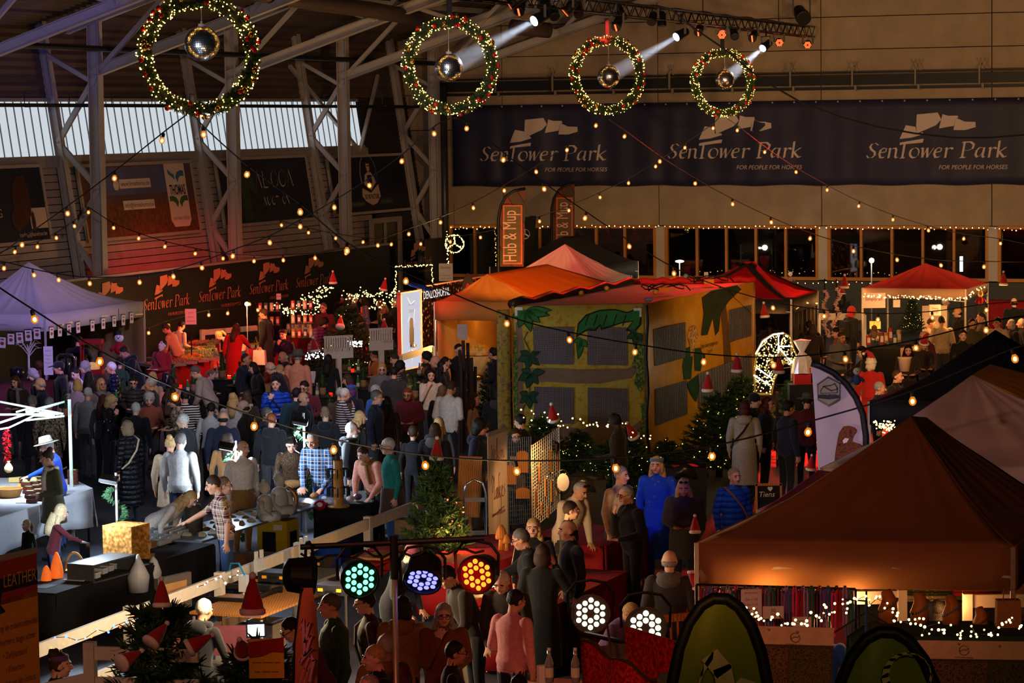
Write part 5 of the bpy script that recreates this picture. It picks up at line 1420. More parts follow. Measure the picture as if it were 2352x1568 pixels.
fir(1440,985,0,'fir with lights behind the man in the dark sweater',k=2,D=47.6,wide=1.5);fir(1530,1010,0,'low dark fir behind the woman in the floral dress',k=3,D=48,wide=1.6);fir(1395,1015,0,'small fir with lights left of the man in the dark sweater',k=1,D=46.5,wide=1.6)
fir(1823,870,1.6,'fir with long bare twigs in front of the light horse head',lights=True,k=2);fir(1000,1058,2.0,'bright green fir behind the white rail, near the welcome banner',lights=False,k=3,wide=.85)
fir(360,1375,2.0,'dark fir full of santa hats in the left foreground',lights=False,k=1,D=25,wide=.95);fir(590,1475,1.3,'low fir with a red hat beside the yellow leather sign',lights=False,k=2,D=24,wide=1.15)
fir(800,700,2.0,'dark fir between the gift stall and the group of talking women',lights=True,k=3,wide=1.2);fir(888,770,1.4,'small bare fir behind the white picket fence',lights=False,k=2);fir(730,800,1.3,'small fir with a santa hat behind the seated crowd',lights=False,k=1,wide=1.3);fir(1148,800,1.7,'bare fir with a santa hat at the left corner of the play house',lights=False,k=2)
for px,py,D,lab,tl in((765,652,70,'santa hat on a pole by the dark emblem wall',(0,0)),(880,668,71,'santa hat on a pole above the fairy-light hedge',(0,.2)),(724,808,60,'santa hat on the small fir behind the white fence',(0,.15)),(883,766,62,'santa hat at the end of the white picket fence',(0,0)),(781,752,64,'floppy santa hat on the dark fir by the gift stall',(.2,.7)),(1153,808,57,'santa hat against the glowing cream drape',(0,0)),(1003,1056,39.5,'upright santa hat on top of the bright green fir',(0,.05)),(992,1110,39.4,'crumpled santa hat low in the bright green fir',(.4,1.2)),(1035,1148,38,'tilted santa hat on the metal pole by the white rail',(0,.6)),(952,1165,39,'dark red hat hanging low left in the bright green fir',(.3,-1.2)),(1272,968,46,'santa hat over the left lower window of the play house',(.1,.3)),(1458,1005,46,'santa hat leaning at the front corner of the play house',(0,.6)),(1626,900,46.5,'santa hat on the tall fir by the amber wall',(0,0)),(1693,855,48,'santa hat on the bare fir near the back corner of the play house',(0,0)),(1789,858,47,'santa hat below the nose of the light horse head',(0,0)),(1757,730,58,'santa hat at the opening of the red and black tent',(0,-.1)),(372,1395,24.5,'dark santa hat with a bent tip near the centre of the left foreground fir',(0,-.15)),(343,1480,23.8,'round santa hat seen from the front in the left foreground fir',(.9,0)),(275,1525,23.6,'santa hat lying on its side at the lower left of the foreground fir',(0,1.25)),(430,1490,24.2,'santa hat hanging at the right of the foreground fir',(0,-1.1)),(580,1412,24.6,'tall upright santa hat in front of the engraving machine',(0,-.05)),(560,1500,23.6,'pink-lit santa hat next to the yellow leather sign',(0,.9)),(1862,1080,33,'santa hat left of the white beach flag foot',(0,.1)),(1940,662,66,'santa hat by the snowy arch at the red stalls',(0,0)),(2305,655,66,'santa hat on the crowded gift shelf at right',(0,0)),(1597,1225,28.5,'santa hat hung at the left pole of the brown tent',(0,.2)),(1592,1310,28.3,'red santa stocking below the hat at the brown tent pole',(2.9,0))):
 hat(px,py,D,lab,tl)
me_pot=MB().lathe([(.045,0),(.06,.05),(.05,.1),(.058,.12)],n=10).mesh('burlap_pot',mat('burlap',(140,108,76),rough=.95,noise=.2,scale=30),True)
pt=[]
for i in range(60):
 z=rf_.random();a=rf_.uniform(0,6.3);r=.075*(1-z);pt.append(((r*math.cos(a)*.6,r*math.sin(a)*.6,.12+.26*z),(math.cos(a),math.sin(a),.7)))
me_mini=needles(MB().lathe([(.03,.1),(.02,.3),(.004,.38)],n=6),pt,.04,5,rf_).mesh('mini_needles',M_fir)
me_can=MB().lathe([(.028,0),(.036,.01),(.038,.075),(.034,.075),(.03,.06)],n=10).mesh('glass_cup',mat('red_glass',(150,10,10),rough=.15,emit=(255,40,20),es=1.2))
me_fl=MB().ball((0,0,.05),(.012,.012,.02),6,5).mesh('flame',glow('candle_flame',(255,110,70),20))
me_bot=MB().lathe([(.032,0),(.034,.01),(.034,.15),(.014,.21),(.014,.26)],n=10).mesh('glass_body',mat('green_glass',(20,120,50),rough=.1,spec=.7),True)
me_lab=MB().lathe([(.0345,.04),(.0355,.045),(.0355,.11),(.0345,.115)],n=10).lathe([(.015,.25),(.016,.27)],n=8).mesh('bottle_label',mat('bottle_label',(200,196,170)))
me_bot2=me_bot.copy();me_bot2 .materials[0]=mat('clear_glass',(120,124,128),rough=.08,spec=.8)
TBL=[((160,957),'nearest the leopard-print coat'),((292,925),'between the curly-haired women'),((520,868),'beside the seated child in pink'),((562,884),'behind the blue paper bag'),((640,940),'in front of the man in the blue puffer jacket'),((700,883),'behind the bearded man'),((752,908),'beside the woman in navy stripes'),((845,890),'in front of the blond woman with glasses'),((965,915),'by the woman in the cream sweater'),((803,853),'with the green bottles'),((985,860),'below the lit advertising panel'),((455,900),'left of the long-haired blond woman'),((408,890),'behind the man in the striped shirt'),((770,968),'in the dark middle of the crowd')]
for i,((px,py),wh)in enumerate(TBL):
 p=P(px,py,1.0);t=thing('standing_table','round table in a black cloth '+wh,'table',(p.x,p.y,0),group='black tables in the crowd')
 MB().lathe([(.38,.96),(.4,.98),(.4,1.0)],n=20).build('table_top',M_blackcloth,t);MB().lathe([(.39,.985),(.30,.6),(.22,.4),(.30,.02)],n=18).build('cloth_skirt',M_blackcloth,t,smooth=True)
 q=thing('mini_tree','potted mini fir on the table '+wh,'table tree',(p.x-.1,p.y+.1,1.0),group='table decorations');link('burlap_pot',me_pot,q);link('mini_needles',me_mini,q,kind='stuff');q.scale=(1.25,)*3
 q=thing('tea_light','red tea light on the table '+wh,'candle',(p.x+.08,p.y-.18,1.0),group='table decorations');link('glass_cup',me_can,q);link('flame',me_fl,q)
 for j in range(3 if i==9 else 1):
  q=thing('bottle',('green bottle %s on the table '%('at left','in the middle','at right')[j]if i==9 else('green'if i%2 else'clear')+' drink bottle on the table ')+wh,'bottle',(p.x-.2+.2*j,p.y-.1,1.0),group='drinks');link('glass_body',me_bot if i%2 else me_bot2,q);link('bottle_label',me_lab,q)
one('menu_card','white folded menu board on the table behind the hat-wearing man','card',P(707,880,1.0),MB().box((0,0,.13),(.34,.01,.25)).box((0,.08,.12),(.34,.01,.25),rot=(.5,0,0)),M_card,rz=.1)
one('paper_card','white pointed sheet standing on the table by the seated child','card',P(558,885,1.0),MB().prism([(0,0),(.16,.0),(.03,.36),(0,.33)],.006,Matrix.Rotation(pi/2,4,'X')),M_card)
one('paper_bag','white paper carrier bag with handles on a crowd table','bag',P(573,891,1.0),MB().box((0,0,.1),(.22,.1,.2)).tube([(-.05,-.05,.2),(-.04,-.05,.3),(0,-.05,.31),(0.02,-.05,.2)],.005,4),M_card)
def quadpt(q,s,r):return q[0].lerp(q[1],s).lerp(q[3].lerp(q[2],s),r)
A_=[P(338,850,.85),P(482,827,.85),P(506,776,.85),P(424,766,.85)]
t=thing('sweets_table','wide red-skirted table of sweets trays, left of the gift stall','table',(A_[0].x,A_[0].y,0));o0=Vector((A_[0].x,A_[0].y,0))
MB().slab(lambda s,r:quadpt(A_,s,r)-o0-Vector((0,0,.02)),2,2,.04).build('table_top',M_redcloth,t)
for a,b in((0,1),(1,2),(3,0)):
 def fn(s,r,a=a,b=b):p=A_[a].lerp(A_[b],s)-o0;return p+Vector((0.02*math.sin(s*30)*r,-.02-.02*math.sin(s*26)*r,-.82*r-.03))
 MB().slab(fn,30,2,.01).build('cloth_drop',M_redcloth,t,smooth=True)
CAND=[((230,120,40),'orange'),((214,170,70),'yellow'),((150,40,36),'red'),((170,120,100),'pink-brown'),((90,60,44),'chocolate'),((200,150,110),'pale'),((120,130,60),'green')]
mt=MB();mt.box((0,0,.01),(.9,.9,.02));[mt.box(c,s)for c,s in(((-.46,0,.05),(.04,.96,.1)),((.46,0,.05),(.04,.96,.1)),((0,-.46,.05),(.96,.04,.1)),((0,.46,.05),(.96,.04,.1)))]
me_tray=mt.mesh('tray_rim',mat('tray_clear',(150,140,134),rough=.25))
cmesh=[]
for c,nm in CAND:
 mb=MB()
 for i in range(55):mb.ball((rf_.uniform(-.4,.4),rf_.uniform(-.4,.4),.05+rf_.uniform(0,.05)),(rf_.uniform(.05,.09),rf_.uniform(.05,.09),.04),6,4)
 cmesh.append(mb.mesh('sweets',patmat('sweets_'+nm,'cells',[tuple(int(x*.6)for x in c),c,tuple(min(255,int(x*1.25))for x in c)],.4,.35)))
ORD=('first','second','third','fourth','fifth','sixth','seventh','eighth','ninth')
for r in range(8):
 for s in range(5):
  a,b,c=quadpt(A_,s/5+.1,(r+.5)/8),quadpt(A_,s/5+.2,(r+.5)/8),quadpt(A_,s/5+.1,(r+1)/8)
  ex,ey=(b-a)*1.9,(c-a)*1.9;k=(r*3+s*5+r*s)%7
  M=Matrix(((ex.x,ey.x,0,a.x),(ex.y,ey.y,0,a.y),(0,0,.7,a.z+.005),(0,0,0,1)))
  q=thing('sweets_tray','tray of %s sweets, %s from the left in the %s row from the aisle'%(CAND[k][1],ORD[s],ORD[r]),'tray',M=M,group='trays of sweets');link('tray_rim',me_tray,q);link('sweets',cmesh[k],q,kind='stuff')
B_=[P(552,800,.85),P(608,798,.85),P(600,780,.85),P(552,782,.85)]
c=B_[0];table('small dark-red skirted table right of the sweets table',c,UU*2,VV*.55,.85,M_redcloth,.8)
for i in range(4):
 p=B_[0].lerp(B_[1],.15+.24*i)+UU*.8;q=thing('sweets_tray','tray of sweets, %s from the left on the small table by the gift stall'%ORD[i],'tray',p,rz=RZ,group='trays of sweets',scale=(.13,1.3,.7));link('tray_rim',me_tray,q);link('sweets',cmesh[i],q,kind='stuff')
def sign(name,label,px,py,D,w,h,m,lines,rz=0.0,cat='sign',stand=True,ink=None,tiltx=0.0,thick=.012,zb=None,emb=None):
 p=PD(px,py,D);t=thing(name,label,cat,(p.x,p.y,0),rz=rz)
 M=Matrix.Translation((0,0,p.z))@Matrix.Rotation(tiltx,4,'X')@Matrix(((1,0,0,0),(0,0,-1,0),(0,1,0,0),(0,0,0,1)))
 MB().box((0,0,-thick/2),(w,h,thick)).build('board',m,t).matrix_basis=M
 mb=MB()
 for tx,y,wd,kw in lines:put_text(mb,tx,Matrix.Translation((kw.pop('x',0),y,.004)),width=wd,**kw)
 if lines:mb.build('lettering',ink or M_ink,t).matrix_basis=M
 if stand:MB().cyl((0,.02,0),(0,.02,p.z-h/2+.02),.015,n=6).cyl((0,.02,0),(0,.02,.02),.16,n=10).build('stand',M_black,t)
 return t,M
sign('price_sign','pink-lit price sign on a stand above the sweets trays',438,727,67.5,.27,.38,M_card,[('1,30 €',.08,.12,{}),('100 gram',-.02,.15,{}),('SELFSERVICE',-.12,.2,{})])
sign('price_sign','small pink notice on the dark emblem wall above the tin rack',640,681,73,.12,.16,M_card,[('PRIJS',0,.08,{})],stand=False)
sign('price_sign','white card with the number 60 in front of the cafe windows',1622,632,80,.12,.18,M_card,[('60',-.03,.07,{})],ink=M_ink)
p=PD(538,760,73);t=thing('wooden_rail','white wooden rail panel with thin capital letters behind the sweets stall','rail',(p.x,p.y,0),rz=RZ+1.2)
MB().box((0,0,1.12),(2.2,.05,.14)).build('top_plank',M_white,t);MB().box((-1.1,0,.6),(.12,.08,1.2)).build('post',M_white,t);MB().box((1.1,0,.6),(.12,.08,1.2)).build('post',M_white,t);MB().box((0,0,.75),(2.1,.02,.6)).build('board',M_dash,t)
mb=MB();x=-.9
for c in'ALOGA':nib(mb,[[(x+a*.28,.6+b*.28)for a,b in q]for q in LET[c]],Matrix(((1,0,0,0),(0,0,-1,-.02),(0,1,0,0),(0,0,0,1))),.012,.012);x+=.38
mb.build('lettering',cream,t)
c=P(660,812,0.0);c=P(655,772,.85)
table('red-draped gift table with glassware and tins',c,UU*2.6,VV*.95,.85,M_redcloth,.82)
TINC=[(170,60,40),(60,90,120),(190,170,140),(120,60,70),(180,130,60)]
me_tin=[MB().lathe([(.05,0),(.052,.01),(.052,.2),(.04,.215)],n=12).box((0,-.05,.1),(.06,.01,.1),mi=1).mesh('tin',[mat('tin_%d'%i,c,rough=.35,metal=.2,noise=.3,scale=25),M_card])for i,c in enumerate(TINC)]
for bx,by,D,n,tiers,lab in((693,700,70,4,3,'right'),(617,705,71.5,4,2,'left')):
 p=PD(bx,by,D);t=thing('tin_rack','tiered %s rack of printed tins in the gift stall'%lab,'rack',(p.x,p.y,0),rz=-.1)
 for k in range(tiers):
  z=p.z-.1-.36*k;MB().box((0,0,z-.01),(.62,.16,.02)).build('shelf',M_black,t)
  for i in range(n):
   q=link('tin',me_tin[(i+k*2)%5]);q.location=(p.x-.22+.15*i,p.y-.02*i,z);tag(q,'printed drink tin, %s from the left on the %s tier of the %s rack'%(ORD[i],ORD[k],lab),'tin','printed tins')
 for s in(-.3,.3):MB().box((s,.06,p.z/2),(.02,.02,p.z)).build('upright',M_black,t)
me_jar=MB().lathe([(.03,0),(.045,.02),(.045,.1),(.03,.13),(.035,.15)],n=10).mesh('glass_jar',mat('glass_jar',(190,170,160),rough=.12,spec=.8),True)
for i in range(26):
 a,b=i%13,i//13;q=link('glass_jar',me_jar);p=P(662+4.2*a,764-9*b+(a%3),.85);q.location=(p.x,p.y,.85);q.scale=(1+.3*(i%3==0),)*2+(1+.5*(i%4==0),)
 tag(q,'glass jar, %s from the left in the %s row on the red gift table'%((ORD+('tenth','eleventh','twelfth','thirteenth'))[a],('front','back')[b]),'jar','glassware on the gift table')
p=PD(567,698,69);t=thing('pole_lamp','bright bare lamp on a thin pole at the sweets stall','lamp',(p.x,p.y,0));MB().cyl((0,0,0),(0,0,p.z-.05),.012,n=6).build('pole',M_steel,t);MB().ball((0,0,p.z),.055,10,8).build('bulb',glow('hot_bulb',(255,226,170),9),t)
lamp_point('pole_lamp_light',p+Vector((0,-.15,0)),90,(255,190,110),.06)
for px,py in((525,722),(480,724)):lamp_point('bulb_light',PD(px,py,69),25,(255,190,110),.06)
M_fy=glow('fairy_yellow',(255,226,110),9)
def fairy(name,label,path,D,n,spread,m,r=.012,seed=1,cat='fairy lights',cable=True,group='fairy lights'):
 rr=random.Random(seed);pts=[PD(x,y,D)if not isinstance(D,tuple)else PD(x,y,D[0]+(D[1]-D[0])*i/(len(path)-1))for i,(x,y)in enumerate(path)];o0=pts[0]
 t=thing(name,label,cat,o0,group=group);mb=MB();L=[(b-a).length for a,b in zip(pts[:-1],pts[1:])];tot=sum(L);cab=[]
 for i in range(n):
  s=tot*(i+.5)/n;k=0
  while s>L[k]and k<len(L)-1:s-=L[k];k+=1
  q=pts[k].lerp(pts[k+1],s/L[k])+Vector((rr.uniform(-spread,spread),rr.uniform(-spread,spread)*.5,rr.uniform(-spread,spread)));mb.ball(q-o0,r*rr.uniform(.7,1.3),6,4);cab.append(q-o0)
 mb.build('light_points',m,t,kind='stuff')
 if cable:MB().tube(cab,.004,3,caps=False).build('wire',M_black,t)
 return t
fairy('fairy_garland','fairy lights scribbled over the dark hedge above the tin rack',[(625,700),(660,722),(700,700),(690,690),(735,668),(760,662),(720,690),(740,712),(690,720),(640,700)],74,150,.10,M_fy,.016,2)
fairy('fairy_garland','looping fairy lights over the dark hedge right of the hat pole',[(790,675),(815,690),(835,668),(860,690),(880,670),(912,672),(890,700),(850,700)],74,110,.12,M_fy,.016,3)
fairy('fairy_garland','fairy lights framing the dark navy screen near the corner',[(908,680),(910,612),(992,609),(994,650)],77,60,.02,M_fy,.014,4)
for i in(1,2,3,4,5):pass
fairy('fairy_garland','warm fairy light line along the head of the cafe windows',[(1030,524),(1160,522),(1300,520),(1500,521),(1700,522),(1900,523),(2100,524),(2300,526),(2380,527)],(89,81),120,.04,M_fairy,.014,5)
fairy('fairy_garland','fairy light line along the sill of the cafe windows',[(1480,645),(1640,645),(1800,648),(1960,650),(2060,652)],(84,81),40,.05,M_fairy,.013,6)
fairy('fairy_garland','fairy light line climbing the left window jamb',[(1027,530),(1030,640)],87,24,.03,M_fairy,.015,7)
fairy('fairy_garland','fairy lights along the valance of the low red-roofed tent',[(1985,678),(2060,682),(2130,684),(2217,688),(2235,670),(2262,660)],(66.6,66),90,.04,M_fairy,.014,8)
fairy('fairy_garland','cool white sparkles on the floor by the white picket fence',[(702,818),(735,815),(775,812)],61,60,.08,M_fairyw,.014,9,cable=False);fairy('fairy_garland','cool sparkles behind the orange tripod',[(800,788),(832,790)],63,40,.06,M_fairyw,.014,10,cable=False)
fairy('fairy_garland','fairy lights strung across the brown tent stall front',[(1640,1385),(1720,1402),(1800,1425),(1850,1425),(1900,1400),(1960,1385),(2020,1382),(2060,1410),(2120,1440),(2200,1455),(2270,1450),(2352,1425)],24.5,110,.06,M_fairy,.011,12)
fairy('fairy_garland','warm lights on the firs across the play house front',[(1200,945),(1290,970),(1400,965),(1450,985),(1500,1020)],45,40,.1,M_fairy,.012,13)
fairy('fairy_garland','fairy lights glimpsed under the dark navy tent',[(2015,972),(2035,985),(2052,972)],40,46,.06,M_fy,.012,14,cable=False)
fairy('fairy_garland','coloured lights on the white rail in the left foreground: blue and green',[(105,1467),(150,1470),(210,1455),(290,1430),(330,1405),(390,1385)],29.2,12,.05,glow('fairy_blue',(60,90,255),10),.014,15);fairy('fairy_garland','coloured lights on the white rail in the left foreground: red and amber',[(108,1490),(170,1462),(200,1470),(250,1450),(375,1385)],29.2,10,.06,glow('fairy_red',(255,80,40),10),.013,16,cable=False)
fairy('fairy_garland','coloured lights around the metal poles at the welcome banner',[(1025,1160),(1055,1165),(1040,1215),(1050,1260)],37.5,20,.08,glow('fairy_red',(255,80,40),10),.013,17);fairy('fairy_garland','pale lights on the bright rail plank by the engraving machine',[(455,1345),(500,1335),(560,1318)],31.8,10,.05,M_fairyw,.01,18)
me_pk=MB().box((0,0,.03),(.06,.03,.4)).mesh('picket',M_white)
for px,py,n,D,lab in((777,790,12,60,'left'),(875,772,10,61.5,'right')):
 p=PD(px,py,D);t=thing('picket_fence','short white picket fence, the %s one of the two behind the crowd'%lab,'fence',(p.x,p.y,0),rz=.45)
 MB().box((0,0,p.z-.2),(n*.055+.02,.03,.22)).build('lower_panel',M_white,t);MB().box((0,0,p.z+.16),(n*.055+.02,.03,.05)).build('top_rail',M_white,t);MB().box((0,0,(p.z-.3)/2),(.1,.1,p.z-.3)).build('foot',M_white,t)
 for i in range(n):o=link('picket',me_pk,t);o.location=((i-(n-1)/2)*.056,0,p.z-.02);o.scale=(.55,1,.8)
p=P(832,815,0.5);M_or2=mat('orange_paint',(236,110,30),rough=.45);t=thing('survey_tripod','bright orange tripod standing behind the crowd','tripod',(p.x,p.y,0))
MB().cyl((0,0,.9),(0,0,1.75),.022,n=8).build('mast',M_or2,t)
for k in range(3):MB().beam((0,0,1.15),(.28*math.cos(k*2.1+.5),.28*math.sin(k*2.1+.5),0),.035).build('leg',M_or2,t)
MB().box((0,0,1.1),(.09,.09,.07)).build('hub',M_black,t)
def screen(label,pa,pb,D0,D1,ztop,zbot):
 a,b=PD(*pa,D0),PD(*pb,D1);d=(b-a);d.z=0;w=d.length;d.normalize();n=d.cross(Vector((0,0,1)))
 t=thing('advertising_screen',label,'screen',(a.x,a.y,0),rz=math.atan2(d.y,d.x));h=ztop-zbot
 f=MB()
 for x in(0,w):f.box((x,0,ztop/2),(.06,.1,ztop))
 f.box((w/2,0,ztop),(w+.06,.1,.06)).box((w/2,0,zbot),(w,.1,.06)).build('casing',mat('panel_casing',(190,120,116),rough=.4),t)
 return t,w,Matrix(((1,0,0,w/2),(0,0,-1,-.052),(0,1,0,(ztop+zbot)/2),(0,0,0,1))),h
t,w,M,h=screen('tall white lit panel with a black shaver picture',(917,674),(961,662),66.5,67.5,2.42,.6)
MB().box((0,0,-.01),(w-.06,h,.02)).build('screen',glow('screen_white',(225,225,240),.8,True),t).matrix_basis=M
mb=MB();put_text(mb,'DENZOSHOP.NL',M@TT(0,.42,.004),width=.34,size=.11);mb.prism([(-.09,.22),(-.05,.29),(.05,.29),(.09,.22),(.1,-.35),(-.1,-.35)][::-1],.006,M).prism([(-.11,.05),(-.1,.05),(-.1,-.3),(-.12,-.3)],.006,M).prism([(.12,.05),(.11,.05),(.1,-.3),(.12,-.3)],.006,M);put_text(mb,'PREMIUM SHAVER',M@TT(0,.6,.004),width=.34)
mb.build('picture',mat('screen_ink',(24,18,20),rough=.4),t)
mb=MB()
for pl in([(-.2,.8),(-.02,.62),(.2,.7)],[(-.2,.2),(-.1,.35),(-.2,.5)],[(.2,.1),(.14,.3),(.2,.5)],[(-.2,-.5),(-.05,-.42),(.1,-.55),(.2,-.4)],[(0,-.42),(.02,-.8)]):nib(mb,[pl],M@TT(0,0,.003),.001,.001,th=.003)
mb.build('picture_lines',mat('screen_grey',(140,140,150)),t);MB().lathe([(.08,-.42),(.11,-.4),(.1,-.34)],Matrix.Translation((w/2,-.06,(2.42+.6)/2)),14).build('picture_chrome',M_chrome,t)
t,w,M,h=screen('wide lit panel with city lights picture and white lettering, beside the orange tent',(963,661),(1122,641),67.5,72,2.5,.75)
m=bpy.data.materials.new('screen_city');m.use_nodes=True;N=m.node_tree.nodes;L_=m.node_tree.links;N.clear()
tc=N.new('ShaderNodeTexCoord');vo=N.new('ShaderNodeTexVoronoi');vo.inputs['Scale'].default_value=9;mp=N.new('ShaderNodeMapping');mp.inputs['Scale'].default_value=(1,1,.55);L_.new(tc.outputs['Object'],mp.inputs[0]);L_.new(mp.outputs[0],vo.inputs['Vector'])
mr=N.new('ShaderNodeMapRange');mr.inputs[1].default_value=.34;mr.inputs[2].default_value=.12;mr.inputs[3].default_value=.04;mr.inputs[4].default_value=1.1;L_.new(vo.outputs['Distance'],mr.inputs[0])
cr=N.new('ShaderNodeValToRGB');L_.new(vo.outputs['Color'],cr.inputs[0]);e=cr.color_ramp.elements;e[0].color=lin((200,110,20));e[1].color=lin((255,200,120));q=e.new(.6);q.color=lin((160,40,20))
em=N.new('ShaderNodeEmission');oo=N.new('ShaderNodeOutputMaterial');L_.new(cr.outputs[0],em.inputs[0]);L_.new(mr.outputs[0],em.inputs[1]);L_.new(em.outputs[0],oo.inputs[0])
MB().box((0,0,-.01),(w-.06,h,.02)).build('screen',m,t).matrix_basis=M
mb=MB();put_text(mb,'DENZOSHOP.NL',M@TT(-w/2+1.0,.58,.006),width=1.75,size=.28);mb.build('lettering',glow('screen_letters',(255,255,250),1.0),t)
MB().ball((0,0,0),(.5,.7,.01),20,10).build('picture',mat('screen_ink'),t).matrix_basis=M@TT(.75,.35,.006);MB().ball((0,0,0),(.22,.36,.01),14,8).build('picture',glow('screen_red',(220,30,30),.8),t).matrix_basis=M@TT(.72,.45,.012);MB().ball((0,0,0),(.2,.34,.01),14,8).build('picture',glow('screen_white'),t).matrix_basis=M@TT(.2,.2,.012)
a,b=PD(920,822,63),PD(992,800,66);t=thing('wooden_rail','orange-lit white rail plank crossing in front of the lit panels','rail',(a.x,a.y,0));o0=Vector((a.x,a.y,0));MB().beam(a-o0,b-o0,.05,.14).build('plank',M_white,t)
for q in(a,b):MB().box((q.x-a.x,q.y-a.y,q.z/2),(.1,.1,q.z+.1)).build('post',M_white,t)
lamp_point('tent_lamp',PD(1060,735,66.8),1000,(255,204,116),.25)
M_cream=mat('cream_cloth',(226,196,140),rough=.85)
p=P(1092,816,1.1);t=thing('cocktail_table','high cocktail table in a gathered cream cloth under the orange tent','table',(p.x,p.y,0))
n=36;vs=[];fs=[]
pf=[(.36,1.1),(.375,1.08),(.33,.9),(.13,.62),(.12,.56),(.2,.3),(.3,0)]
for r,z in pf:
 for k in range(n):a=2*pi*k/n;q=r*(1+.07*math.sin(a*12));vs.append((q*math.cos(a),q*math.sin(a),z))
for i in range(len(pf)-1):
 for k in range(n):fs.append((i*n+k,i*n+(k+1)%n,(i+1)*n+(k+1)%n,(i+1)*n+k))
fs.append(tuple(range(n)));MB().add(vs,fs).build('cloth',M_cream,t,smooth=True);MB().ball((0.05,-.14,.6),(.14,.05,.09),10,6).ball((-.1,-.12,.56),(.1,.05,.1),8,6).build('gold_bow',M_gold,t,smooth=True)
me_gb2=MB().box((0,0,.09),(.13,.08,.18)).tube([(-.04,0,.18),(-.03,0,.28),(.03,0,.28),(.04,0,.18)],.006,5,mi=1).ball((0.02,-.05,.15),(.05,.03,.04),8,5,mi=1).mesh('gift_bag',[mat('clear_bag',(226,200,130),rough=.3),mat('yellow_bow',(240,180,40))])
for i,(px,py,dz)in enumerate(((1077,810,1.1),(1092,809,1.1),(1108,810,1.1),(1100,816,1.1),(1068,814,1.1))):o=link('gift_bag',me_gb2);q=P(px,py,dz);o.location=(q.x,q.y,dz);tag(o,'clear gift bag with yellow bow, %s on the cream cocktail table'%('second from left','at the back middle','at the right','at the front','far left')[i],'gift bag','gift bags on the cocktail table')
c=P(1005,830,.8);table('low cream table of jars at the left of the orange tent',c,UU*.6,VV*1.1,.8,M_cream,.7)
for i in range(9):q=link('glass_jar',me_jar);p=P(1010+7*i,822-(i%3)*4,.8);q.location=(p.x,p.y,.8);q.scale=(1.5,1.5,1.3+.5*(i%2));tag(q,'preserve jar, %s from the left on the cream table in the orange tent'%ORD[i],'jar','jars in the orange tent')
# ==== FLAGS AND BANNERS
def plane_obj(px,py,D,n):
 p=PD(px,py,D);n=Vector(n).normalized();x=Vector((0,0,1)).cross(n).normalized();y=n.cross(x)
 return Matrix(((x.x,y.x,n.x,p.x),(x.y,y.y,n.y,p.y),(x.z,y.z,n.z,p.z),(0,0,0,1)))
def flag(name,label,D,outline,m,n=(0,-1,0),edge=None,pole=None,org=None,prints=(),cat='flag',thick=.008,foot=True):
 ''
 org=org or outline[0];B=plane_obj(org[0],org[1],D,n);Bi=B.inverted();p0=B.translation;nn=Vector((B[0][2],B[1][2],B[2][2]))
 f=lambda x,y,o=0:Bi@plane_pt(x,y,p0,nn,o)
 g=f(org[0],org[1]);gz=p0 .z
 t=thing(name,label,cat,M=B)
 k=len(outline);v=[f(*q)for q in outline];cen_=sum(v,Vector())/k
 nr=5;vs=[];fs=[]
 for r in range(nr+1):
  for q in v:w_=cen_.lerp(q,r/nr);vs.append(w_+Vector((0,0,.05*math.sin(w_.x*7+w_.y*2.3)*(1-(r/nr)**3))))
 for r in range(nr):
  for i in range(k):fs.append((r*k+i,r*k+(i+1)%k,(r+1)*k+(i+1)%k,(r+1)*k+i))
 MB().add(vs,fs).add([q-Vector((0,0,thick))for q in vs],[x[::-1]for x in fs]).build('cloth',m,t,smooth=True)
 if pole:
  pp=[f(x,y)for x,y in pole]
  if foot:pp=[Bi@Vector((*(B@pp[0]).xy,0))]+pp
  MB().tube(pp,.022 if edge is None else edge,7).build('pole',M_black,t,smooth=True)
  if foot:w_=B@pp[0];o=MB().box((0,0,.02),(.45,.45,.04)).build('base_plate',M_black,t);setw(o,Matrix.Translation((w_.x,w_.y,0)))
 for nm,pl,mm,off in prints:
  k=len(pl);v=[f(x,y,off+.05)for x,y in pl];MB().add(v,[tuple(range(k))]).build(nm,mm,t)
 return t,f
M_tartan=patmat('tartan','plaid',[(112,50,38),(74,58,46),(60,30,26)],.8,6);M_tan=mat('flag_tan',(96,72,46));M_or3=mat('flag_orange',(186,92,54));M_pk=mat('flag_pinkish',(214,160,150))
for(ox,oy,tp,rt,bt,lab,D)in((1145,612,(1207,433),1203,612,'tartan beach flag with pinkish lettering, left of the pair by the orange tent',72),(1267,578,(1320,420),1319,572,'tartan beach flag lit red, right of the pair above the black tent',82)):
 h=oy-tp[1];x0=ox;x1=rt
 ol=[(x0+1,bt),(x0+1,tp[1]+h*.38),(x0+6,tp[1]+h*.22),(x0+18,tp[1]+h*.10),(x0+36,tp[1]+h*.03),tp,(x1,bt)]
 a=x0+14;b=x1-7
 t,f=flag('beach_flag',lab,D,ol,M_tartan,pole=[(x0,oy),(x0,tp[1]+h*.38),(x0+5,tp[1]+h*.22),(x0+17,tp[1]+h*.10),(x0+35,tp[1]+h*.03),tp],edge=.04,prints=(('print_frame',[(a-4,tp[1]+h*.97),(b+4,tp[1]+h*.97),(b+4,tp[1]+h*.21),(a-4,tp[1]+h*.21)],M_or3,.0),('print_field',[(a,tp[1]+h*.95),(b,tp[1]+h*.95),(b,tp[1]+h*.23),(a,tp[1]+h*.23)],M_tan,.006)))
 c,e=f((a+b)/2+8,tp[1]+h*.93,.065),f((a+b)/2+8,tp[1]+h*.28,.065);w_=(e-c).length
 mb=MB();put_text(mb,'Hub & Mup',Matrix.Translation(c.lerp(e,.5))@Matrix.Rotation(pi/2,4,'Z'),width=w_,size=.5,offset=.0);mb.build('lettering',M_pk,t)
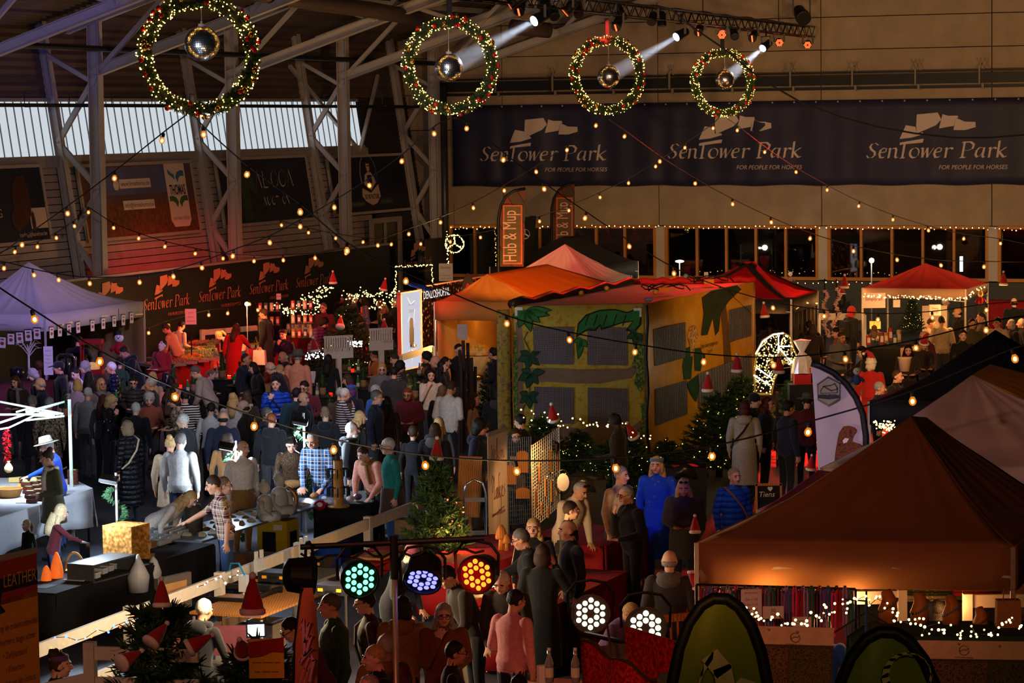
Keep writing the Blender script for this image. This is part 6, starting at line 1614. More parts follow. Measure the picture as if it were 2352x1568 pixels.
t,f=flag('beach_flag','black beach flag with a ring emblem, between the tartan flags',78,[(1202,612),(1202,515),(1208,500),(1220,495),(1232,497),(1226,560),(1222,612)],M_blackcloth,pole=[(1201,612),(1201,515),(1207,500),(1231,497)])
mb=MB();c=f(1206,537,.06);nib(mb,[arc(0,0,.13,.13,0,360,18),[(0,0),(0,.13)],[(0,0),(.11,-.07)],[(0,0),(-.11,-.07)]],Matrix.Translation(c),.004,.004,th=.01);mb.build('emblem',M_card,t)
p=PD(1044,560,84);t=thing('light_ring_sign','round light sign with a three-pointed star hanging at the left cafe window','sign',p);o0=p
rr=random.Random(5);mb=MB()
for i in range(150):
 if i<95:a=i/95*2*pi;q=Vector((.27*math.cos(a),0,.27*math.sin(a)))
 else:a=math.radians((90,210,330)[i%3]);q=Vector((math.cos(a),0,math.sin(a)))*.26*rr.random()
 mb.ball(q+Vector((rr.uniform(-.02,.02),0,rr.uniform(-.02,.02))),.012,5,4)
mb.build('light_points',M_fy,t,kind='stuff');MB().tube([(.27*math.cos(a),.02,.27*math.sin(a))for a in[i*.3 for i in range(22)]],.012,5).build('frame',M_black,t);MB().cyl((0,.02,.27),(0,.02,1.2),.006,n=4).build('wire',M_black,t)
t,M=sign('shop_sign','white printed sign with dark script and small lines near the hall corner',1024,625,76,.38,.48,M_card,[('Scentsy',.1,.3,dict(shear=.3)),('Vul je leven met',-.1,.28,dict(shear=.3)),('heerlijke geuren',-.18,.28,dict(shear=.3))],ink=mat('ink_dark',(50,46,60)))
p=PD(950,635,77.5);one('dark_screen','dark navy screen framed by fairy lights near the hall corner','screen',(p.x,p.y,0),MB().box((0,0,1.35),(1.05,.06,.95)).box((-.4,0,.45),(.06,.06,.9)).box((.4,0,.45),(.06,.06,.9)),mat('screen_navy',(36,24,40),rough=.4))
M_wf=fabric('white_flag',(206,196,200),.3)
t,f=flag('beach_flag','white beach flag with a hexagon house emblem and a brown pony, right of centre',37,[(1880,1084),(1875,1000),(1869,910),(1864,836),(1885,842),(1915,858),(1940,880),(1962,910),(1978,945),(1986,985),(1988,1020),(1960,1040),(1920,1062)],M_wf,pole=[(1990,1090),(1989,1000),(1982,950),(1966,912),(1943,880),(1915,856),(1885,841),(1864,834)],edge=.045,prints=(('emblem_field',[(1875,880),(1901,862),(1930,876),(1929,915),(1903,932),(1877,918)],mat('emblem_grey',(136,130,112)),.0),('emblem_band',[(1877,905),(1929,906),(1929,913),(1903,916),(1877,913)],mat('emblem_dark',(40,44,46)),.006)))
mb=MB()
for pl in([(1877,882),(1901,865),(1928,879),(1928,913),(1903,929),(1878,916),(1877,882)],[(1884,896),(1890,886),(1906,884),(1916,880),(1922,890),(1922,900),(1884,902),(1884,896)],[(1890,886),(1908,896),(1922,892)]):nib(mb,[[(q.x,q.y)for q in[f(x,y)for x,y in pl]]],Matrix.Translation((0,0,f(1900,900,.062).z)),.002,.002,th=.006)
c=f(1903,912.5,.065);put_text(mb,'TIEVIS',Matrix.Translation(c)@Matrix.Scale(-1,4,(1,0,0)),width=.2);mb.build('emblem_lines',mat('emblem_line',(60,60,56)),t)
MB().add([f(x,y,.058)for x,y in((1915,1062),(1917,1040),(1922,1010),(1926,992),(1936,978),(1950,976),(1962,980),(1968,986),(1960,996),(1956,1012),(1974,1018),(1984,1024),(1950,1044))],[tuple(range(13))]).build('pony_print',patmat('pony_fur','noise3',[(84,44,30),(120,66,38),(60,30,24)],.8,.3),t)
MB().add([f(x,y,.064)for x,y in((1934,1010),(1940,1004),(1949,1006),(1944,1014),(1936,1017))],[tuple(range(5))]).build('pony_print',M_card,t)
M_pf=fabric('orange_pink_flag',(214,112,78),.25)
t,f=flag('beach_flag','narrow salmon-pink beach flag with white brush lettering, in the foreground',19,[(672,1590),(676,1480),(686,1400),(694,1350),(718,1350),(726,1400),(732,1480),(728,1590)],M_pf,pole=[(673,1590),(678,1480),(687,1400),(694,1350)],edge=.012)
mb=MB();nib(mb,[[(q.x,q.y)for q in[f(x,y)for x,y in pl]]for pl in([(690,1440),(697,1418),(701,1500),(690,1510)],[(704,1440),(712,1425),(702,1470),(716,1455),(703,1500),(718,1484),(690,1518),(694,1500)],[(688,1568),(700,1530),(714,1502),(722,1512),(712,1560)],[(698,1568),(708,1535),(716,1520)])],Matrix.Translation((0,0,.062)),.004,.003,th=.006);mb.build('lettering',mat('flag_lilac',(220,130,170)),t)
M_gf=fabric('lime_flag',(112,124,10),.12,.5);M_gf2=mat('lime_flag_edge',(60,84,8),rough=.5)
for lab,D,apx,apy,hw,lt,pr in(('tall lime-green beach flag tip in the front right foreground',12.5,1652,1372,112,'N',1),('olive-lime rounded beach flag at the bottom right edge',12.0,2036,1449,130,'neem',0)):
 ol=[(apx-hw*c_,apy+d_)for c_,d_ in((1.0,250),(.95,190),(.82,120),(.62,60),(.36,18),(.12,2))]+[(apx+hw*c_,apy+d_)for c_,d_ in((.15,3),(.4,22),(.66,66),(.86,126),(.98,195),(1.02,250))]
 t,f=flag('beach_flag',lab,D,ol,M_gf,pole=ol[:6]+[(apx+hw*.15,apy+3)]+ol[7:],edge=.028)
 mb=MB();c=f(apx+(-20 if pr else 45),apy+(170 if pr else 95),.07)
 if pr:nib(mb,[[(-.12,-.25),(-.04,.02),(.0,.08),(.05,.02),(.1,-.25)],[(-.05,-.3),(0.0,-.1),(.04,-.3)],[(.12,-.05),(.2,-.08)]],Matrix.Translation(c),.02,.012,th=.02)
 else:nib(mb,[arc(0,0,.1,.1,0,360,16)],Matrix.Translation(c),.006,.006,th=.01);put_text(mb,'neem',Matrix.Translation(c+Vector((-.1,-.12,0))),width=.16)
 mb.build('lettering',mat('flag_white_print',(176,160,120)),t)
def rollup(label,px0,px1,ptop,ptop1,D,D1,zb,m,extra):
 a,b=PD(px0,ptop,D),PD(px1,ptop1,D1);d=b-a;zt=(a.z+b.z)/2;d.z=0;w_=d.length;d.normalize()
 t=thing('roll_up_banner',label,'banner',(a.x,a.y,0),rz=math.atan2(d.y,d.x));h=zt-zb
 M=Matrix(((1,0,0,w_/2),(0,0,-1,-.012),(0,1,0,zb+h/2),(0,0,0,1)))
 MB().box((0,0,-.008),(w_,h,.012)).build('sheet',m,t).matrix_basis=M
 MB().box((w_/2,0,zt),(w_+.02,.04,.05)).box((w_/2,0,max(zb-.04,.04)),(w_+.04,.14,.08)).cyl((w_/2,.03,0),(w_/2,.03,zt),.012,n=6).build('stand',M_steel,t)
 extra(t,M,w_,h);return t
def _wel(t,M,w_,h):
 mb=MB();s=w_*.72
 W1=[[(0,.34),(.04,.36),(.08,.1),(.14,.3),(.17,.1),(.26,.5)],[(.28,.16),(.34,.24),(.3,.28),(.26,.16),(.32,.1),(.4,.16),(.44,.44),(.4,.12),(.48,.16)],[(.48,.44),(.46,.1),(.54,.24),(.5,.18),(.58,.1)],[(.62,.22),(.58,.12),(.66,.12),(.68,.22),(.62,.24)],[(.72,.24),(.72,.1),(.78,.24),(.82,.22),(.82,.1),(.88,.24),(.92,.2),(.94,.1),(1,.14)]]
 P1=[[(.08,-.02),(.08,.4)],[(0,.3),(.1,.42),(.2,.36),(.1,.2)],[(.24,.4),(.22,.1),(.28,.12)],[(.38,.22),(.32,.2),(.31,.1),(.38,.14),(.38,.24),(.4,.1)],[(.44,.24),(.44,.1),(.49,.24),(.53,.1)],[(.56,.4),(.56,.1),(.62,.24),(.58,.17),(.66,.1)],[(.7,.24),(.7,-.08),(.64,-.06)],[(.76,.18),(.84,.22),(.79,.25),(.76,.12),(.84,.1)],[(.98,.25),(.91,.22),(.98,.15),(.9,.1)],[(.06,-.12),(.9,-.04)]]
 nib(mb,[[((x-.5)*s,y*s*1.6+h*.20)for x,y in st]for st in W1],M,.003,.002,th=.006);nib(mb,[[((x-.5)*s*1.05,y*s*1.9-h*.14)for x,y in st]for st in P1],M,.003,.002,th=.007)
 put_text(mb,'bij',M@TT(.06,h*.12,.004),size=.07,shear=.2);put_text(mb,'www.plankjes.be',M@TT(0,-h*.215,.004),width=w_*.7)
 bb=[(-.08,-.32*h/1.8-.25),(.02,-.05-.25),(.1,-.08-.25),(0,-.42*h/1.8-.25)];nib(mb,[bb+bb[:1]],M,.001,.001,th=.004)
 mb.build('lettering',mat('ink_brown',(96,48,52)),t)
def TT(x,y,z=0.0):return Matrix.Translation((x,y,z))
rollup('white welcome roll-up banner with brown script beside the mesh display',1119,1162,997,985,41.5,42.3,.1,mat('banner_white',(206,184,178),rough=.5,noise=.03),_wel)
def _lea(t,M,w_,h):
 for y0,y1,c,nm in((.5,.32,(150,16,18),'print_red'),(.34,-.22,(206,128,20),'print_amber'),(-.22,-.5,(190,140,26),'print_yellow')):MB().box((0,h*(y0+y1)/2,.002),(w_*.98,h*(y0-y1),.004)).build('print_field',mat(nm,c,rough=.5,noise=.05),t).matrix_basis=M
 mb=MB();mb.box((0,h*.395,.006),(w_*.98,h*.055,.004));mb.prism([(w_*.48-w_,h*.33),(-w_*.1,h*.375),(w_*.49,h*.345),(w_*.49,h*.355),(-w_*.1,h*.385),(-w_*.49,h*.34)],.004,M@TT(0,0,.006))if 0 else None
 mb.prism([(-.42,.86),(-.3,.93),(-.22,.86),(-.14,.9),(-.18,.78),(-.1,.7),(-.24,.68),(-.34,.6),(-.36,.7),(-.48,.72)][::-1],.006);mb.prism([(.0,-.42),(.06,-.38),(.16,-.42),(.2,-.62),(.18,-.9),(.1,-.85),(0,-.92),(-.06,-.9),(-.06,-.6)][::-1],.006)
 mb.build('print_dark',mat('print_black',(28,16,16)),t).matrix_basis=M
 mb=MB();put_text(mb,'LEATHER',M@TT(.12,h*.385,.012),width=w_*.62,size=.17);mb.build('lettering',mat('print_gold',(196,150,66)),t)
 mb=MB()
 for i,s in enumerate(('reinigings en onderhoudsmiddel','beschermend laagje achter','• Zelfglanzend','• Kleurloos','Droogtijd van één minuut','geschikt voor alle leer soorten','schoenpoets overbodig')):put_text(mb,s,M@TT(.02,h*(.215-.055*i),.006),width=w_*min(.9,.032*len(s)),size=.09,offset=.01)
 mb.build('lettering',M_ink,t)
 mb=MB();mb.prism([(-.5,-.5),(-.36,-.48),(-.2,-.4),(-.1,-.38),(-.1,-.44),(-.22,-.56),(-.24,-.8),(-.44,-.82)][::-1],.006,M@TT(0,0,.006)).build('print_boot',mat('print_red2',(170,40,24)),t)
rollup('red and amber roll-up banner with capital lettering at the lower left edge',-40,82,1290,1264,25.5,26.2,.15,M_card,_lea)
sign('leather_sign','small red and yellow sign with black lettering on the foreground fir',612,1512,23.5,.3,.34,mat('sign_yellow',(206,160,20),rough=.5),[('GLOSSY LEATHER',.1,.26,{}),('Oranto schoenen spuit',-.04,.24,{}),('leder, nubuck, suede',-.12,.2,{})],stand=True,ink=M_black)
p=PD(612,1490,23.48);one('sign_header','dark red header strip with wavy lower edge on the yellow leather sign','sign',p,MB().prism([(-.15,.06),(.15,.1),(.15,-.03),(.05,-.02),(-.05,-.06),(-.15,-.07)],.005,Matrix.Rotation(pi/2,4,'X')),mat('print_red'))
# ==== WHITE RAIL FENCE along the stalls
a0,a1=P(60,1497,1.03),P(990,1143,1.03);a1=Vector((a1 .x,a1 .y,1.03));rd=(a1-a0);L_f=rd.length;rd.normalize()
t=thing('rail_fence','long white wooden rail fence running diagonally behind the stalls','fence',(a0 .x,a0 .y,0),rz=math.atan2(rd.y,rd.x));nb=5;sl=L_f/nb
for i in range(nb):
 if i!=2 or True:MB().box((sl*(i+.5),0,1.0),(sl-.1,.045,.15)).build('plank',M_white,t);MB().box((sl*(i+.5),0,.45),(sl-.1,.045,.12)).build('plank',M_white,t)
for i in range(nb+1):
 MB().box((sl*i,.02,.55),(.11,.1,1.1)).build('post',M_white,t)
p=P(398,1370,.95);one('board_back','grey-brown framed board leaning on the white rail behind the foreground fir','board',(p.x,p.y,0),MB().box((0,0,1.0),(.62,.06,.42)).box((0,-.035,1.0),(.42,.01,.26),mi=1),[mat('board_grey',(70,62,58)),M_card2],rz=1.0)
p=PD(250,1500,25);t=thing('rail_fence','near white rail piece with two planks in front of the foreground fir','fence',(p.x,p.y,0),rz=-.2)
for z in(p.z,p.z-.28):MB().box((.35,0,z),(1.0,.045,.12)).build('plank',M_white,t)
MB().box((-.18,0,(p.z+.1)/2),(.1,.1,p.z+.1)).build('post',M_white,t);MB().box((-.55,0,p.z-.32),(.7,.05,.1),rot=(0,-.25,0)).build('plank',M_white,t)
for i,(px,py)in enumerate(((585,1300),(688,1268))):
 p=P(px,py,1.05);t=thing('sorting_box','clear plastic compartment box hung on the white rail, %s one'%('left','right')[i],'box',p,rz=math.atan2(rd.y,rd.x),group='clear boxes on the rail')
 MB().box((0,-.06,0),(.22,.05,.2)).box((-.08,-.06,.15),(.06,.03,.1)).box((.08,-.06,.15),(.06,.03,.1)).build('shell',M_plastic,t)
 for k in range(4):MB().box((-.08+.053*k,-.09,-.06),(.04,.02,.06)).build('compartment',mat('frosted',(206,210,216),rough=.4),t)
# ==== CHEESE STALL
q=[P(-30,1196,.85),P(212,1121,.85),P(168,1100,.85),P(-30,1096,.85)]
t=thing('market_table','white-clothed cheese table at the left edge','table',(q[0].x,q[0].y,0),group='market tables');o0=Vector((q[0].x,q[0].y,0))
MB().slab(lambda s,r:quadpt(q,s,r)-o0,2,2,.02).build('table_top',M_whitecloth,t)
for a,b in((0,1),(1,2)):
 def fn(s,r,a=a,b=b):p=q[a].lerp(q[b],s)-o0;return p+Vector((.04*math.sin(s*22)*r+(.06*r if a else 0),-.03*r-.04*r*math.sin(s*31),-(.62-.12*math.sin(s*3.1*(1+a)))*r))
 MB().slab(fn,40,4,.008).build('cloth_drop',M_whitecloth,t,smooth=True)
for i in(0,1,2):w_=q[i].lerp(sum(q,Vector())/4,.08)-o0;MB().cyl((w_.x,w_.y,0),(w_.x,w_.y,.83),.02,n=6).build('leg',M_black,t)
CH=(214,184,110)
for i,(px,py,k)in enumerate(((8,1128,0),(40,1122,1),(58,1118,2),(20,1108,1),(-5,1140,0),(78,1112,2),(92,1108,1))):
 p=P(px,py,.86);mb=MB();(mb.lathe([(.1,0),(.115,.03),(.1,.07)],n=14)if k==0 else mb.prism([(0,0),(.2,.05),(.18,.14)],.08)if k==1 else mb.lathe([(.05,0),(.07,.06),(.03,.12)],n=10))
 one('cheese',('round flat','wedge-shaped','dome-shaped')[k]+' cheese, %s from the left of its kind on the white table'%ORD[(0,0,0,1,1,1,2)[i]],'cheese',p,mb,mat('cheese_%d'%(i%3),[(222,190,112),(206,160,80),(228,206,150)][i%3],rough=.5),group='cheeses')
p=P(22,1140,.86);one('wicker_basket','wicker basket of cheese at the left edge','basket',p,MB().lathe([(.16,0),(.21,.13),(.2,.135),(.15,.02)],n=18),patmat('wicker','stripes',[(176,128,66),(126,84,38)],.8,.5))
me_pack=MB().box((0,0,.03),(.16,.11,.05)).box((0,0,.058),(.1,.07,.008),mi=1).mesh('snack_pack',[mat('pack_brown',(84,36,32),rough=.3),mat('pack_label',(176,196,120),rough=.4)])
for i in range(40):
 r,s,z=i%5,(i//5)%4,i//20;pp=quadpt(q,.42+.075*s,.12+.16*r);o=link('snack_pack',me_pack);o.location=(pp.x,pp.y,.85+.058*z);o.rotation_euler=(0,0,rf_.uniform(-.3,.3))
 tag(o,'packed dried sausage, %s from left in %s row, %s layer, on the white table'%(ORD[s],ORD[r],('lower','upper')[z]),'packet','packed sausages')
for z in range(4):o=link('snack_pack',me_pack);pp=P(168,1112,.86);o.location=(pp.x,pp.y,.86+.06*z);tag(o,'packed sausage, %s from the bottom of the lone stack by the tent post'%ORD[z],'packet','packed sausages')
sign('paper_notice','white price sheet hanging askew on the front of the cheese table',52,1175,42,.2,.28,M_card,[('AANBIEDING',.07,.15,{}),('4 voor 10',-.1,.13,{})],stand=False,ink=mat('ink_red',(150,30,30)))
M_frm=mat('frame_pale',(186,200,180),rough=.4);p=P(168,1240,0);t=thing('tent_frame','bare pale tent frame with cool LED tubes over the cheese table','tent',(p.x,p.y,0));o0=Vector((p.x,p.y,0));tp=Vector((0,0,2.25));MB().box((0,0,1.12),(.05,.05,2.25)).box((0,0,.02),(.14,.14,.03)).build('leg',M_frm,t)
D=p.y
for a,b in(((147,922),(-30,980)),((147,922),(60,945)),((-20,918),(145,950)),((140,950),(-30,952)),((60,965),(147,955))):MB().beam(PD(*a,D-.1)-o0,PD(*b,D-.6)-o0,.03).build('frame_bar',M_frm,t)
M_tube=glow('led_tube',(222,238,255),7)
for a,b in(((37,946),(68,937)),((68,937),(88,945)),((90,946),(133,951)),((-5,986),(20,982)),((20,982),(50,968)),((50,968),(78,954)),((78,954),(125,955))):MB().cyl(PD(*a,D-.5)-o0,PD(*b,D-.5)-o0,.014,n=6).build('led_tube',M_tube,t)
lamp_area('cheese_light',PD(40,965,D-1.2),P(90,1120,.8)+Vector((.2,-.6,0)),95,(214,232,255),1.2,.5)
pts=[((.03*math.sin(k),.03*math.cos(k*1.3),-k*.0125),(rf_.uniform(-1,1),rf_.uniform(-1,1),0))for k in range(46)]
one('tinsel','red tinsel hanging from the frame over the cheese table','tinsel',PD(15,986,43),needles(MB(),pts,.05,10,rf_,.08),mat('tinsel_red',(190,16,20),rough=.25,metal=.4))
one('hanging_cheese','pear-shaped pale cheese hanging below the red tinsel','cheese',PD(20,1085,43),MB().lathe([(.03,0),(.065,.03),(.07,.08),(.04,.13),(.02,.16),(.028,.18)],n=14),mat('cheese_2'),smooth=True)
# ==== MINERAL STALL
c=P(128,1368,.75);table('long black-clothed table with salt lamps, boxes and tools in the left foreground',c,UU*4.2,-VV*.75,.75,M_blackcloth,.6)
c2=P(533,1226,.75);table('grey-topped table with stone statues behind the rail',c2-UU*.9,UU*4.4,-VV*.85,.75,M_greytop,None,top=M_greytop)
c3=P(722,1163,.75);table('black-clothed table with agate slices and the bracelet tower',c3,P(740,1132,.75)-c3,P(853,1155,.75)-c3,.75,M_blackcloth,.68)
for i,(px,py,h,r)in enumerate(((107,1338,.22,.065),(131,1332,.36,.078))):
 mb=MB();mb.lathe([(r,0),(r*1.08,h*.25),(r*.9,h*.55),(r*.55,h*.85),(r*.2,h)],n=12);rough(mb,.012,14);t=thing('salt_lamp',('short','tall')[i]+' orange glowing salt lamp on the black table','lamp',P(px,py,.75),group='salt lamps');mb.build('salt_crystal',mat('salt',(236,130,70),rough=.6,noise=.25,scale=12,emit=(255,110,30),es=.55),t,smooth=True);MB().lathe([(r*1.05,-.0),(r*1.05,.02)],n=12).build('base',M_wood,t)
def hallbox(name,label,cat,px,py,z,dims,m,rz=RZ,parts=(),group=None):
 t=thing(name,label,cat,P(px,py,z),rz=rz,group=group);MB().box((0,0,dims[2]/2),dims).build('body',m,t)
 for nm,c_,s_,mm in parts:MB().box(c_,s_).build(nm,mm,t)
 return t
def openbox(name,label,px,py,z,dims,m,rz):
 t=thing(name,label,'box',P(px,py,z),rz=rz);x,y,h=dims
 for nm,c_,s_ in(('top',(0,0,h-.01),(x,y,.02)),('bottom',(0,0,.01),(x,y,.02)),('side',(-x/2,0,h/2),(.02,y,h)),('side',(x/2,0,h/2),(.02,y,h)),('back',(0,y/2,h/2),(x,.02,h))):MB().box(c_,s_).build(nm,m,t)
openbox('display_box','long open grey box with plastic tubs on the black table',235,1325,.75,(.95,.4,.24),mat('box_grey',(70,72,76),rough=.5),math.radians(64));openbox('display_box','upright chipboard box on the black table beside the garland pole',292,1292,.75,(.42,.45,.52),M_osb,math.radians(64))
for i,(px,py)in enumerate(((215,1328),(232,1318),(246,1312),(262,1306))):hallbox('plastic_tub','clear plastic tub, %s from the left in the open grey box'%ORD[i],'tub',px,py,.77,(.14,.12,.07),M_plastic,parts=(('lid',(0,0,.075),(.15,.13,.012),mat('frosted')),),group='plastic tubs')
for i,(px,py,d_,m_,lab)in enumerate(((340,1262,(.2,.16,.12),M_card2,'brown carton beside the chipboard box'),(338,1284,(.16,.14,.08),M_card2,'flat brown carton in front of the tall one'),(365,1262,(.22,.1,.03),mat('tool_red',(170,30,26)),'red tool lying by the cartons'),(378,1268,(.24,.14,.015),M_card,'white booklet on the black table'),(385,1253,(.22,.16,.03),M_greytop,'grey closed case on the black table'),(103,1352,(.2,.28,.035),mat('book_dark',(60,58,60)),'dark book at the corner of the black table'),(152,1348,(.1,.06,.02),M_card,'white slip next to the power strip'),(170,1338,(.3,.06,.04),M_plastic,'white power strip on the black table'),(195,1280,(.1,.1,.2),M_chrome,'wrapped silver cylinder behind the grey box'))):hallbox('stall_item',lab,'stall goods',px,py,.75,d_,m_)
one('basket_handle','round wicker basket handle sticking up behind the salt lamps','basket',P(172,1318,.75),MB().tube([(.13*math.cos(a),0,.28*math.sin(a))for a in[i*pi/14 for i in range(15)]],.016,6).lathe([(.1,0),(.13,.06)],n=12),mat('straw',(206,170,110),rough=.7))
for i,(px,py,s)in enumerate(((318,1338,1.0),(352,1320,.75))):one('plastic_bag',('large','small')[i]+' white plastic bag hanging from the black table','bag',PD(px,py+20,35.9 if i==0 else 36.6),rough(MB().tube([(0,0,.48*s),(0.01,0,.4*s),(0,0,.2*s),(0,0,.0)],[.015,.05,.15*s,.13*s],12),.02,9),mat('bag_white',(206,210,218),rough=.4),smooth=True)
for i,(px,py)in enumerate(((352,1248),(372,1238),(395,1226),(420,1218))):
 t=thing('sample_tray','pale tray of mineral samples, %s from the left on the grey-topped table'%ORD[i],'tray',P(px,py,.78),rz=RZ,group='mineral sample trays');MB().box((0,0,.01),(.4,.34,.02)).build('bottom',M_plastic,t)
 for k in range(4):MB().box((-.19+.127*k,0,.035),(.012,.34,.06)).build('divider',mat('tray_white',(196,202,210)),t)
 mb=MB();[mb.ball((rf_.uniform(-.17,.17),rf_.uniform(-.15,.15),.03),(.025,.02,.016),6,4)for k in range(14)];mb.build('samples',mat('mineral_mix',(130,112,92),noise=.5,scale=30),t,kind='stuff')
one('geode','tall dark split geode standing on the grey-topped table','mineral',P(446,1225,.76),rough(MB().lathe([(.12,0),(.125,.2),(.12,.36),(.1,.42)],n=14),.03,9),mat('geode',(66,58,46),rough=.9,noise=.4,scale=12),smooth=True)
def buddha(px,py,s,rz,lab):
 t=thing('seated_statue',lab,'statue',P(px,py,.76),rz=rz,group='stone statues',scale=s);st=mat('pale_stone',(186,190,194),rough=.8,noise=.12,scale=20,bump=.3,bscale=40)
 mb=MB();mb.ball((0,.0,.16),(.13,.1,.18),16,10).ball((0,.0,.27),(.12,.085,.07),14,8);mb.tube([(.13,0,.26),(.17,-.03,.14),(.1,-.14,.06)],[.045,.04,.03],8).tube([(-.13,0,.26),(-.17,-.03,.14),(-.1,-.14,.06)],[.045,.04,.03],8);mb.tube([(-.2,-.04,.05),(0,-.16,.05),(.2,-.04,.05)],[.06,.07,.06],10);mb.cyl((0,0,.3),(0,-.01,.37),.035,n=10);mb.ball((0,-.01,.42),(.062,.07,.082),14,10).ball((0,-.075,.41),(.012,.014,.02),6,5);mb.build('body',st,t,smooth=True)
 mb=MB();[mb.ball((.058*math.cos(a)*math.cos(e),.005+.066*math.sin(a)*math.cos(e),.44+.06*math.sin(e)),.014,6,4)for a in[i*.45 for i in range(14)]for e in(.1,.55,1.0)];mb.ball((0,.01,.515),.028,8,6).build('hair_knots',st,t)
buddha(608,1194,1.12,1.3,'pale seated stone figure, left one of two, seen from behind its side');buddha(642,1180,1.2,.9,'pale seated stone figure, right one of two with pointed hair knot')
one('cobra_statue','brass-brown rearing cobra statue right of the stone figures','statue',P(672,1170,.76),MB().tube([(.08,0,.03),(-.04,.05,.03),(-.06,-.04,.04),(.05,-.03,.08),(.06,0,.18),(.02,0,.26),(-.05,0,.33),(-.11,0,.33)],[.02,.035,.04,.04,.04,.045,.03,.014],10).lathe([(.12,0),(.12,.02)],n=14),mat('old_brass',(150,110,60),rough=.35,metal=.5),smooth=True)
t=thing('bracelet_tower','tall bamboo display tower hung with dark bracelets','display',P(778,1164,.76));M_bam=mat('bamboo',(176,120,50),rough=.4,noise=.15,scale=6)
MB().lathe([(.16,0),(.17,.02),(.075,.03),(.075,.2),(.08,.21),(.075,.22),(.075,.5),(.082,.51),(.075,.52),(.075,.7),(.07,.72),(.055,.69)],n=18).build('trunk',M_bam,t,smooth=True)
for z in(.58,.3):
 for k in range(12):a=k*pi/6;MB().tube([(.08*math.cos(a),.08*math.sin(a),z),(.16*math.cos(a),.16*math.sin(a),z),(.15*math.cos(a),.15*math.sin(a),z-.13),(.17*math.cos(a),.17*math.sin(a),z-.13),(.17*math.cos(a),.17*math.sin(a),z)],.009,4).build('bracelet',mat('bracelet_dark',(50,44,34),rough=.3),t)
for i,(px,py,c_,lab)in enumerate(((735,1161,(150,20,50),'crimson agate slice at the front of the black table'),(757,1154,(170,176,196),'pale agate slice next to the crimson one'),(745,1146,(60,90,150),'blue agate slice behind the pale one'),(722,1145,(176,120,70),'brown egg-shaped stone left of the agate slices'),(805,1152,(206,196,190),'white rough mineral right of the bracelet tower'),(822,1148,(90,70,100),'dark polished stone at the right table end'))):
 mb=MB();(mb.ball((0,0,.05),(.07,.05,.05),12,8)if i>2 else mb.lathe([(.09,0),(.095,.012),(.09,.024),(.05,.026)],Matrix.Rotation(.8,4,'X'),14).lathe([(.045,.027),(.04,.03)],Matrix.Rotation(.8,4,'X'),12,mi=1));one('mineral',lab,'mineral',P(px,py,.77),rough(mb,.008,20),[mat('agate%d'%i,c_,rough=.25,noise=.2,scale=25),M_card],group='minerals')
mb=MB()
for i in range(34):s,r=rf_.random(),rf_.random();pp=c2-UU*.5+UU*3.2*s-VV*(.15+.6*r);o=one('mineral','rough brown and white mineral chunk, %s along the grey-topped table in the %s row'%((ORD+('tenth','eleventh','twelfth'))[i%12],('front','middle','back')[i//12]),'mineral',(0,0,0),rough(MB().ball((0,0,.03),(rf_.uniform(.04,.09),rf_.uniform(.03,.07),rf_.uniform(.03,.07)),9,6),.02,14),mat('agate_mix%d'%(i%4),[(150,130,96),(176,170,160),(120,96,60),(196,180,150)][i%4],rough=.6,noise=.4,scale=20),group='minerals');o.location=(c2-UU*.6+UU*(.3*(i%12)+.1)-VV*(.2+.24*(i//12))+Vector((0,0,.0)))
for i,(px,y0,y1,lx,ly,pw)in enumerate(((266,1085,1400,250,1100,190),(541,1012,1290,520,1024,330),(697,948,1240,690,968,330))):
 a=P(px+8,y1,0.05)if i==0 else P(px+6,y1-25,0.05);Dp=a.y;top=PD(px,y0,Dp);t=thing('garland_pole','steel pole wrapped in fir garland under a floodlight, %s of three at the mineral stall'%('left','middle','right')[i],'pole',(a.x,a.y,0),group='garland poles');o0=Vector((a.x,a.y,0));tv=Vector((top.x-a.x,0,top.z))
 MB().cyl((0,0,0),tv,.018,n=8).build('pole',M_steel,t);pts=[]
 for k in range(420):f_=k/420;an=f_*17;r=(.07+.07*abs(math.sin(f_*9)))*rf_.uniform(.5,1.1);pts.append((tv*(.12+.78*f_)+Vector((r*math.cos(an),r*math.sin(an),0)),(math.cos(an),math.sin(an),-.2)))
 needles(MB(),pts,.065,6,rf_,.14).build('fir_garland',mat('garland_green',(52,88,56),rough=.8,noise=.3,scale=8),t,kind='stuff')
 lp=PD(lx,ly,Dp-.1)-o0;MB().box(lp,(.24,.2,.05),rot=(.25,.2,0)).beam(lp,tv*.97,.02).build('floodlight',M_black,t);MB().box(lp-Vector((0,0,.032)),(.2,.16,.008),rot=(.25,.2,0)).build('lens',glow('flood_lens',(230,240,255),6),t)
 lamp_point('flood_lamp',o0+lp+Vector((-.1,-.42,-.12))+UU*(.5 if i else-.2),pw,(212,232,255),.14)
t=hallbox('appliance_carton','yellow printed carton standing under the grey-topped table','carton',640,1285,0,(.5,.4,.62),mat('carton_yellow',(186,160,10),rough=.6),parts=(('print',(-.05,-.205,.3),(.22,.01,.3),M_black),('print',(.255,0,.3),(.01,.22,.3),M_black),('label',(.1,-.206,.52),(.14,.01,.08),M_card)))
hallbox('carton','open brown carton under the grey-topped table','carton',590,1310,0,(.5,.4,.25),M_card2,parts=(('flap',(0,-.25,.27),(.5,.14,.01),M_card2),))
hallbox('blue_crate','blue plastic crate below the black-clothed table','crate',760,1290,0,(.5,.35,.3),mat('crate_blue',(20,60,130),rough=.4),parts=(('rim',(0,0,.3),(.54,.39,.03),mat('crate_blue')),))
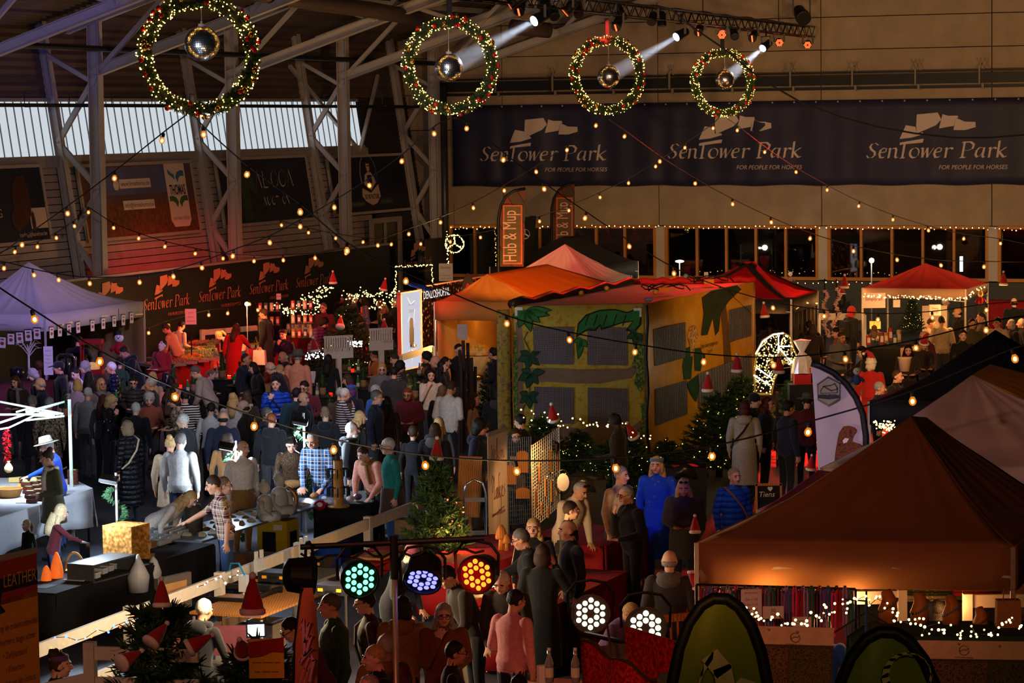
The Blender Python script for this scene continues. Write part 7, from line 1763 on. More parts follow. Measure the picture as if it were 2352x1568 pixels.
# ==== ENGRAVING STALL
c=P(600,1420,.78);table('white-edged work table with the engraving machine',c,UU*2.0,-VV*.95,.78,M_wood,None,top=M_wood);c=P(690,1352,.8);table('grey rounded table with black cases',c,UU*1.4,-VV*.8,.8,M_greytop,None,top=M_greytop)
t=thing('engraving_machine','open-frame engraving machine over a wooden plank','machine',P(548,1372,.79),rz=RZ)
for x in(-.38,.38):MB().box((x,0,.07),(.05,.8,.05)).build('rail',M_black,t)
for y in(-.38,.38):MB().box((0,y,.04),(.8,.05,.05)).build('rail',M_black,t)
MB().box((0,.1,.12),(.78,.05,.06)).build('gantry',M_black,t);MB().box((.05,.05,.17),(.1,.09,.2)).cyl((.05,.04,.06),(.05,.04,.0),.012,n=6).build('laser_head',M_plastic,t);MB().box((.0,-.1,.02),(.42,.32,.025)).build('plank',M_wood,t);MB().tube([(.05,.08,.26),(-.05,.12,.4),(-.2,.2,.38),(-.3,.3,.2)],.012,6).build('hose',mat('hose_blue',(30,130,200)),t)
for i,(px,py,z)in enumerate(((622,1340,.80),(640,1332,.93),(722,1300,.80),(770,1362,.8),(770,1362,.92),(770,1362,1.04))):hallbox('tool_case','black case with yellow latches, '+('on the grey rounded table, lower of two','on the grey rounded table, upper of two','right behind the laptop','bottom of the stack of three','middle of the stack of three','top of the stack of three')[i],'case',px,py,z,(.42,.3,.115),mat('case_black',(28,28,30),rough=.4),parts=(('latch',(-.12,-.155,.06),(.06,.015,.035),mat('latch_yellow',(220,150,20))),('latch',(.12,-.155,.06),(.06,.015,.035),mat('latch_yellow')),('handle',(0,-.16,.06),(.1,.02,.02),M_black)),group='tool cases')
t=thing('laptop','open laptop with pale screen on the grey rounded table','laptop',P(648,1338,.81),rz=-.9);MB().box((0,0,.01),(.34,.24,.02)).build('keyboard_base',M_greytop,t);MB().box((0,.13,.12),(.34,.012,.22),rot=(-.25,0,0)).build('screen',mat('laptop_screen',(150,150,180),rough=.3,emit=(130,140,190),es=.25),t)
for i,(px,py)in enumerate(((868,1300),(845,1318),(905,1285))):openbox('red_crate','red shallow crate, %s of three below the white rail'%('middle','front','rear')[i],px,py,.55,(.6,.4,.16),mat('crate_red',(140,26,20),rough=.45),RZ+1.57*(i%2))
hallbox('plank_stack','pale wooden board lying across the red crates','board',872,1278,.74,(.35,.6,.03),M_wood);hallbox('carton','open brown carton right of the white rail end','carton',945,1225,.4,(.42,.3,.22),M_card2,parts=(('flap',(-.26,0,.24),(.14,.3,.01),M_card2),('flap',(.26,0,.24),(.14,.3,.01),M_card2)))
t=thing('work_light','bright white LED work light on the floor by the engraving table','lamp',PD(588,1447,24.6),rz=.15);MB().box((0,.03,0),(.17,.05,.13)).build('casing',M_black,t);MB().box((0,0,0),(.145,.012,.1)).build('panel',glow('work_panel',(225,240,255),8),t);z_=PD(588,1447,24.6).z;MB().beam((0,.05,-.06),(.1,.1,-z_),.025).beam((0,.05,-.06),(-.12,.1,-z_),.025).build('leg',M_black,t)
lamp_point('engraving_light',PD(790,1265,32),150,(255,226,190),.2);lamp_point('engraving_light',PD(600,1270,30),330,(255,226,180),.2)  # first point is added to brighten the engraving tables
hallbox('storage_box','white storage box under the engraving table','box',600,1490,0,(.5,.4,.35),mat('frosted'),parts=(('lid',(0,0,.36),(.52,.42,.03),M_greytop),));hallbox('red_counter','low pink-lit counter with mugs in front of the seated man','counter',480,1500,.42,(1.0,.3,.3),mat('counter_pink',(120,60,70),rough=.6),rz=.0)
# ==== WELCOME STALL: mesh display with boards
c=P(1020,1250,.8);table('red-covered work table at the engraving seat',P(960,1290,.8),UU*2.5,VV*1.0,.8,M_redcloth,.7);table('red-covered table below the mesh display',P(1180,1245,.8),UU*1.8,VV*1.3,.8,M_redcloth,.7);table('red-clothed board table in front of the blond woman',P(1100,1395,.8),UU*3.0,VV*.8,.8,M_redcloth,.75)
t=thing('mesh_display','white wire mesh display hung with wooden boards','display',(0,0,0));a,b=P(1223,1212,.75),P(1286,1175,.75);a=PD(1223,1212,41);b=PD(1286,1185,43.5);M_wire=mat('white_wire',(200,190,176),rough=.4);mb=MB();zt=a.z+1.22;zb_=a.z-.02
for k in range(15):q_=a.lerp(b,k/14);mb.cyl((q_.x,q_.y,zb_),(q_.x,q_.y,zt),.006,n=4)
for k in range(26):z=zb_+(zt-zb_)*k/25;mb.cyl((a.x,a.y,z),(b.x,b.y,z),.005,n=4)
mb.build('wire_grid',M_wire,t,kind='stuff')
for q_ in(a,b):MB().cyl((q_.x,q_.y,0),(q_.x,q_.y,zt+.02),.014,n=6).build('upright',M_wire,t)
mb=MB();a2,b2=PD(1168,1190,43),PD(1222,1190,43.2)
for k in range(12):q_=a2 .lerp(b2,k/11);mb.cyl((q_.x,q_.y,a2 .z-.1),(q_.x,q_.y,a2 .z+1.25),.006,n=4)
for k in range(20):z=a2 .z-.1+1.35*k/19;mb.cyl((a2 .x,a2 .y,z),(b2 .x,b2 .y,z),.005,n=4)
t2=thing('mesh_display','dark wire mesh panel behind the welcome banner','display',(0,0,0));mb.build('wire_grid',M_greytop,t2,kind='stuff');MB().cyl((a2 .x,a2 .y,0),(a2 .x,a2 .y,a2 .z+1.3),.014,n=6).build('upright',M_greytop,t2)
for i,(px,py,w_,h,k)in enumerate(((1263,1058,.1,.34,0),(1280,1056,.1,.34,0),(1238,1088,.1,.36,1),(1252,1118,.07,.28,0),(1266,1128,.07,.32,0),(1230,1145,.09,.3,0),(1243,1168,.09,.18,2),(1258,1175,.09,.17,2),(1278,1128,.08,.12,2),(1281,1175,.1,.22,1),(1201,1132,.22,.17,2),(1172,1090,.18,.3,2),(1200,1060,.18,.34,2))):
 D=(41+(px-1223)/63*2.5-.06)if px>1222 else 42.9;ol=[(-w_/2,-h/2),(w_/2,-h/2),(w_/2,h/2-.03),(w_/5,h/2),(-w_/5,h/2),(-w_/2,h/2-.03)]if k!=1 else[(0,-h/2),(w_/2,-h/4),(w_/2,h/4),(0,h/2),(-w_/2,h/4),(-w_/2,-h/4)]
 p=PD(px,py,D);t=thing('serving_board','wooden serving board, '+('large one top middle of the white mesh','large one at top right of the white mesh','pointed hexagon one at the left of the white mesh','narrow one in the centre of the mesh','narrow one right of centre','dark one at lower left of the mesh','small pale one near the bottom left','small pale one at the bottom middle','tiny one below the round sign','pointed one at the lower right corner','scalloped pale one on the dark mesh','pale one left on the dark mesh','pale tall one right on the dark mesh')[i],'board',p,rz=math.atan2((b-a).y,(b-a).x)if px>1222 else 0,group='serving boards');MB().prism(ol,.018,Matrix.Rotation(pi/2,4,'X')).build('board',M_wood if i!=5 else mat('dark_wood',(110,62,30)),t);MB().tube([(0,.0,h/2),(0,.02,h/2+.04)],.005,4).build('hook',M_steel,t)
lamp_spot('clip_lamp',PD(1270,1015,41.2)+Vector((0,-.5,.15)),PD(1250,1130,41.8),160,(255,190,110),75,.6,.08);lamp_point('banner_fill',P(1150,1275,1.05)+Vector((-.1,-.5,0)),90,(255,196,120),.1);lamp_point('reading_lamp',PD(1035,1225,37),24,(255,180,100),.06)  # banner point is an added fill without a lamp body
t=thing('clip_lamp','small blue-lit clip lamp on top of the white mesh','lamp',PD(1277,1018,42.8));MB().lathe([(.05,-.12),(.06,0),(.02,.03)],n=10).build('shade',M_chrome,t);MB().cyl((0,0,.03),(-.18,0,.05),.01,n=5).build('arm',M_chrome,t)
t=thing('round_sign','white oval sign hanging on a dark stand right of the mesh display','sign',PD(1293,1107,41),rz=.2);MB().lathe([(.09,0),(.092,.01)],Matrix.Rotation(pi/2,4,'X')@Matrix.Scale(1.45,4,(0,1,0)),20).build('disc',M_card,t);zz=PD(1293,1107,41).z;MB().tube([(.115*math.cos(a),.02,.18*math.sin(a))for a in[i*pi/10 for i in range(21)]],.008,5).cyl((0,.02,-.18),(0,.02,-zz),.012,n=5).build('stand',M_black,t)
p=PD(1078,1110,43);one('leaning_board','tall brown wooden board with a dark stand, left of the welcome banner','board',(p.x,p.y,0),MB().box((0,0,p.z-.05),(.36,.03,.95),rot=(0,.06,0)).box((0,.05,.5),(.05,.05,1.0)),M_wood);t=thing('hand_truck','silver folding hand truck left of the welcome banner','hand truck',(p.x+.1,p.y-1.3,0));MB().tube([(-.16,0,.1),(-.16,0,.95),(-.12,0,1.1),(0,0,1.16),(.12,0,1.1),(.16,0,.95),(.16,0,.1)],.018,8).build('frame',M_chrome,t,smooth=True)
for z in(.35,.85):MB().box((0,0,z),(.32,.03,.06)).build('cross_bar',M_steel,t)
me_mush=[MB().lathe([(.045,0),(.035,.1),(.03,.16)],n=12).mesh('stem',M_wood,True),MB().lathe([(.075,.14),(.08,.17),(.05,.27),(.02,.32)],n=14).mesh('cap',M_wood,True)]
for i,(px,py,s)in enumerate(((1152,1262,1.05),(1164,1264,.7))):t=thing('wooden_mushroom',('large','small')[i]+' wooden mushroom at the foot of the welcome banner','ornament',P(px,py,.8),scale=s,group='wooden mushrooms');link('stem',me_mush[0],t);link('cap',me_mush[1],t)
for i,(px,py,z,m_)in enumerate(((1250,1255,.82,M_wood),(1262,1278,.82,M_wood),(1100,1372,.82,M_wood),(1115,1350,.82,M_wood),(1128,1330,.82,M_wood),(1085,1345,.82,M_wood))):one('wooden_plaque','flat wooden plaque lying on the red cloth, '+('left of the man in the cardigan','before the man in the cardigan','nearest the amber LED lamp','second behind the amber LED lamp','farthest along the red cloth','at the left edge of the red cloth')[i],'plaque',P(px,py,z),MB().lathe([(.12,0),(.125,.01),(.12,.022)],n=18),m_,rz=i)
for i,(px,py)in enumerate(((1340,1090),(1573,1062))):p=P(px,py,1.05);t=thing('waste_bin','dark wheeled bin lined with a bag, '+('beside the round sign','in front of the amber wall')[i],'bin',(p.x,p.y,0),group='waste bins');MB().box((0,0,.5),(.6,.5,1.0),taper=1.15).build('body',mat('bin_black',(14,14,16),rough=.5),t);MB().slab(lambda s,r:Vector((.36*math.cos(s*6.283)*(1+.05*r),.31*math.sin(s*6.283)*(1+.05*r),1.04-.2*r-.03*math.sin(s*40))),30,2,.01).build('bag_lining',mat('bin_bag',(30,28,30),rough=.25),t,smooth=True)
# ==== LIGHT HORSE HEAD and red stalls
D=52.0;t=thing('light_horse_head','large wire horse head covered in warm and cool fairy lights beside the play house','light sculpture',PD(1785,900,D));o0=PD(1785,900,D);H_=[(1735,905),(1732,850),(1738,810),(1752,782),(1775,768),(1800,764),(1815,772),(1822,800),(1832,820),(1840,838),(1830,848),(1815,838),(1800,830),(1790,846),(1778,870),(1772,905)]
pts=[PD(x,y,D)-o0 for x,y in H_];mb=MB();[mb.tube([p+Vector((0,s,0))for p in pts]+[pts[0]+Vector((0,s,0))],.012,5)for s in(-.12,.12)];[mb.cyl(p-Vector((0,.12,0)),p+Vector((0,.12,0)),.01,n=5)for p in pts]
cen_=sum(pts,Vector())/len(pts);[mb.cyl(p,cen_+(pts[(i*5+3)%16]-cen_)*.3,.006,n=4)for i,p in enumerate(pts)];mb.build('wire_frame',mat('wire_gold',(150,120,60),rough=.4,metal=.5),t)
def inside(x,y):
 c_=False
 for(x0,y0),(x1,y1)in zip(H_,H_[1:]+H_[:1]):
  if(y0>y)!=(y1>y)and x<(x1-x0)*(y-y0)/(y1-y0)+x0:c_=not c_
 return c_
m1,m2=MB(),MB();rr=random.Random(9);n=0
while n<300:
 x,y=rr.uniform(1730,1842),rr.uniform(762,906)
 if inside(x,y):n+=1;m1 .ball(PD(x,y,D+rr.uniform(-.12,.12))-o0,rr.uniform(.008,.014),5,4)
for pl in([(1788,772),(1788,822)],[(1788,795),(1815,795)],[(1788,797),(1818,832)],[(1740,846),(1772,868)],[(1732,862),(1768,884)],[(1736,812),(1752,784),(1776,768),(1800,765)],[(1812,836),(1826,826),(1828,842)]):
 for a,b in zip(pl[:-1],pl[1:]):
  for k in range(16):m2 .ball(PD(a[0]+(b[0]-a[0])*k/16,a[1]+(b[1]-a[1])*k/16,D-.13)-o0,.013,5,4)
m1 .build('warm_lights',M_fy,t,kind='stuff');m2 .build('cool_lights',M_fairyw,t,kind='stuff');MB().beam((0,0,0),(0,0,-o0 .z),.05).build('stand',M_black,t)
lamp_point('horse_glow',PD(1785,830,D-.8),18,(255,220,150),.3)
sign('hanging_banner','white cloth banner with red script below the low red-roofed tent',2007,690,67.0,.56,.36,M_card,[('Simply all',0.0,.42,dict(shear=.25))],stand=False,ink=mat('ink_red'));sign('gift_bag','white and red paper gift bag hung in the low red-roofed tent',2148,712,66.5,.27,.26,M_card,[('Pretty',.02,.16,dict(shear=.2)),('things',-.06,.16,dict(shear=.2))],stand=False,ink=mat('ink_red'),cat='bag',thick=.12);sign('gift_bag','small white gift bag left of the big one under the red-roofed tent',2060,697,67,.16,.18,M_card,[],stand=False,cat='bag',thick=.1)
p=P(2010,795,0);one('white_wall','white panel wall at the left of the low red-roofed tent','panel',(p.x,PD(2005,760,67.4).y,0),MB().box((0,0,.95),(.6,.04,1.9)),M_white)
t=thing('table_lamp','lit amber box-shaded table lamp on the gift shelf','lamp',PD(2010,758,64));MB().box((0,0,.12),(.24,.14,.17)).build('lamp_shade',mat('shade_amber',(230,170,80),emit=(255,180,70),es=.9),t);MB().lathe([(.05,-.12),(.06,-.04),(.02,.04)],n=10).build('base',M_black,t)
table('gift shelf table under the low red-roofed tent',P(1990,800,.9),UU*1.2,VV*2.2,.9,M_blackcloth,.85);table('cream-covered round-front counter under the low red-roofed tent',P(2070,800,.95),UU*.6,VV*.7,.95,mcream,.8)
for i in range(8):q=link('tin',me_tin[i%5]);pp=P(1995+10*i,792-5*(i%3),.9);q.location=(pp.x,pp.y,.9);q.scale=(1.2,1.2,1.2+.3*(i%2));tag(q,'decorated gift box, %s from the left on the gift shelf table'%ORD[i],'box','gift boxes')
for px,py,D_,pw in((2040,720,66,36),(2180,725,66,30),(2010,780,63.5,16),(2300,690,66,46),(1780,745,64.5,25),(1930,700,68,50)):lamp_point('stall_lamp',PD(px,py,D_),pw,(255,170,90),.15)
t=thing('snowy_garland','white feather garland hung on dark poles left of the red-roofed tent','garland',PD(1910,720,66));o0=PD(1910,720,66)
for a in((1897,668),(1922,665)):pts=[(PD(a[0]+5*math.sin(k*.5)+(a[0]-1905)*.2*math.sin(k*.2),a[1]+k*3.6,66)-o0+Vector((rf_.uniform(-.03,.03),rf_.uniform(-.05,.05),0)),(rf_.uniform(-1,1),rf_.uniform(-1,1),rf_.uniform(-1,1)))for k in range(30)for _ in range(4)];needles(MB(),pts,.06,5,rf_,.2).build('feathers',mat('feather',(226,196,186),rough=.9),t,kind='stuff')
for px in(1894,1921):MB().cyl(PD(px,640,66.1)-o0,Vector((*(PD(px,640,66.1)-o0).xy,-o0 .z)),.02,n=6).build('pole',M_black,t)
a,b=PD(1880,727,70),PD(1985,727,71);t=thing('wooden_rail','white rail behind the snowy garland at the red stalls','rail',(a.x,a.y,0));o0=Vector((a.x,a.y,0));MB().beam(a-o0,b-o0,.05,.17).build('plank',M_white,t);[MB().box((q.x-a.x,q.y-a.y,q.z/2),(.1,.1,q.z+.1)).build('post',M_white,t)for q in(a,b)]
for i,(px,py,D_,lab)in enumerate(((1561,600,82,'bright work lamp on a stand in front of the cafe window'),(2002,598,80,'round bright lamp on a stand seen at the cafe window right of the pillar'))):p=PD(px,py,D_);t=thing('work_lamp',lab,'lamp',(p.x,p.y,0));MB().ball((0,0,p.z),(.13,.06,.04)if i==0 else.075,10,6).build('lamp_head',glow('hot_lamp',(255,250,230),9),t);MB().cyl((0,.05,0),(0,.05,p.z),.018,n=6).build('pole',M_steel,t);lamp_point('work_lamp_light',p-Vector((0,.3,0)),30,(255,240,210),.08)
one('light_tube','upright white light tube standing before the cafe window at right','lamp',PD(2208,606,81),MB().box((0,0,0),(.085,.05,.44)).box((0,0,-1.3),(.04,.04,2.0),mi=1),[glow('tube_white',(225,240,255),4),M_black])
t=thing('christmas_tree','small tree with gold ornaments on the counter under the red-roofed tent','tree',PD(2095,770,65.5),scale=.85);a_,b_,c_=fir_mesh(3);link('trunk',a_,t);link('needles',b_,t,kind='stuff');link('fairy_lights',c_,t,kind='stuff')
t=thing('cellophane_basket','gift hamper in tied cellophane, left of the seated Santa','gift',PD(1842,850,51));MB().box((0,0,-.1),(.3,.25,.3)).build('hamper',M_redcloth,t);rough(MB().tube([(0,0,-.05),(0,0,.2),(0,0,.34),(0,0,.55)],[.2,.16,.04,.17],14),.04,12).build('cellophane',mat('cellophane',(176,170,176),rough=.12,spec=.8),t);MB().box((0,0,-.55),(.5,.4,.6)).build('pedestal',M_blackcloth,t)
# ==== LEASH STALL under the brown tent
for px,py,pw in((1760,1380,15),(1960,1384,15),(2190,1388,15)):lamp_point('stall_lamp',PD(px,py,27.5),pw,(255,176,96),.12)
LC=[('red',(170,20,24)),('pink',(226,70,130)),('green',(60,150,60)),('blue',(60,100,190)),('yellow',(206,180,50)),('purple',(120,90,180)),('black',(26,26,30)),('orange',(226,90,30)),('teal',(20,120,110)),('tan',(160,130,90)),('lilac',(170,150,210)),('maroon',(110,30,40))]
t=thing('leash_rail','dark rail holding the rows of colourful dog leashes','rail',PD(1600,1342,27.0));o0=PD(1600,1342,27);b=PD(1965,1352,27)-o0;MB().cyl((0,0,0),b,.012,n=6).build('bar',M_black,t);[MB().cyl(b*f_,Vector(((b*f_).x,(b*f_).y,-o0 .z)),.014,n=6).build('upright',M_black,t)for f_ in(0,1)]
for i in range(54):
 px=1614+i*6.4;nm,c_=LC[(i*5+i//7)%12];p=PD(px,1345+(i%3)*6,26.95-.06*(i%2));L_=.33+.16*((i*7)%5)/4;w_=.014
 one('dog_leash','%s dog leash, hanging %s in the %s group from the left'%(nm,(ORD)[i%9],ORD[i//9]),'leash',p,MB().tube([(-w_,0,-L_),(-w_*1.2,0,-.05),(-.005,0,0),(.005,0,0),(w_*1.2,0,-.05),(w_,.01,-L_*.92)],.0095,5).ball((0,-.008,-.01),.012,6,4,mi=1),[patmat('leash_'+nm,'dots',[c_,tuple(min(255,x+70)for x in c_)],.6,.4)if i%3==0 else mat('leashp_'+nm,c_,rough=.6),M_chrome],group='dog leashes')
sign('price_card','white price card with sizes and prices at the left of the leashes',1726,1386,26.6,.2,.28,M_card,[('Hondenlijnen',.1,.13,{}),('2m = 30',.03,.12,{}),('2,5m = 35',-.02,.13,{}),('3m = 40',-.07,.12,{}),('45',-.12,.04,{})],stand=False);sign('price_card','smaller tilted white price card beside the tall one',1776,1406,26.5,.2,.12,M_card,[('30',.0,.05,{}),('35',-.05,.05,{})],stand=False);sign('price_card','half-hidden white price card at the head of the blond woman',1842,1434,26.4,.18,.15,M_card,[('Halsbanden',.03,.12,{})],stand=False)
table('green-clothed table of collars below the brown tent',PD(1950,1470,25.6),UU*.8,Vector((1.75,-.1,0)),PD(1950,1462,25.6).z,M_greencloth,.6)
M_lth=mat('mannequin_tan',(176,112,40),rough=.5,noise=.1)
for i,(px,py,s)in enumerate(((2040,1400,1),(2113,1402,.95),(2185,1408,.95),(2252,1425,.8))):
 p=PD(px,py+28,26.2);t=thing('collar_bust','tan dog-neck display with a striped collar, %s from the left under the brown tent'%ORD[i],'display',p,rz=.4*(i%2),scale=s,group='collar displays');MB().tube([(0,0,0),(0,0,.12),(0.01,0,.22),(-.02,0,.3)],[.085,.095,.07,.05],14).build('neck_form',M_lth,t,smooth=True);MB().tube([(.088*math.cos(a),.088*math.sin(a),.16+.06*math.cos(a))for a in[k*pi/10 for k in range(21)]],.014,6).build('collar',patmat('collar%d'%i,'vstripes',[(30,30,30),[(206,170,40),(176,170,160),(190,190,200),(190,90,30)][i]],.5,.3),t)
for i,(x0,x1,y0,n,cs)in enumerate(((1985,2074,1346,3,[(150,70,76),(60,54,56),(176,110,106)]),(2078,2182,1346,5,[(60,72,120),(64,72,44),(56,60,40),(150,130,110),(130,110,96)]),(2190,2300,1348,4,[(150,60,50),(120,20,16),(150,30,20),(60,70,36)]))):
 for k in range(n):a,b=PD(x0,y0+8.5*k,28.5),PD(x1,y0+8.5*k,28.5);mb=MB();mb.tube([Vector((0,0,0)),b-a],.02,8);[mb.tube([Vector((0,.1*q_,.0)),b-a+Vector((0,.1*q_,0))],.019,6)for q_ in(1,2,3)];one('folded_blanket','folded patterned blanket, %s from the top of the %s stack under the brown tent'%(ORD[k],('left','middle','right')[i]),'blanket',a,mb,patmat('blanket%d%d'%(i,k),'dots',[cs[k],tuple(min(255,q_+60)for q_ in cs[k])],.9,1.2),group='folded blankets',smooth=True)
table('back table with the blanket stacks under the brown tent',PD(1975,1392,28.3),Vector((0,.5,0)),Vector((1.5,0,0)),PD(1975,1390,28.3).z,M_blackcloth,.4)
for x0,x1,y in((1962,2072,1372),(2222,2352,1380)):a,b=PD(x0,y,27.6),PD(x1,y,27.6);t=thing('wooden_rail','white rail behind the collar displays, '+('left piece'if x0<2000 else'right piece'),'rail',(a.x,a.y,0));MB().box(((b-a).x/2,0,a.z),((b-a).x,.05,.13)).build('plank',M_white,t);MB().box(((b-a).x if x0<2000 else 0,0,a.z/2),(.09,.09,a.z+.15)).build('post',M_white,t)
one('brown_paper_bag','tall brown paper bag at the right tent pole','bag',PD(2315,1475,26),MB().box((0,0,.2),(.24,.14,.42),taper=.92).tube([(-.06,-.07,.4),(-.05,-.07,.52),(.05,-.07,.52),(.06,-.07,.4)],.006,4),M_card2)
for(x0,y0,x1,y1,hh_,lab)in((1700,1436,1917,1454,42,'left'),(2108,1470,2420,1486,43,'right')):
 a,b=PD(x0,y0,22.5),PD(x1,y1,22.5);d=b-a;w_=d.length;t=thing('stall_banner','%s printed white banner with round emblem and forest photos, below the leash stall'%lab,'banner',a);h=hh_*22.5/FPX;M=Matrix(((d.x/w_,0,0,0),(d.y/w_,0,-1,0),(d.z/w_,1,0,0),(0,0,0,1)))
 MB().box((w_/2,-h/2,-.005),(w_,h,.01)).build('white_strip',mat('banner_cream',(214,186,156),rough=.55),t).matrix_basis=M;MB().box((w_/2,-h-.28,-.006),(w_,.56,.01)).build('lower_sheet',mat('banner_grey',(70,62,52),rough=.6),t).matrix_basis=M
 for k,cs in enumerate(([(60,42,30),(120,96,66),(30,24,20)],[(40,46,24),(96,90,56),(24,24,16)])):MB().box((w_*(.3+.46*k),-h-.17,.002),(w_*.44,.3,.006)).build('photo_print',patmat('forest%d'%k,'noise3',cs,.5,.12),t).matrix_basis=M
 mb=MB();cx=w_*(.58 if lab=='left'else.34);nib(mb,[arc(cx,-h*.42,h*.26,h*.26,0,360,18),[(cx-h*.24,-h*.5),(cx-h*.05,-h*.38),(cx+h*.1,-h*.4),(cx+h*.24,-h*.3)]],M,.0005,.0005,th=.0022);put_text(mb,'DE PAARDENKAMER',M@TT(cx,-h*.84,.004),width=.15);mb.build('lettering',mat('print_taupe',(110,92,76)),t)
 for k in range(2):MB().lathe([(.008,0),(.011,.004),(.008,.008)],M@TT(w_*(.3+.3*k),-.012,0),8).build('eyelet',M_steel,t)
p=PD(1990,1380,25);t=thing('umbrella_frame','black folding stand with a blue pole among the fairy lights of the leash stall','stand',(p.x,p.y,0));z=p.z;MB().cyl((0,0,0),(0,0,z),.014,n=6).build('pole',mat('pole_blue',(20,50,120)),t);MB().cyl((0,0,z),(0,0,z+.09),.01,n=6).beam((0,0,z-.1),(-.36,-.1,z-.3),.012).beam((0,0,z-.1),(.28,-.1,z-.25),.012).beam((0,0,z),(-.2,0,z+.02),.014).build('arm',M_black,t)
t=thing('chair_back','wooden spindle chair right of the white LED lamps','chair',PD(1545,1545,21.5),rz=.4);[MB().cyl((-.12+.06*k,0,0),(-.12+.06*k,.03,.42),.01,n=6).build('spindle',M_wood,t)for k in range(5)];MB().box((0,.03,.43),(.34,.03,.06)).build('top_rail',M_wood,t);MB().box((0,-.18,0),(.36,.36,.03)).build('seat',M_wood,t);z=PD(1545,1545,21.5).z;[MB().cyl((x,y,0),(x,y,-z),.016,n=6).build('leg',M_wood,t)for x in(-.14,.14)for y in(-.3,-.04)]
a,b=PD(1336,1470,17),PD(1512,1520,16.2);d=b-a;d.z=0;w_=d.length;t=thing('gift_bag','huge shiny red gift bag with open top, in front of the white LED lamps','bag',(a.x,a.y,0),rz=math.atan2(d.y,d.x));zt=a.z;M_foil=patmat('red_foil','noise3',[(130,10,12),(206,20,18),(236,66,50)],.25,.12)
MB().slab(lambda s,r:Vector((w_*s,.03*math.sin(s*9+r*5),zt-.1*s-(zt-.1)*r+.02*math.sin(s*13)*(1-r))),20,8,.01).build('front_panel',M_foil,t,smooth=True);MB().slab(lambda s,r:Vector((w_*s,.32,zt+.06-(zt)*r)),10,3,.01).build('back_panel',M_foil,t);[MB().slab(lambda s,r,x=x:Vector((x,.32*s,zt-.05-(zt-.06)*r)),4,3,.01).build('side_panel',mat('foil_grey',(110,100,100),rough=.35,metal=.3),t)for x in(0,w_)];MB().tube([(w_*s,.0,zt-.1*s+.02*math.sin(s*13))for s in[i/20 for i in range(21)]],.012,6).build('rim',M_gold,t)
MB().tube([(w_*.4,0,zt-.03),(w_*.36,0,zt+.1),(w_*.34,0,zt+.16)],.008,5).build('ribbon',M_gold,t)
p=P(1262,1566,.78);t=thing('round_table','pink-lit round table with a card at the bottom edge','table',(p.x,p.y-.3,0));MB().lathe([(.5,.74),(.52,.77),(.5,.78)],n=24).build('table_top',mat('table_pink',(206,150,140),rough=.4),t);MB().cyl((0,0,0),(0,0,.75),.05,n=8).build('column',M_steel,t);one('menu_stand','white upright menu card on the pink-lit round table','card',PD(1245,1552,21.5),MB().box((0,0,0),(.07,.05,.17)),M_card,rz=.4)
for i,px in enumerate((1322,1262)):q=thing('bottle',('sauce bottle right of the menu card','jar with a candle left of the menu card')[i],'bottle',PD(px,1566,21.4));link('glass_body',me_bot2,q);link('bottle_label',me_lab,q)
p=PD(1765,1150,36);t=thing('chalk_board','framed chalkboard with white script half hidden by the lilac tent','board',(p.x,p.y,0));M=Matrix(((1,0,0,0),(0,0,-1,-.02),(0,1,0,p.z),(0,0,0,1)));MB().box((0,0,0),(.3,.42,.02)).build('slate',M_blackcloth,t).matrix_basis=M;f_=MB();f_.box((-.16,0,.01),(.03,.46,.03)).box((.16,0,.01),(.03,.46,.03)).box((0,.22,.01),(.34,.03,.03)).box((0,-.22,.01),(.34,.03,.03)).build('frame',M_wood,t).matrix_basis=M;mb=MB();put_text(mb,'Tiens',M@TT(-.02,.06,.015),width=.2,shear=.2);put_text(mb,'♥',M@TT(.02,.14,.015),size=.06);mb.build('lettering',M_card,t);MB().box((0,.05,p.z/2-.1),(.3,.04,p.z)).build('stand',M_wood,t)
# ==== SNACK TENT FITTINGS
p=P(60,880,1.0);table('dark red snack counter under the lilac-lit tent',P(-20,885,1.0),UU*.7,P(100,878,1.0)-P(-20,885,1.0),1.0,mat('counter_red',(80,26,28)),.95)
one('soup_kettle','black soup kettle with a shiny lid on the snack counter','kettle',P(40,868,1.02),MB().lathe([(.13,0),(.16,.06),(.16,.2),(.13,.22),(.04,.26)],n=16),mat('kettle',(26,24,24),rough=.2),smooth=True)
pts=[];t=thing('twig_tree','small white twig tree on the snack counter','tree',P(67,862,1.0));mb=MB();mb.cyl((0,0,0),(0,0,.5),.03,.02,n=7)
for k in range(14):a=k*2.4;mb.tube([(0,0,.42+.01*k),(.16*math.cos(a),.1*math.sin(a),.6+.015*k),(.3*math.cos(a),.16*math.sin(a),.62+.03*(k%5))],[.012,.007,.003],4)
mb.build('twigs',mat('twig_white',(206,200,206)),t)
one('chrome_tap','chrome drinks tower with rounded top bar behind the man in the cap','tap',P(152,860,1.0),MB().tube([(-.2,0,0),(-.2,0,.38),(-.14,0,.44),(.14,0,.44),(.2,0,.38),(.2,0,0)],.035,8).cyl((-.07,0,.05),(-.07,0,.36),.05,n=10).cyl((.07,0,.05),(.07,0,.36),.05,n=10),M_chrome,smooth=True)
t=thing('popcorn_machine','red popcorn machine lit inside the snack tent','machine',P(212,858,1.0));[MB().box((x,y,.35),(.03,.03,.7)).build('frame_post',M_redcloth,t)for x in(-.22,.22)for y in(-.18,.18)];MB().box((0,0,.72),(.5,.42,.1)).build('roof',M_redcloth,t);MB().box((0,0,.05),(.5,.42,.1)).build('base',M_redcloth,t);rough(MB().ball((0,0,.16),(.2,.16,.1),12,8),.03,20).build('popcorn',mat('popcorn',(230,190,110),emit=(255,190,90),es=.3),t)  # popcorn itself glows in place of a lamp inside the machine
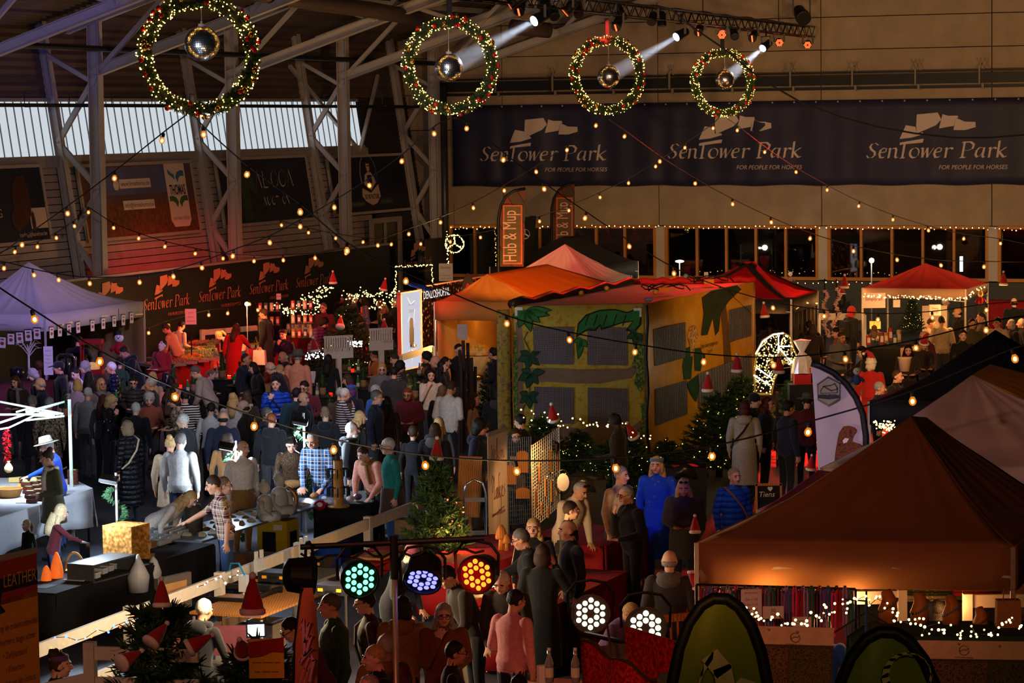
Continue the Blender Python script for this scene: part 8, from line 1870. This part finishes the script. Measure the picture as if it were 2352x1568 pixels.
def doll(px,py,D,lab,c1_,c2_,hatc=None):
 t=thing('plush_figure',lab,'plush toy',PD(px,py,D),scale=1.0 if px<1000 else.62);MB().ball((0,0,0),(.12,.1,.15),12,8).tube([(-.1,0,.06),(-.2,-.02,-.06)],[.05,.04],8).tube([(.1,0,.06),(.2,-.02,-.06)],[.05,.04],8).build('body',c2_,t,smooth=True);MB().ball((0,-.01,.24),.105,12,8).build('head',c1_,t,smooth=True);MB().ball((0,-.12,.24),.018,6,5).ball((-.035,-.105,.27),.012,6,4).ball((.035,-.105,.27),.012,6,4).build('face',M_black,t)
 if hatc:MB().lathe([(.09,.3),(.07,.38),(.02,.4)],n=10).build('hat',hatc,t)
 if D>55:MB().cyl((0,.05,.3),(0,.05,.9),.006,n=4).build('cord',M_black,t)
doll(274,800,63,'plush snowman in a red sweater hanging in the snack tent',M_card,M_redcloth,M_black);doll(90,862,62,'dark brown plush reindeer on the snack counter edge',mat('plush_brown',(84,44,34)),mat('plush_brown'));doll(1549,640,78,'gnome ornament with red cap and orange scarf in front of a cafe pillar',M_card,M_or2,M_hatred);doll(1815,642,74,'tartan-clad reindeer ornament above the red tent',M_card,patmat('tartan2','plaid',[(150,20,26),(30,30,34),(200,190,180)],.8,.8));doll(2252,690,66,'yellow-haired doll in red on the crowded gift shelf',mat('straw'),M_redcloth,mat('straw'));doll(1968,872,48,'white and blue plush held beside the seated Santa',M_card,mat('plush_blue',(60,80,160)));doll(2008,768,62,'small teddy bear behind the counter lamp',mat('plush_tan',(150,110,70)),mat('plush_tan'))
sign('menu_board','white price list on the front post of the lilac-lit tent',111,828,60,.2,.62,M_card,[('SNACKS',.2,.14,{}),('Friet 4',.1,.12,{}),('Drank 2',.02,.12,{}),('Soep 3',-.06,.12,{})],stand=False)
t=table('crowded gift shelf along the windows at the right edge',P(2270,690,1.0),UU*.8,VV*2.0,1.0,M_redcloth,.9)
# ==== THE CROWD: head pixel, stature, facing, pose, hair, clothes | worn things | label
CROWD='''
181 771 1.78 175 reach short dark black dkgrey|bulk|man in black T-shirt with his back turned inside the lilac-lit tent
281 797 1.78 -70 lean short dark black black|bulk hoodback|man in a black hoodie leaning over the snack counter
377 781 1.74 -35 up short dark red dkgrey|bag:black bulk|person in a red and white jersey looking up, beside the sweets
378 744 1.78 -110 lean short brown beige navy||man in beige sweater leaning over the sweets table
419 737 1.68 140 hold short dark cream beige|tote:white|woman in cream sweater carrying a paper bag past the sweets
491 800 .95 170 stand short brown pink dkgrey|child|toddler in a pale pink coat in front of the sweets table
70 848 1.66 -80 hold curly grey black black||woman with short curly grey hair in black at the snack counter
33 864 1.66 -20 hold long brown dkbrown dkgrey|scarf:grey|long-haired woman with a grey scarf at the left edge
91 866 1.76 -80 stand bald grey navy dkgrey|bulk|balding man in navy coat below the price list
134 830 1.82 -75 stand crop dark black black|cap:black bulk|man in a black cap and black jacket by the chrome tap
170 846 1.66 -30 hold pony dark white jean||dark-haired woman in a white T-shirt in the snack queue
193 830 1.7 -60 stand curly grey dkgrey dkgrey|scarf:purple|person with wavy grey hair and a patterned scarf in the snack queue
204 853 1.68 180 stand long dark black black||woman with long black hair seen from behind in the snack queue
254 830 1.8 -85 stand crop white !navy dkgrey|bulk|bald man in a shiny navy puffer jacket beside the snack tent
275 820 1.45 180 stand short dark green dkgrey|child|boy in dark green seen from behind at the snack tent
232 868 1.66 35 stand bob blond grey dkgrey|glasses strap:maroon|woman with short blond hair and glasses in a grey sweater
178 869 1.66 175 stand bob blond lilac dkgrey||blond woman in a mauve sweater seen from behind
202 889 1.7 165 stand short grey grey dkgrey|bulk|grey-haired person in a blue-grey sweater seen from behind
238 905 1.66 150 stand long aub dkgrey black||woman with long dark red hair at the table by the leopard coat
257 908 1.68 70 chin curly blond #floral/black/black/white black||woman with curly blond hair in a black top with white flowers
306 865 1.66 5 hold updo dark !dkgrey black|glasses|dark-haired woman with pinned-up hair, glasses and a leather jacket
344 867 1.76 -80 stand short grey dkbrown dkgrey|bulk|grey-haired man in a brown coat facing left
351 853 1.66 160 stand bob blond beige jean||blond woman just behind the man in the brown coat
342 903 1.66 10 hold curly grey rust dkgrey||older woman with curly grey hair and a striped scarf facing the camera
312 923 1.64 175 stand short white black black|bulk|white-haired person in a black coat seen from behind
393 906 1.68 -60 hold curly h #leopard/beige/black dkgrey||woman with brown curls in an animal-print blouse
393 865 1.66 180 stand bob dark pink dkgrey||black-haired woman in a pale top seen from behind
405 880 1.62 85 hold long brown brown dkgrey||brown-haired woman in profile beside the pale-topped woman
444 841 1.82 -100 lean short sp ltgrey jean|bulk|tall man in a light grey sweater leaning over a table
425 895 1.7 180 stand short dark #stripes/black/white black|bulk|person in a black sweater with thin white stripes
419 949 1.76 -110 stand short white dkgrey dkgrey|bulk|white-haired man in a dark grey coat facing left
485 924 1.66 160 ear short dark #dots/white/pink black||woman in a white dotted blouse with a hand on her head
490 849 1.25 80 hold pony ash lilac purple|child|girl with a ponytail in a lilac sweater at a table
113 911 1.7 178 stand short grey #leopard/beige/black black|coat bulk|person in a leopard-print coat behind the bare tent frame
74 907 1.68 170 stand short grey dkgrey dkgrey|coat|grey-haired person in a dark grey coat left of the leopard coat
291 964 1.72 -125 stand bob ash !black black|longcoat strap:beige|woman in a long shiny black quilted coat with a beige strap
104 1007 1.76 -95 reach short grey royal jean|brim print:SenTower_Park|man in a bright blue sweater and a grey brimmed hat at the cheese table
106 1034 1.7 -60 one bun brown olive jean|scarf:cream coat|woman with a bun in an olive coat and checked scarf
145 1157 1.36 110 reach long plat maroon jean|child|girl with long pale blond hair in a maroon sweater
60 1193 .95 -40 stand pony blond green ljean|child|toddler with a tiny ponytail in dark green
415 993 1.82 165 stand short sp ltgrey navy|bulk|man in a knitted light grey sweater seen from behind
391 1003 1.68 175 stand bun blond beige beige|coat|woman with a blond bun in a long beige coat
442 1130 1.7 70 bend long blond white ljean||young woman in a white sweater bending over the mineral trays
483 1092 1.84 -80 reach short brown #plaid/beige/maroon/white jean|tee|man in a brown plaid shirt and jeans behind the stall
516 1094 1.5 95 stand pony ash black black|glasses child|girl with a blond ponytail and glasses in a black T-shirt
512 942 1.78 178 stand bald dark navy dkgrey|bulk|balding man in a dark navy coat seen from behind
558 917 1.78 -95 stand bald brown dkbrown dkgrey|bulk|balding man in a dark brown jacket in profile
614 934 1.74 95 stand short sp dkgrey dkgrey|bulk|man with short greying hair in a dark jacket
624 948 1.72 165 stand short red black dkgrey|hoodback bulk|red-haired person in a black hooded jacket with a shopping bag
697 899 1.8 55 stand bald brown black dkgrey||bald man in a black T-shirt turned to the right
681 889 1.78 178 stand crop dark dkteal dkgrey|bulk|man in dark teal seen from behind
697 875 1.78 -20 hold short dark maroon dkgrey|glasses beard:dark|bearded man with glasses in a maroon sweater
633 867 1.76 0 phone short dark #quilt/royal dkgrey|strap:black bulk|man in a bright blue puffer jacket holding a drink to his mouth
535 901 1.66 175 stand wavy blond ltgrey dkgrey||woman with long wavy blond hair in a light jacket seen from behind
567 897 1.66 165 stand long brown dkbrown dkgrey|hoodback:beige|brown-haired woman with a fur-edged hood seen from behind
616 831 1.84 -100 lean bald grey navy dkgrey|glasses bulk|large bald man in a navy sweater bending over a table
639 838 1.6 -70 hold short blond rust dkgrey||woman with short reddish-blond hair behind the big bald man
646 807 1.72 -50 hold bald white dkbrown dkgrey|bulk|older bald man in a dark coat sitting by the red table
684 806 1.8 165 stand crop grey peach dkgrey|brim bulk|man in a pinkish shirt and a grey felt hat seen from behind
754 813 1.68 165 stand long dark black black||woman with very long black hair seen from behind
578 832 1.66 -70 hold bob dark black black|bulk|dark-haired woman in a black coat laughing to the left
565 811 1.76 70 stand crop brown navy dkgrey|bulk|man with cropped hair in a navy jacket looking right
649 756 1.7 -20 chin short brown #floral/navy/navy/red dkgrey|band:dkbrown|person in a dark Christmas sweater with antler headband
544 743 1.72 160 reach long brown red black|longcoat|woman with long brown hair in a long red coat at the sweets
499 762 1.66 -80 bend pony blond peach jean||blond woman in peach bending over the sweets
605 708 1.88 -110 stand short brown black dkgrey|longcoat tote:white|tall man in a long black coat holding a bag by the tin rack
742 695 1.86 -20 stand short sp maroon dkgrey|glasses bulk|tall man with glasses in a dark maroon sweater
748 731 1.7 60 lean curly dark #quilt/purple dkgrey|coat glasses|woman with dark curls in a mauve puffer coat
786 673 1.72 -10 hold curly dark black black|scarf:red bulk|dark curly-haired woman with a red scarf by the fir
802 669 1.78 75 stand short brown navy dkgrey||man in navy talking at the back of the group of women
813 678 1.68 120 stand short blond grey dkgrey|hoodback|blond woman in a grey hoodie seen from behind
833 678 1.68 -85 one long brown lilac jean|tote:white|woman with long brown hair in a lilac sweater
869 688 1.66 -75 hold bob red beige dkgrey|scarf:rust bulk|auburn-haired woman in a beige jacket with a scarf
881 700 1.68 -30 hold bob ash black black|glasses strap:beige|blond woman with glasses in a dark top with a bag strap
908 684 1.8 -40 stand short grey black black|bulk glasses|man in a dark jacket at the edge of the white lit panel
821 724 1.76 -80 lean short brown olive ljean||man in olive leaning down beside the orange tripod
858 804 1.4 -60 chin short brown orange dkgrey|child|boy in an orange jacket behind the tables
923 830 1.66 100 hold curly dark #stripes/dkgrey/ltgrey black|glasses|dark-haired woman in a striped shirt below the lit panel
877 834 1.66 5 hold bob blond grey dkgrey|glasses|woman with short blond hair and glasses facing the camera
905 842 1.68 170 stand short dark dkgrey black|bulk|dark-haired person in charcoal seen from behind below the lit panel
903 813 1.66 -60 hold short brown dkgrey dkgrey|scarf:white|woman with brown hair looking down beside the orange-lit plank
794 859 1.66 -85 hold bob brown brown dkgrey||brown-haired woman turned left with folded hands
807 881 1.66 165 stand bob purple navy jean|band:blue|person with purple-tinted hair in a blue and violet top
794 891 1.68 110 chin short white #stripes/navy/white navy||white-haired woman in a navy striped sweater
782 889 1.68 160 stand short grey brown dkgrey||grey-haired person in a brown quilted jacket
866 895 1.84 80 stand short sp navy dkgrey|glasses bulk|tall grey-haired man with glasses in a slate sweater
864 883 1.7 120 stand short grey blue jean||grey-haired person in blue behind the tall man in slate
935 891 1.68 -10 hold wavy red maroon black|bulk glasses|woman with big red curls in a dark maroon coat
888 909 1.66 170 stand long dark dkbrown black||woman with long dark hair behind the tall man in slate
828 942 1.68 85 stand long blond black black|bulk|woman with long blond hair in a black coat in profile
809 968 1.78 85 stand crop white dkgrey dkgrey|beard:white bulk hoodback:black|bald man with a white beard in a dark jacket
748 936 1.68 175 stand updo ash black dkgrey|hoodback:black|woman with pinned-up hair seen from behind by the red candle
669 1006 1.7 5 lean updo dark #speckle/black/black/camel dkgrey|fannypack:camel|woman in a dark speckled knit with a beige waist bag looking at the stones
715 994 1.86 -25 lean crop grey #plaid/sky/navy/white jean|bulk|bald man in a blue plaid shirt looking down at the table
830 1027 1.66 -35 lean short brown peach black|scarf:camel bulk|woman in a peach top and grey coat examining a pendant
890 1005 1.8 -70 stand short white teal jean|glasses coat:brown|old man in teal sweater and brown parka right of the bracelet tower
558 1010 1.78 40 stand bald brown white camel|coat:camel bulk|bald man in a white shirt and camel corduroy jacket
522 992 1.68 175 stand long brown camel dkgrey||woman with long brown hair behind the middle garland pole
1054 789 1.84 20 pock short dark black dkgrey||dark-haired man in a black sweater before the orange tent
1131 797 1.84 -120 one crop dark navy black||man in a dark navy sweater at the tent corner with a table
976 809 1.68 -70 hold curly dark #floral/dkbrown/rust/beige black||dark-haired woman in a floral blouse by the lit panel
999 816 1.76 -85 stand bald grey black dkgrey|bulk|bald older man in black beside the lit panel
1016 828 1.68 80 stand long dark black black||woman with long dark hair in black looking right
1024 819 1.64 95 stand pony dark dkgrey black||woman with tied dark hair half hidden behind others
990 848 1.66 5 chin long dark cream dkgrey||woman in a cream sweater with her hand at her mouth
1039 875 1.84 150 hold short brown white navy|bulk|man in a white long-sleeved shirt seen from behind
1016 884 1.66 165 stand long ash black black||woman with long light brown hair seen from behind
1144 887 1.74 175 stand curly dark black black|bulk hoodback:dkgrey|person with curly dark hair in a black puffer jacket by the play house
1090 901 1.5 75 stand long brown beige dkgrey|child|girl in a beige top beside the dark bundle of poles
971 873 1.35 -40 hold short brown pink dkgrey|child|child almost hidden behind the woman in cream
1008 957 1.68 175 stand long blond dkgrey black||woman with long blond hair behind the black parka
1000 970 1.72 165 stand bob brown black black|hoodback:grey coat|woman in a black parka with a grey fur hood
949 975 1.5 170 stand crop brown black black|child|boy with cropped hair in black seen from behind
1104 962 1.82 75 stand curly dark navy dkgrey|glasses bulk hoodback|young man with curly hair and glasses in a navy hooded jacket
1185 984 1.68 10 hold long brown black dkgrey|apron:beige|long-haired girl in a beige apron behind the mesh panel
1194 950 1.76 -140 stand short dark black black||black-haired man behind the mesh panel seen from behind
1021 1184 1.7 60 sitlean short dark cream dkgrey|glasses|man in a cream sweater with glasses bent over his engraving
1338 1107 1.8 45 lean crop grey #stripes/cream/cream dkgrey|shades bulk|bald man in a cream cardigan with dark stripes and glasses on his forehead
1312 1150 1.72 95 stand short brown black black||person with short reddish-brown hair beside the cream cardigan
1304 1193 1.8 -75 stand bald dark black black|bulk|man with receding dark hair in a black jacket
1225 1189 1.68 -10 stand long blond black black||blond woman in black turning her head at the mesh display
1191 1214 1.8 -95 reach short sp black black|glasses bulk|grey-haired man in black reaching out to the left
1410 948 1.84 -110 one crop dark dkbrown black|glasses|dark-skinned man in a dark sweater and glasses in front of the play house
1710 920 1.74 170 stand bob aub ltgrey black|longcoat hoodback strap:black|woman with auburn bob in a long pale grey hooded coat
1763 911 1.7 70 stand long aub navy black|glasses bulk|woman with glasses in a navy coat beside the pale grey coat
1812 919 1.82 120 stand short dark navy black|bulk|young man in a dark navy work jacket seen from behind
1428 1070 1.8 50 stand short grey cream navy|coat:navy bulk|grey-haired man in a navy jacket over a cream sweater
1436 1115 1.78 -65 chin crop grey black black|glasses bulk|bald man with black glasses in a black sweater
1508 1047 1.78 -15 stand long blond #floral/royal/royal/sky royal|band:sky longcoat|blond woman in a long blue floral dress lit bright blue
1570 1099 1.72 -5 hold wavy blond dkgrey navy|shades coat|woman with blond curls and sunglasses on her head, holding a phone
1687 1074 1.7 25 stand short grey #quilt/blue dkgrey|bag:camel bulk|grey-haired woman in a blue puffer coat with a crossbody bag
1734 904 1.76 60 stand short dark black black|beanie:black|person in a black beanie behind the navy coat woman
2008 624 1.3 60 stand short brown lime jean|child z|boy in a light green shirt at the cafe window
2028 620 1.74 150 stand short grey dkgrey dkgrey|z|grey-haired person in dark clothes at the cafe window beside the boy
1934 664 1.66 170 stand long dark black black|santa|long-haired woman in a santa hat seen from behind at the red stalls
1958 704 1.76 120 stand short brown black black|hood:red backpack:black bulk|person with a red hood and a black backpack
1917 752 1.76 -70 hold short dark rust dkgrey||young man in a rust-red sweater by the cellophane hamper
1935 762 1.78 25 hold short brown grey dkgrey||young man in a grey sweater facing the camera
1977 795 1.72 -80 reach bob dark black black|glasses|short-haired woman with glasses handing over a soft toy
2001 816 1.74 160 stand curly white red red|santa:red bulk|person in a Santa costume with white curls seen from behind
2086 791 1.68 -5 hold long dark dkbrown black||dark-haired woman holding a cream bucket
2123 775 1.68 10 hold long blond dkbrown dkgrey|santa bulk|blond woman in a santa hat holding a baby
2147 797 .62 -30 sit bald brown red navy|child z1|baby in red held by the blond woman
2119 760 1.74 -70 hold bald grey maroon dkgrey|glasses|grey-bearded man with glasses left of the blond woman with the baby
2142 731 1.7 80 hold short brown cream beige||woman in cream with clasped hands under the red-roofed tent
2163 725 1.76 180 stand short dark beige dkgrey|bulk|dark-haired man in beige seen from behind by the cream woman
2199 705 1.8 -80 stand bald dark black black|bulk|bald man in a black coat at the red-roofed tent
2234 731 1.78 5 stand short dark olive dkgrey|bulk|man in an olive jacket facing the camera
2254 716 1.86 -80 stand short brown dkbrown dkgrey|bulk|tall man in a dark brown coat in profile
2290 728 1.78 -40 stand short dark beige dkgrey|glasses bulk|man in glasses and a tan jacket near the navy tent peak
2212 757 1.78 0 stand short dark black black||young man in black lit red, facing the camera
2322 733 1.66 -80 stand bob grey black black|bulk|grey-haired woman in black near the right edge
2345 731 1.64 -90 stand short white black black|bulk|white-haired woman at the right edge
2172 684 1.66 80 stand short white ltgrey dkgrey||woman with short white hair in a light grey dress behind the counter
2329 683 1.78 180 stand bald dark black black|bulk|bald person in black at the crowded gift shelf
2062 849 1.76 60 stand crop brown black black|bulk|man with cropped hair below the dark-haired woman with the bucket
2021 876 1.72 80 stand short grey navy black|bulk|person with grey hair lit violet in a dark jacket
1859 736 1.72 175 stand short dark black black|bulk|person with red-rimmed dark hair by the black side wall
1867 743 1.68 170 stand bob brown dkbrown black||brown-haired person seen from behind by the black side wall
1768 730 1.7 175 stand long dark black black||long-haired woman at the opening of the red and black tent
1856 908 1.72 160 hold short dark maroon black|brim bulk|person in a maroon coat and brimmed hat by the horse head
1466 622 1.76 0 lean crop grey dkgrey dkgrey||bald man looking down in front of the cafe pillar
1575 628 1.74 170 stand crop grey maroon dkgrey||bald man seen from behind at the cafe windows
1614 634 1.66 175 stand bald white grey dkgrey||bald white-haired person low at the cafe windows
138 1497 1.7 100 stand updo brown navy black|band:purple|woman with braided hair in a navy top at the bottom left corner
470 1374 1.76 150 sit short white black black|hoodback print:Plankjes|white-haired man in a black hoodie with printed back, seated at the engraver
661 1420 1.76 -70 lean short dark maroon black|glasses bulk|man in glasses and a dark red jacket behind the salmon flag
757 1362 1.82 -75 stand short sp green dkgrey|bulk|grey-haired man in a dark green jacket by the yellow-latched cases
838 1357 1.72 -85 stand bun dark #leopard/brown/dkbrown black|glasses strap:brown|dark-haired person with glasses in a leaf-patterned top
653 1523 1.7 120 stand short dark navy black||dark-haired person at the bottom left of the salmon flag
859 1480 1.76 -75 stand short blond black black|bulk|man with red-lit short blond hair at the bottom
887 1454 1.78 170 stand crop grey camel black|bulk|bald man in a camel coat behind the lamp pole
846 1548 1.72 -40 stand crop grey black black||bald head lit bright red at the bottom edge
923 1520 1.68 160 stand bob aub maroon black||person with smooth reddish hair at the foot of the lamp pole
925 1367 1.7 170 stand bob dark camel black|hoodback bulk|woman with dark hair in a camel puffer coat with hood
1019 1301 1.8 -70 lean short dark dkbrown black|bulk|dark-haired man in a dark jacket below the blue LED lamp
1019 1385 1.68 5 chin long grey rust dkgrey|glasses coat|grey-haired woman in glasses and a rust coat, hand at her chin
1047 1471 1.66 95 stand short dark black black|glasses|short dark-haired woman with glasses in a black top
1149 1314 1.78 -20 lean short white dkbrown black|bulk|white-haired man in a dark coat looking down
1187 1353 1.7 140 one short dark pink navy|bulk|woman in a pale pink sweater with her back turned
1246 1248 1.72 165 ear bob brown black black|longcoat|woman with a brown bob in a long black coat
953 1252 1.7 60 lean short dark black black|beanie:maroon|person in a dark beanie below the cross bar
1538 1261 1.78 170 stand bald grey dkgrey black|hoodback:grey bulk|bald man in a dark jacket with a grey hood seen from behind
1455 1387 1.64 60 sitlean short blond purple dkgrey||fair-haired seated person bending forward between the white LED lamps
1674 1334 1.72 30 lean short dark navy black||dark-haired person looking down in front of the leashes
1888 1410 1.66 175 stand bob blond blue black||blond head in front of the leashes, seen from behind
2152 1377 1.7 175 stand long dark pink dkgrey||woman with long black hair in a pink fluffy sweater under the brown tent
1193 1548 1.6 160 stand short dark maroon black||dark head at the bottom edge by the pink-lit table
'''
C['h_h']=C['h_brown'];C['h_purple']=(90,60,120)
for ln in CROWD.strip().split('\n'):
 a,ex,lab=ln.split('|');f=a.split()
 kw={}
 if'z1'in ex:kw['z0']=.95
 elif ex.endswith('z')and('lime'in a or'cafe'in lab):kw['z0']=.3
 ex=' '.join(e for e in ex.split()if e not in('z','z1'))
 hc=f[6]
 person(float(f[0]),float(f[1]),float(f[2]),float(f[3]),f[4],f[5],hc,f[7],f[8],lab,ex,tee=('tee'in ex),skin=4 if'dark-skinned'in lab else None,wide=1.06 if float(f[2])>1.5 else 1.0)if'tee'not in ex else person(float(f[0]),float(f[1]),float(f[2]),float(f[3]),f[4],f[5],hc,f[7],f[8],lab,'',tee=True)
one('cream_bucket','cream bucket held by the dark-haired woman','bucket',PD(2078,852,53.2),MB().lathe([(.1,0),(.13,.24),(.14,.25),(.14,.27)],n=16),mcream,smooth=True)
for i,(px,py,l)in enumerate(((1066,985,.9),(1072,990,1.0),(1080,980,.95),(1086,992,.85),(1060,995,.8),(1090,986,.75))):
 p=P(px,py+45,0)
 if i==0:pb=thing('reed_bundle','dark bundle of tall poles with a grey sign behind the man in white','poles',p)
 MB().cyl(Vector((p.x,p.y,0))-pb.location,Vector((p.x+.02*(i-3),p.y,2.2*l))-pb.location,.035,n=7).build('pole',mat('reed_dark',(40,32,26)),pb)
MB().box((0,-.1,2.35),(.2,.03,.3)).build('sign_plate',mat('plate_grey',(150,140,136)),pb)
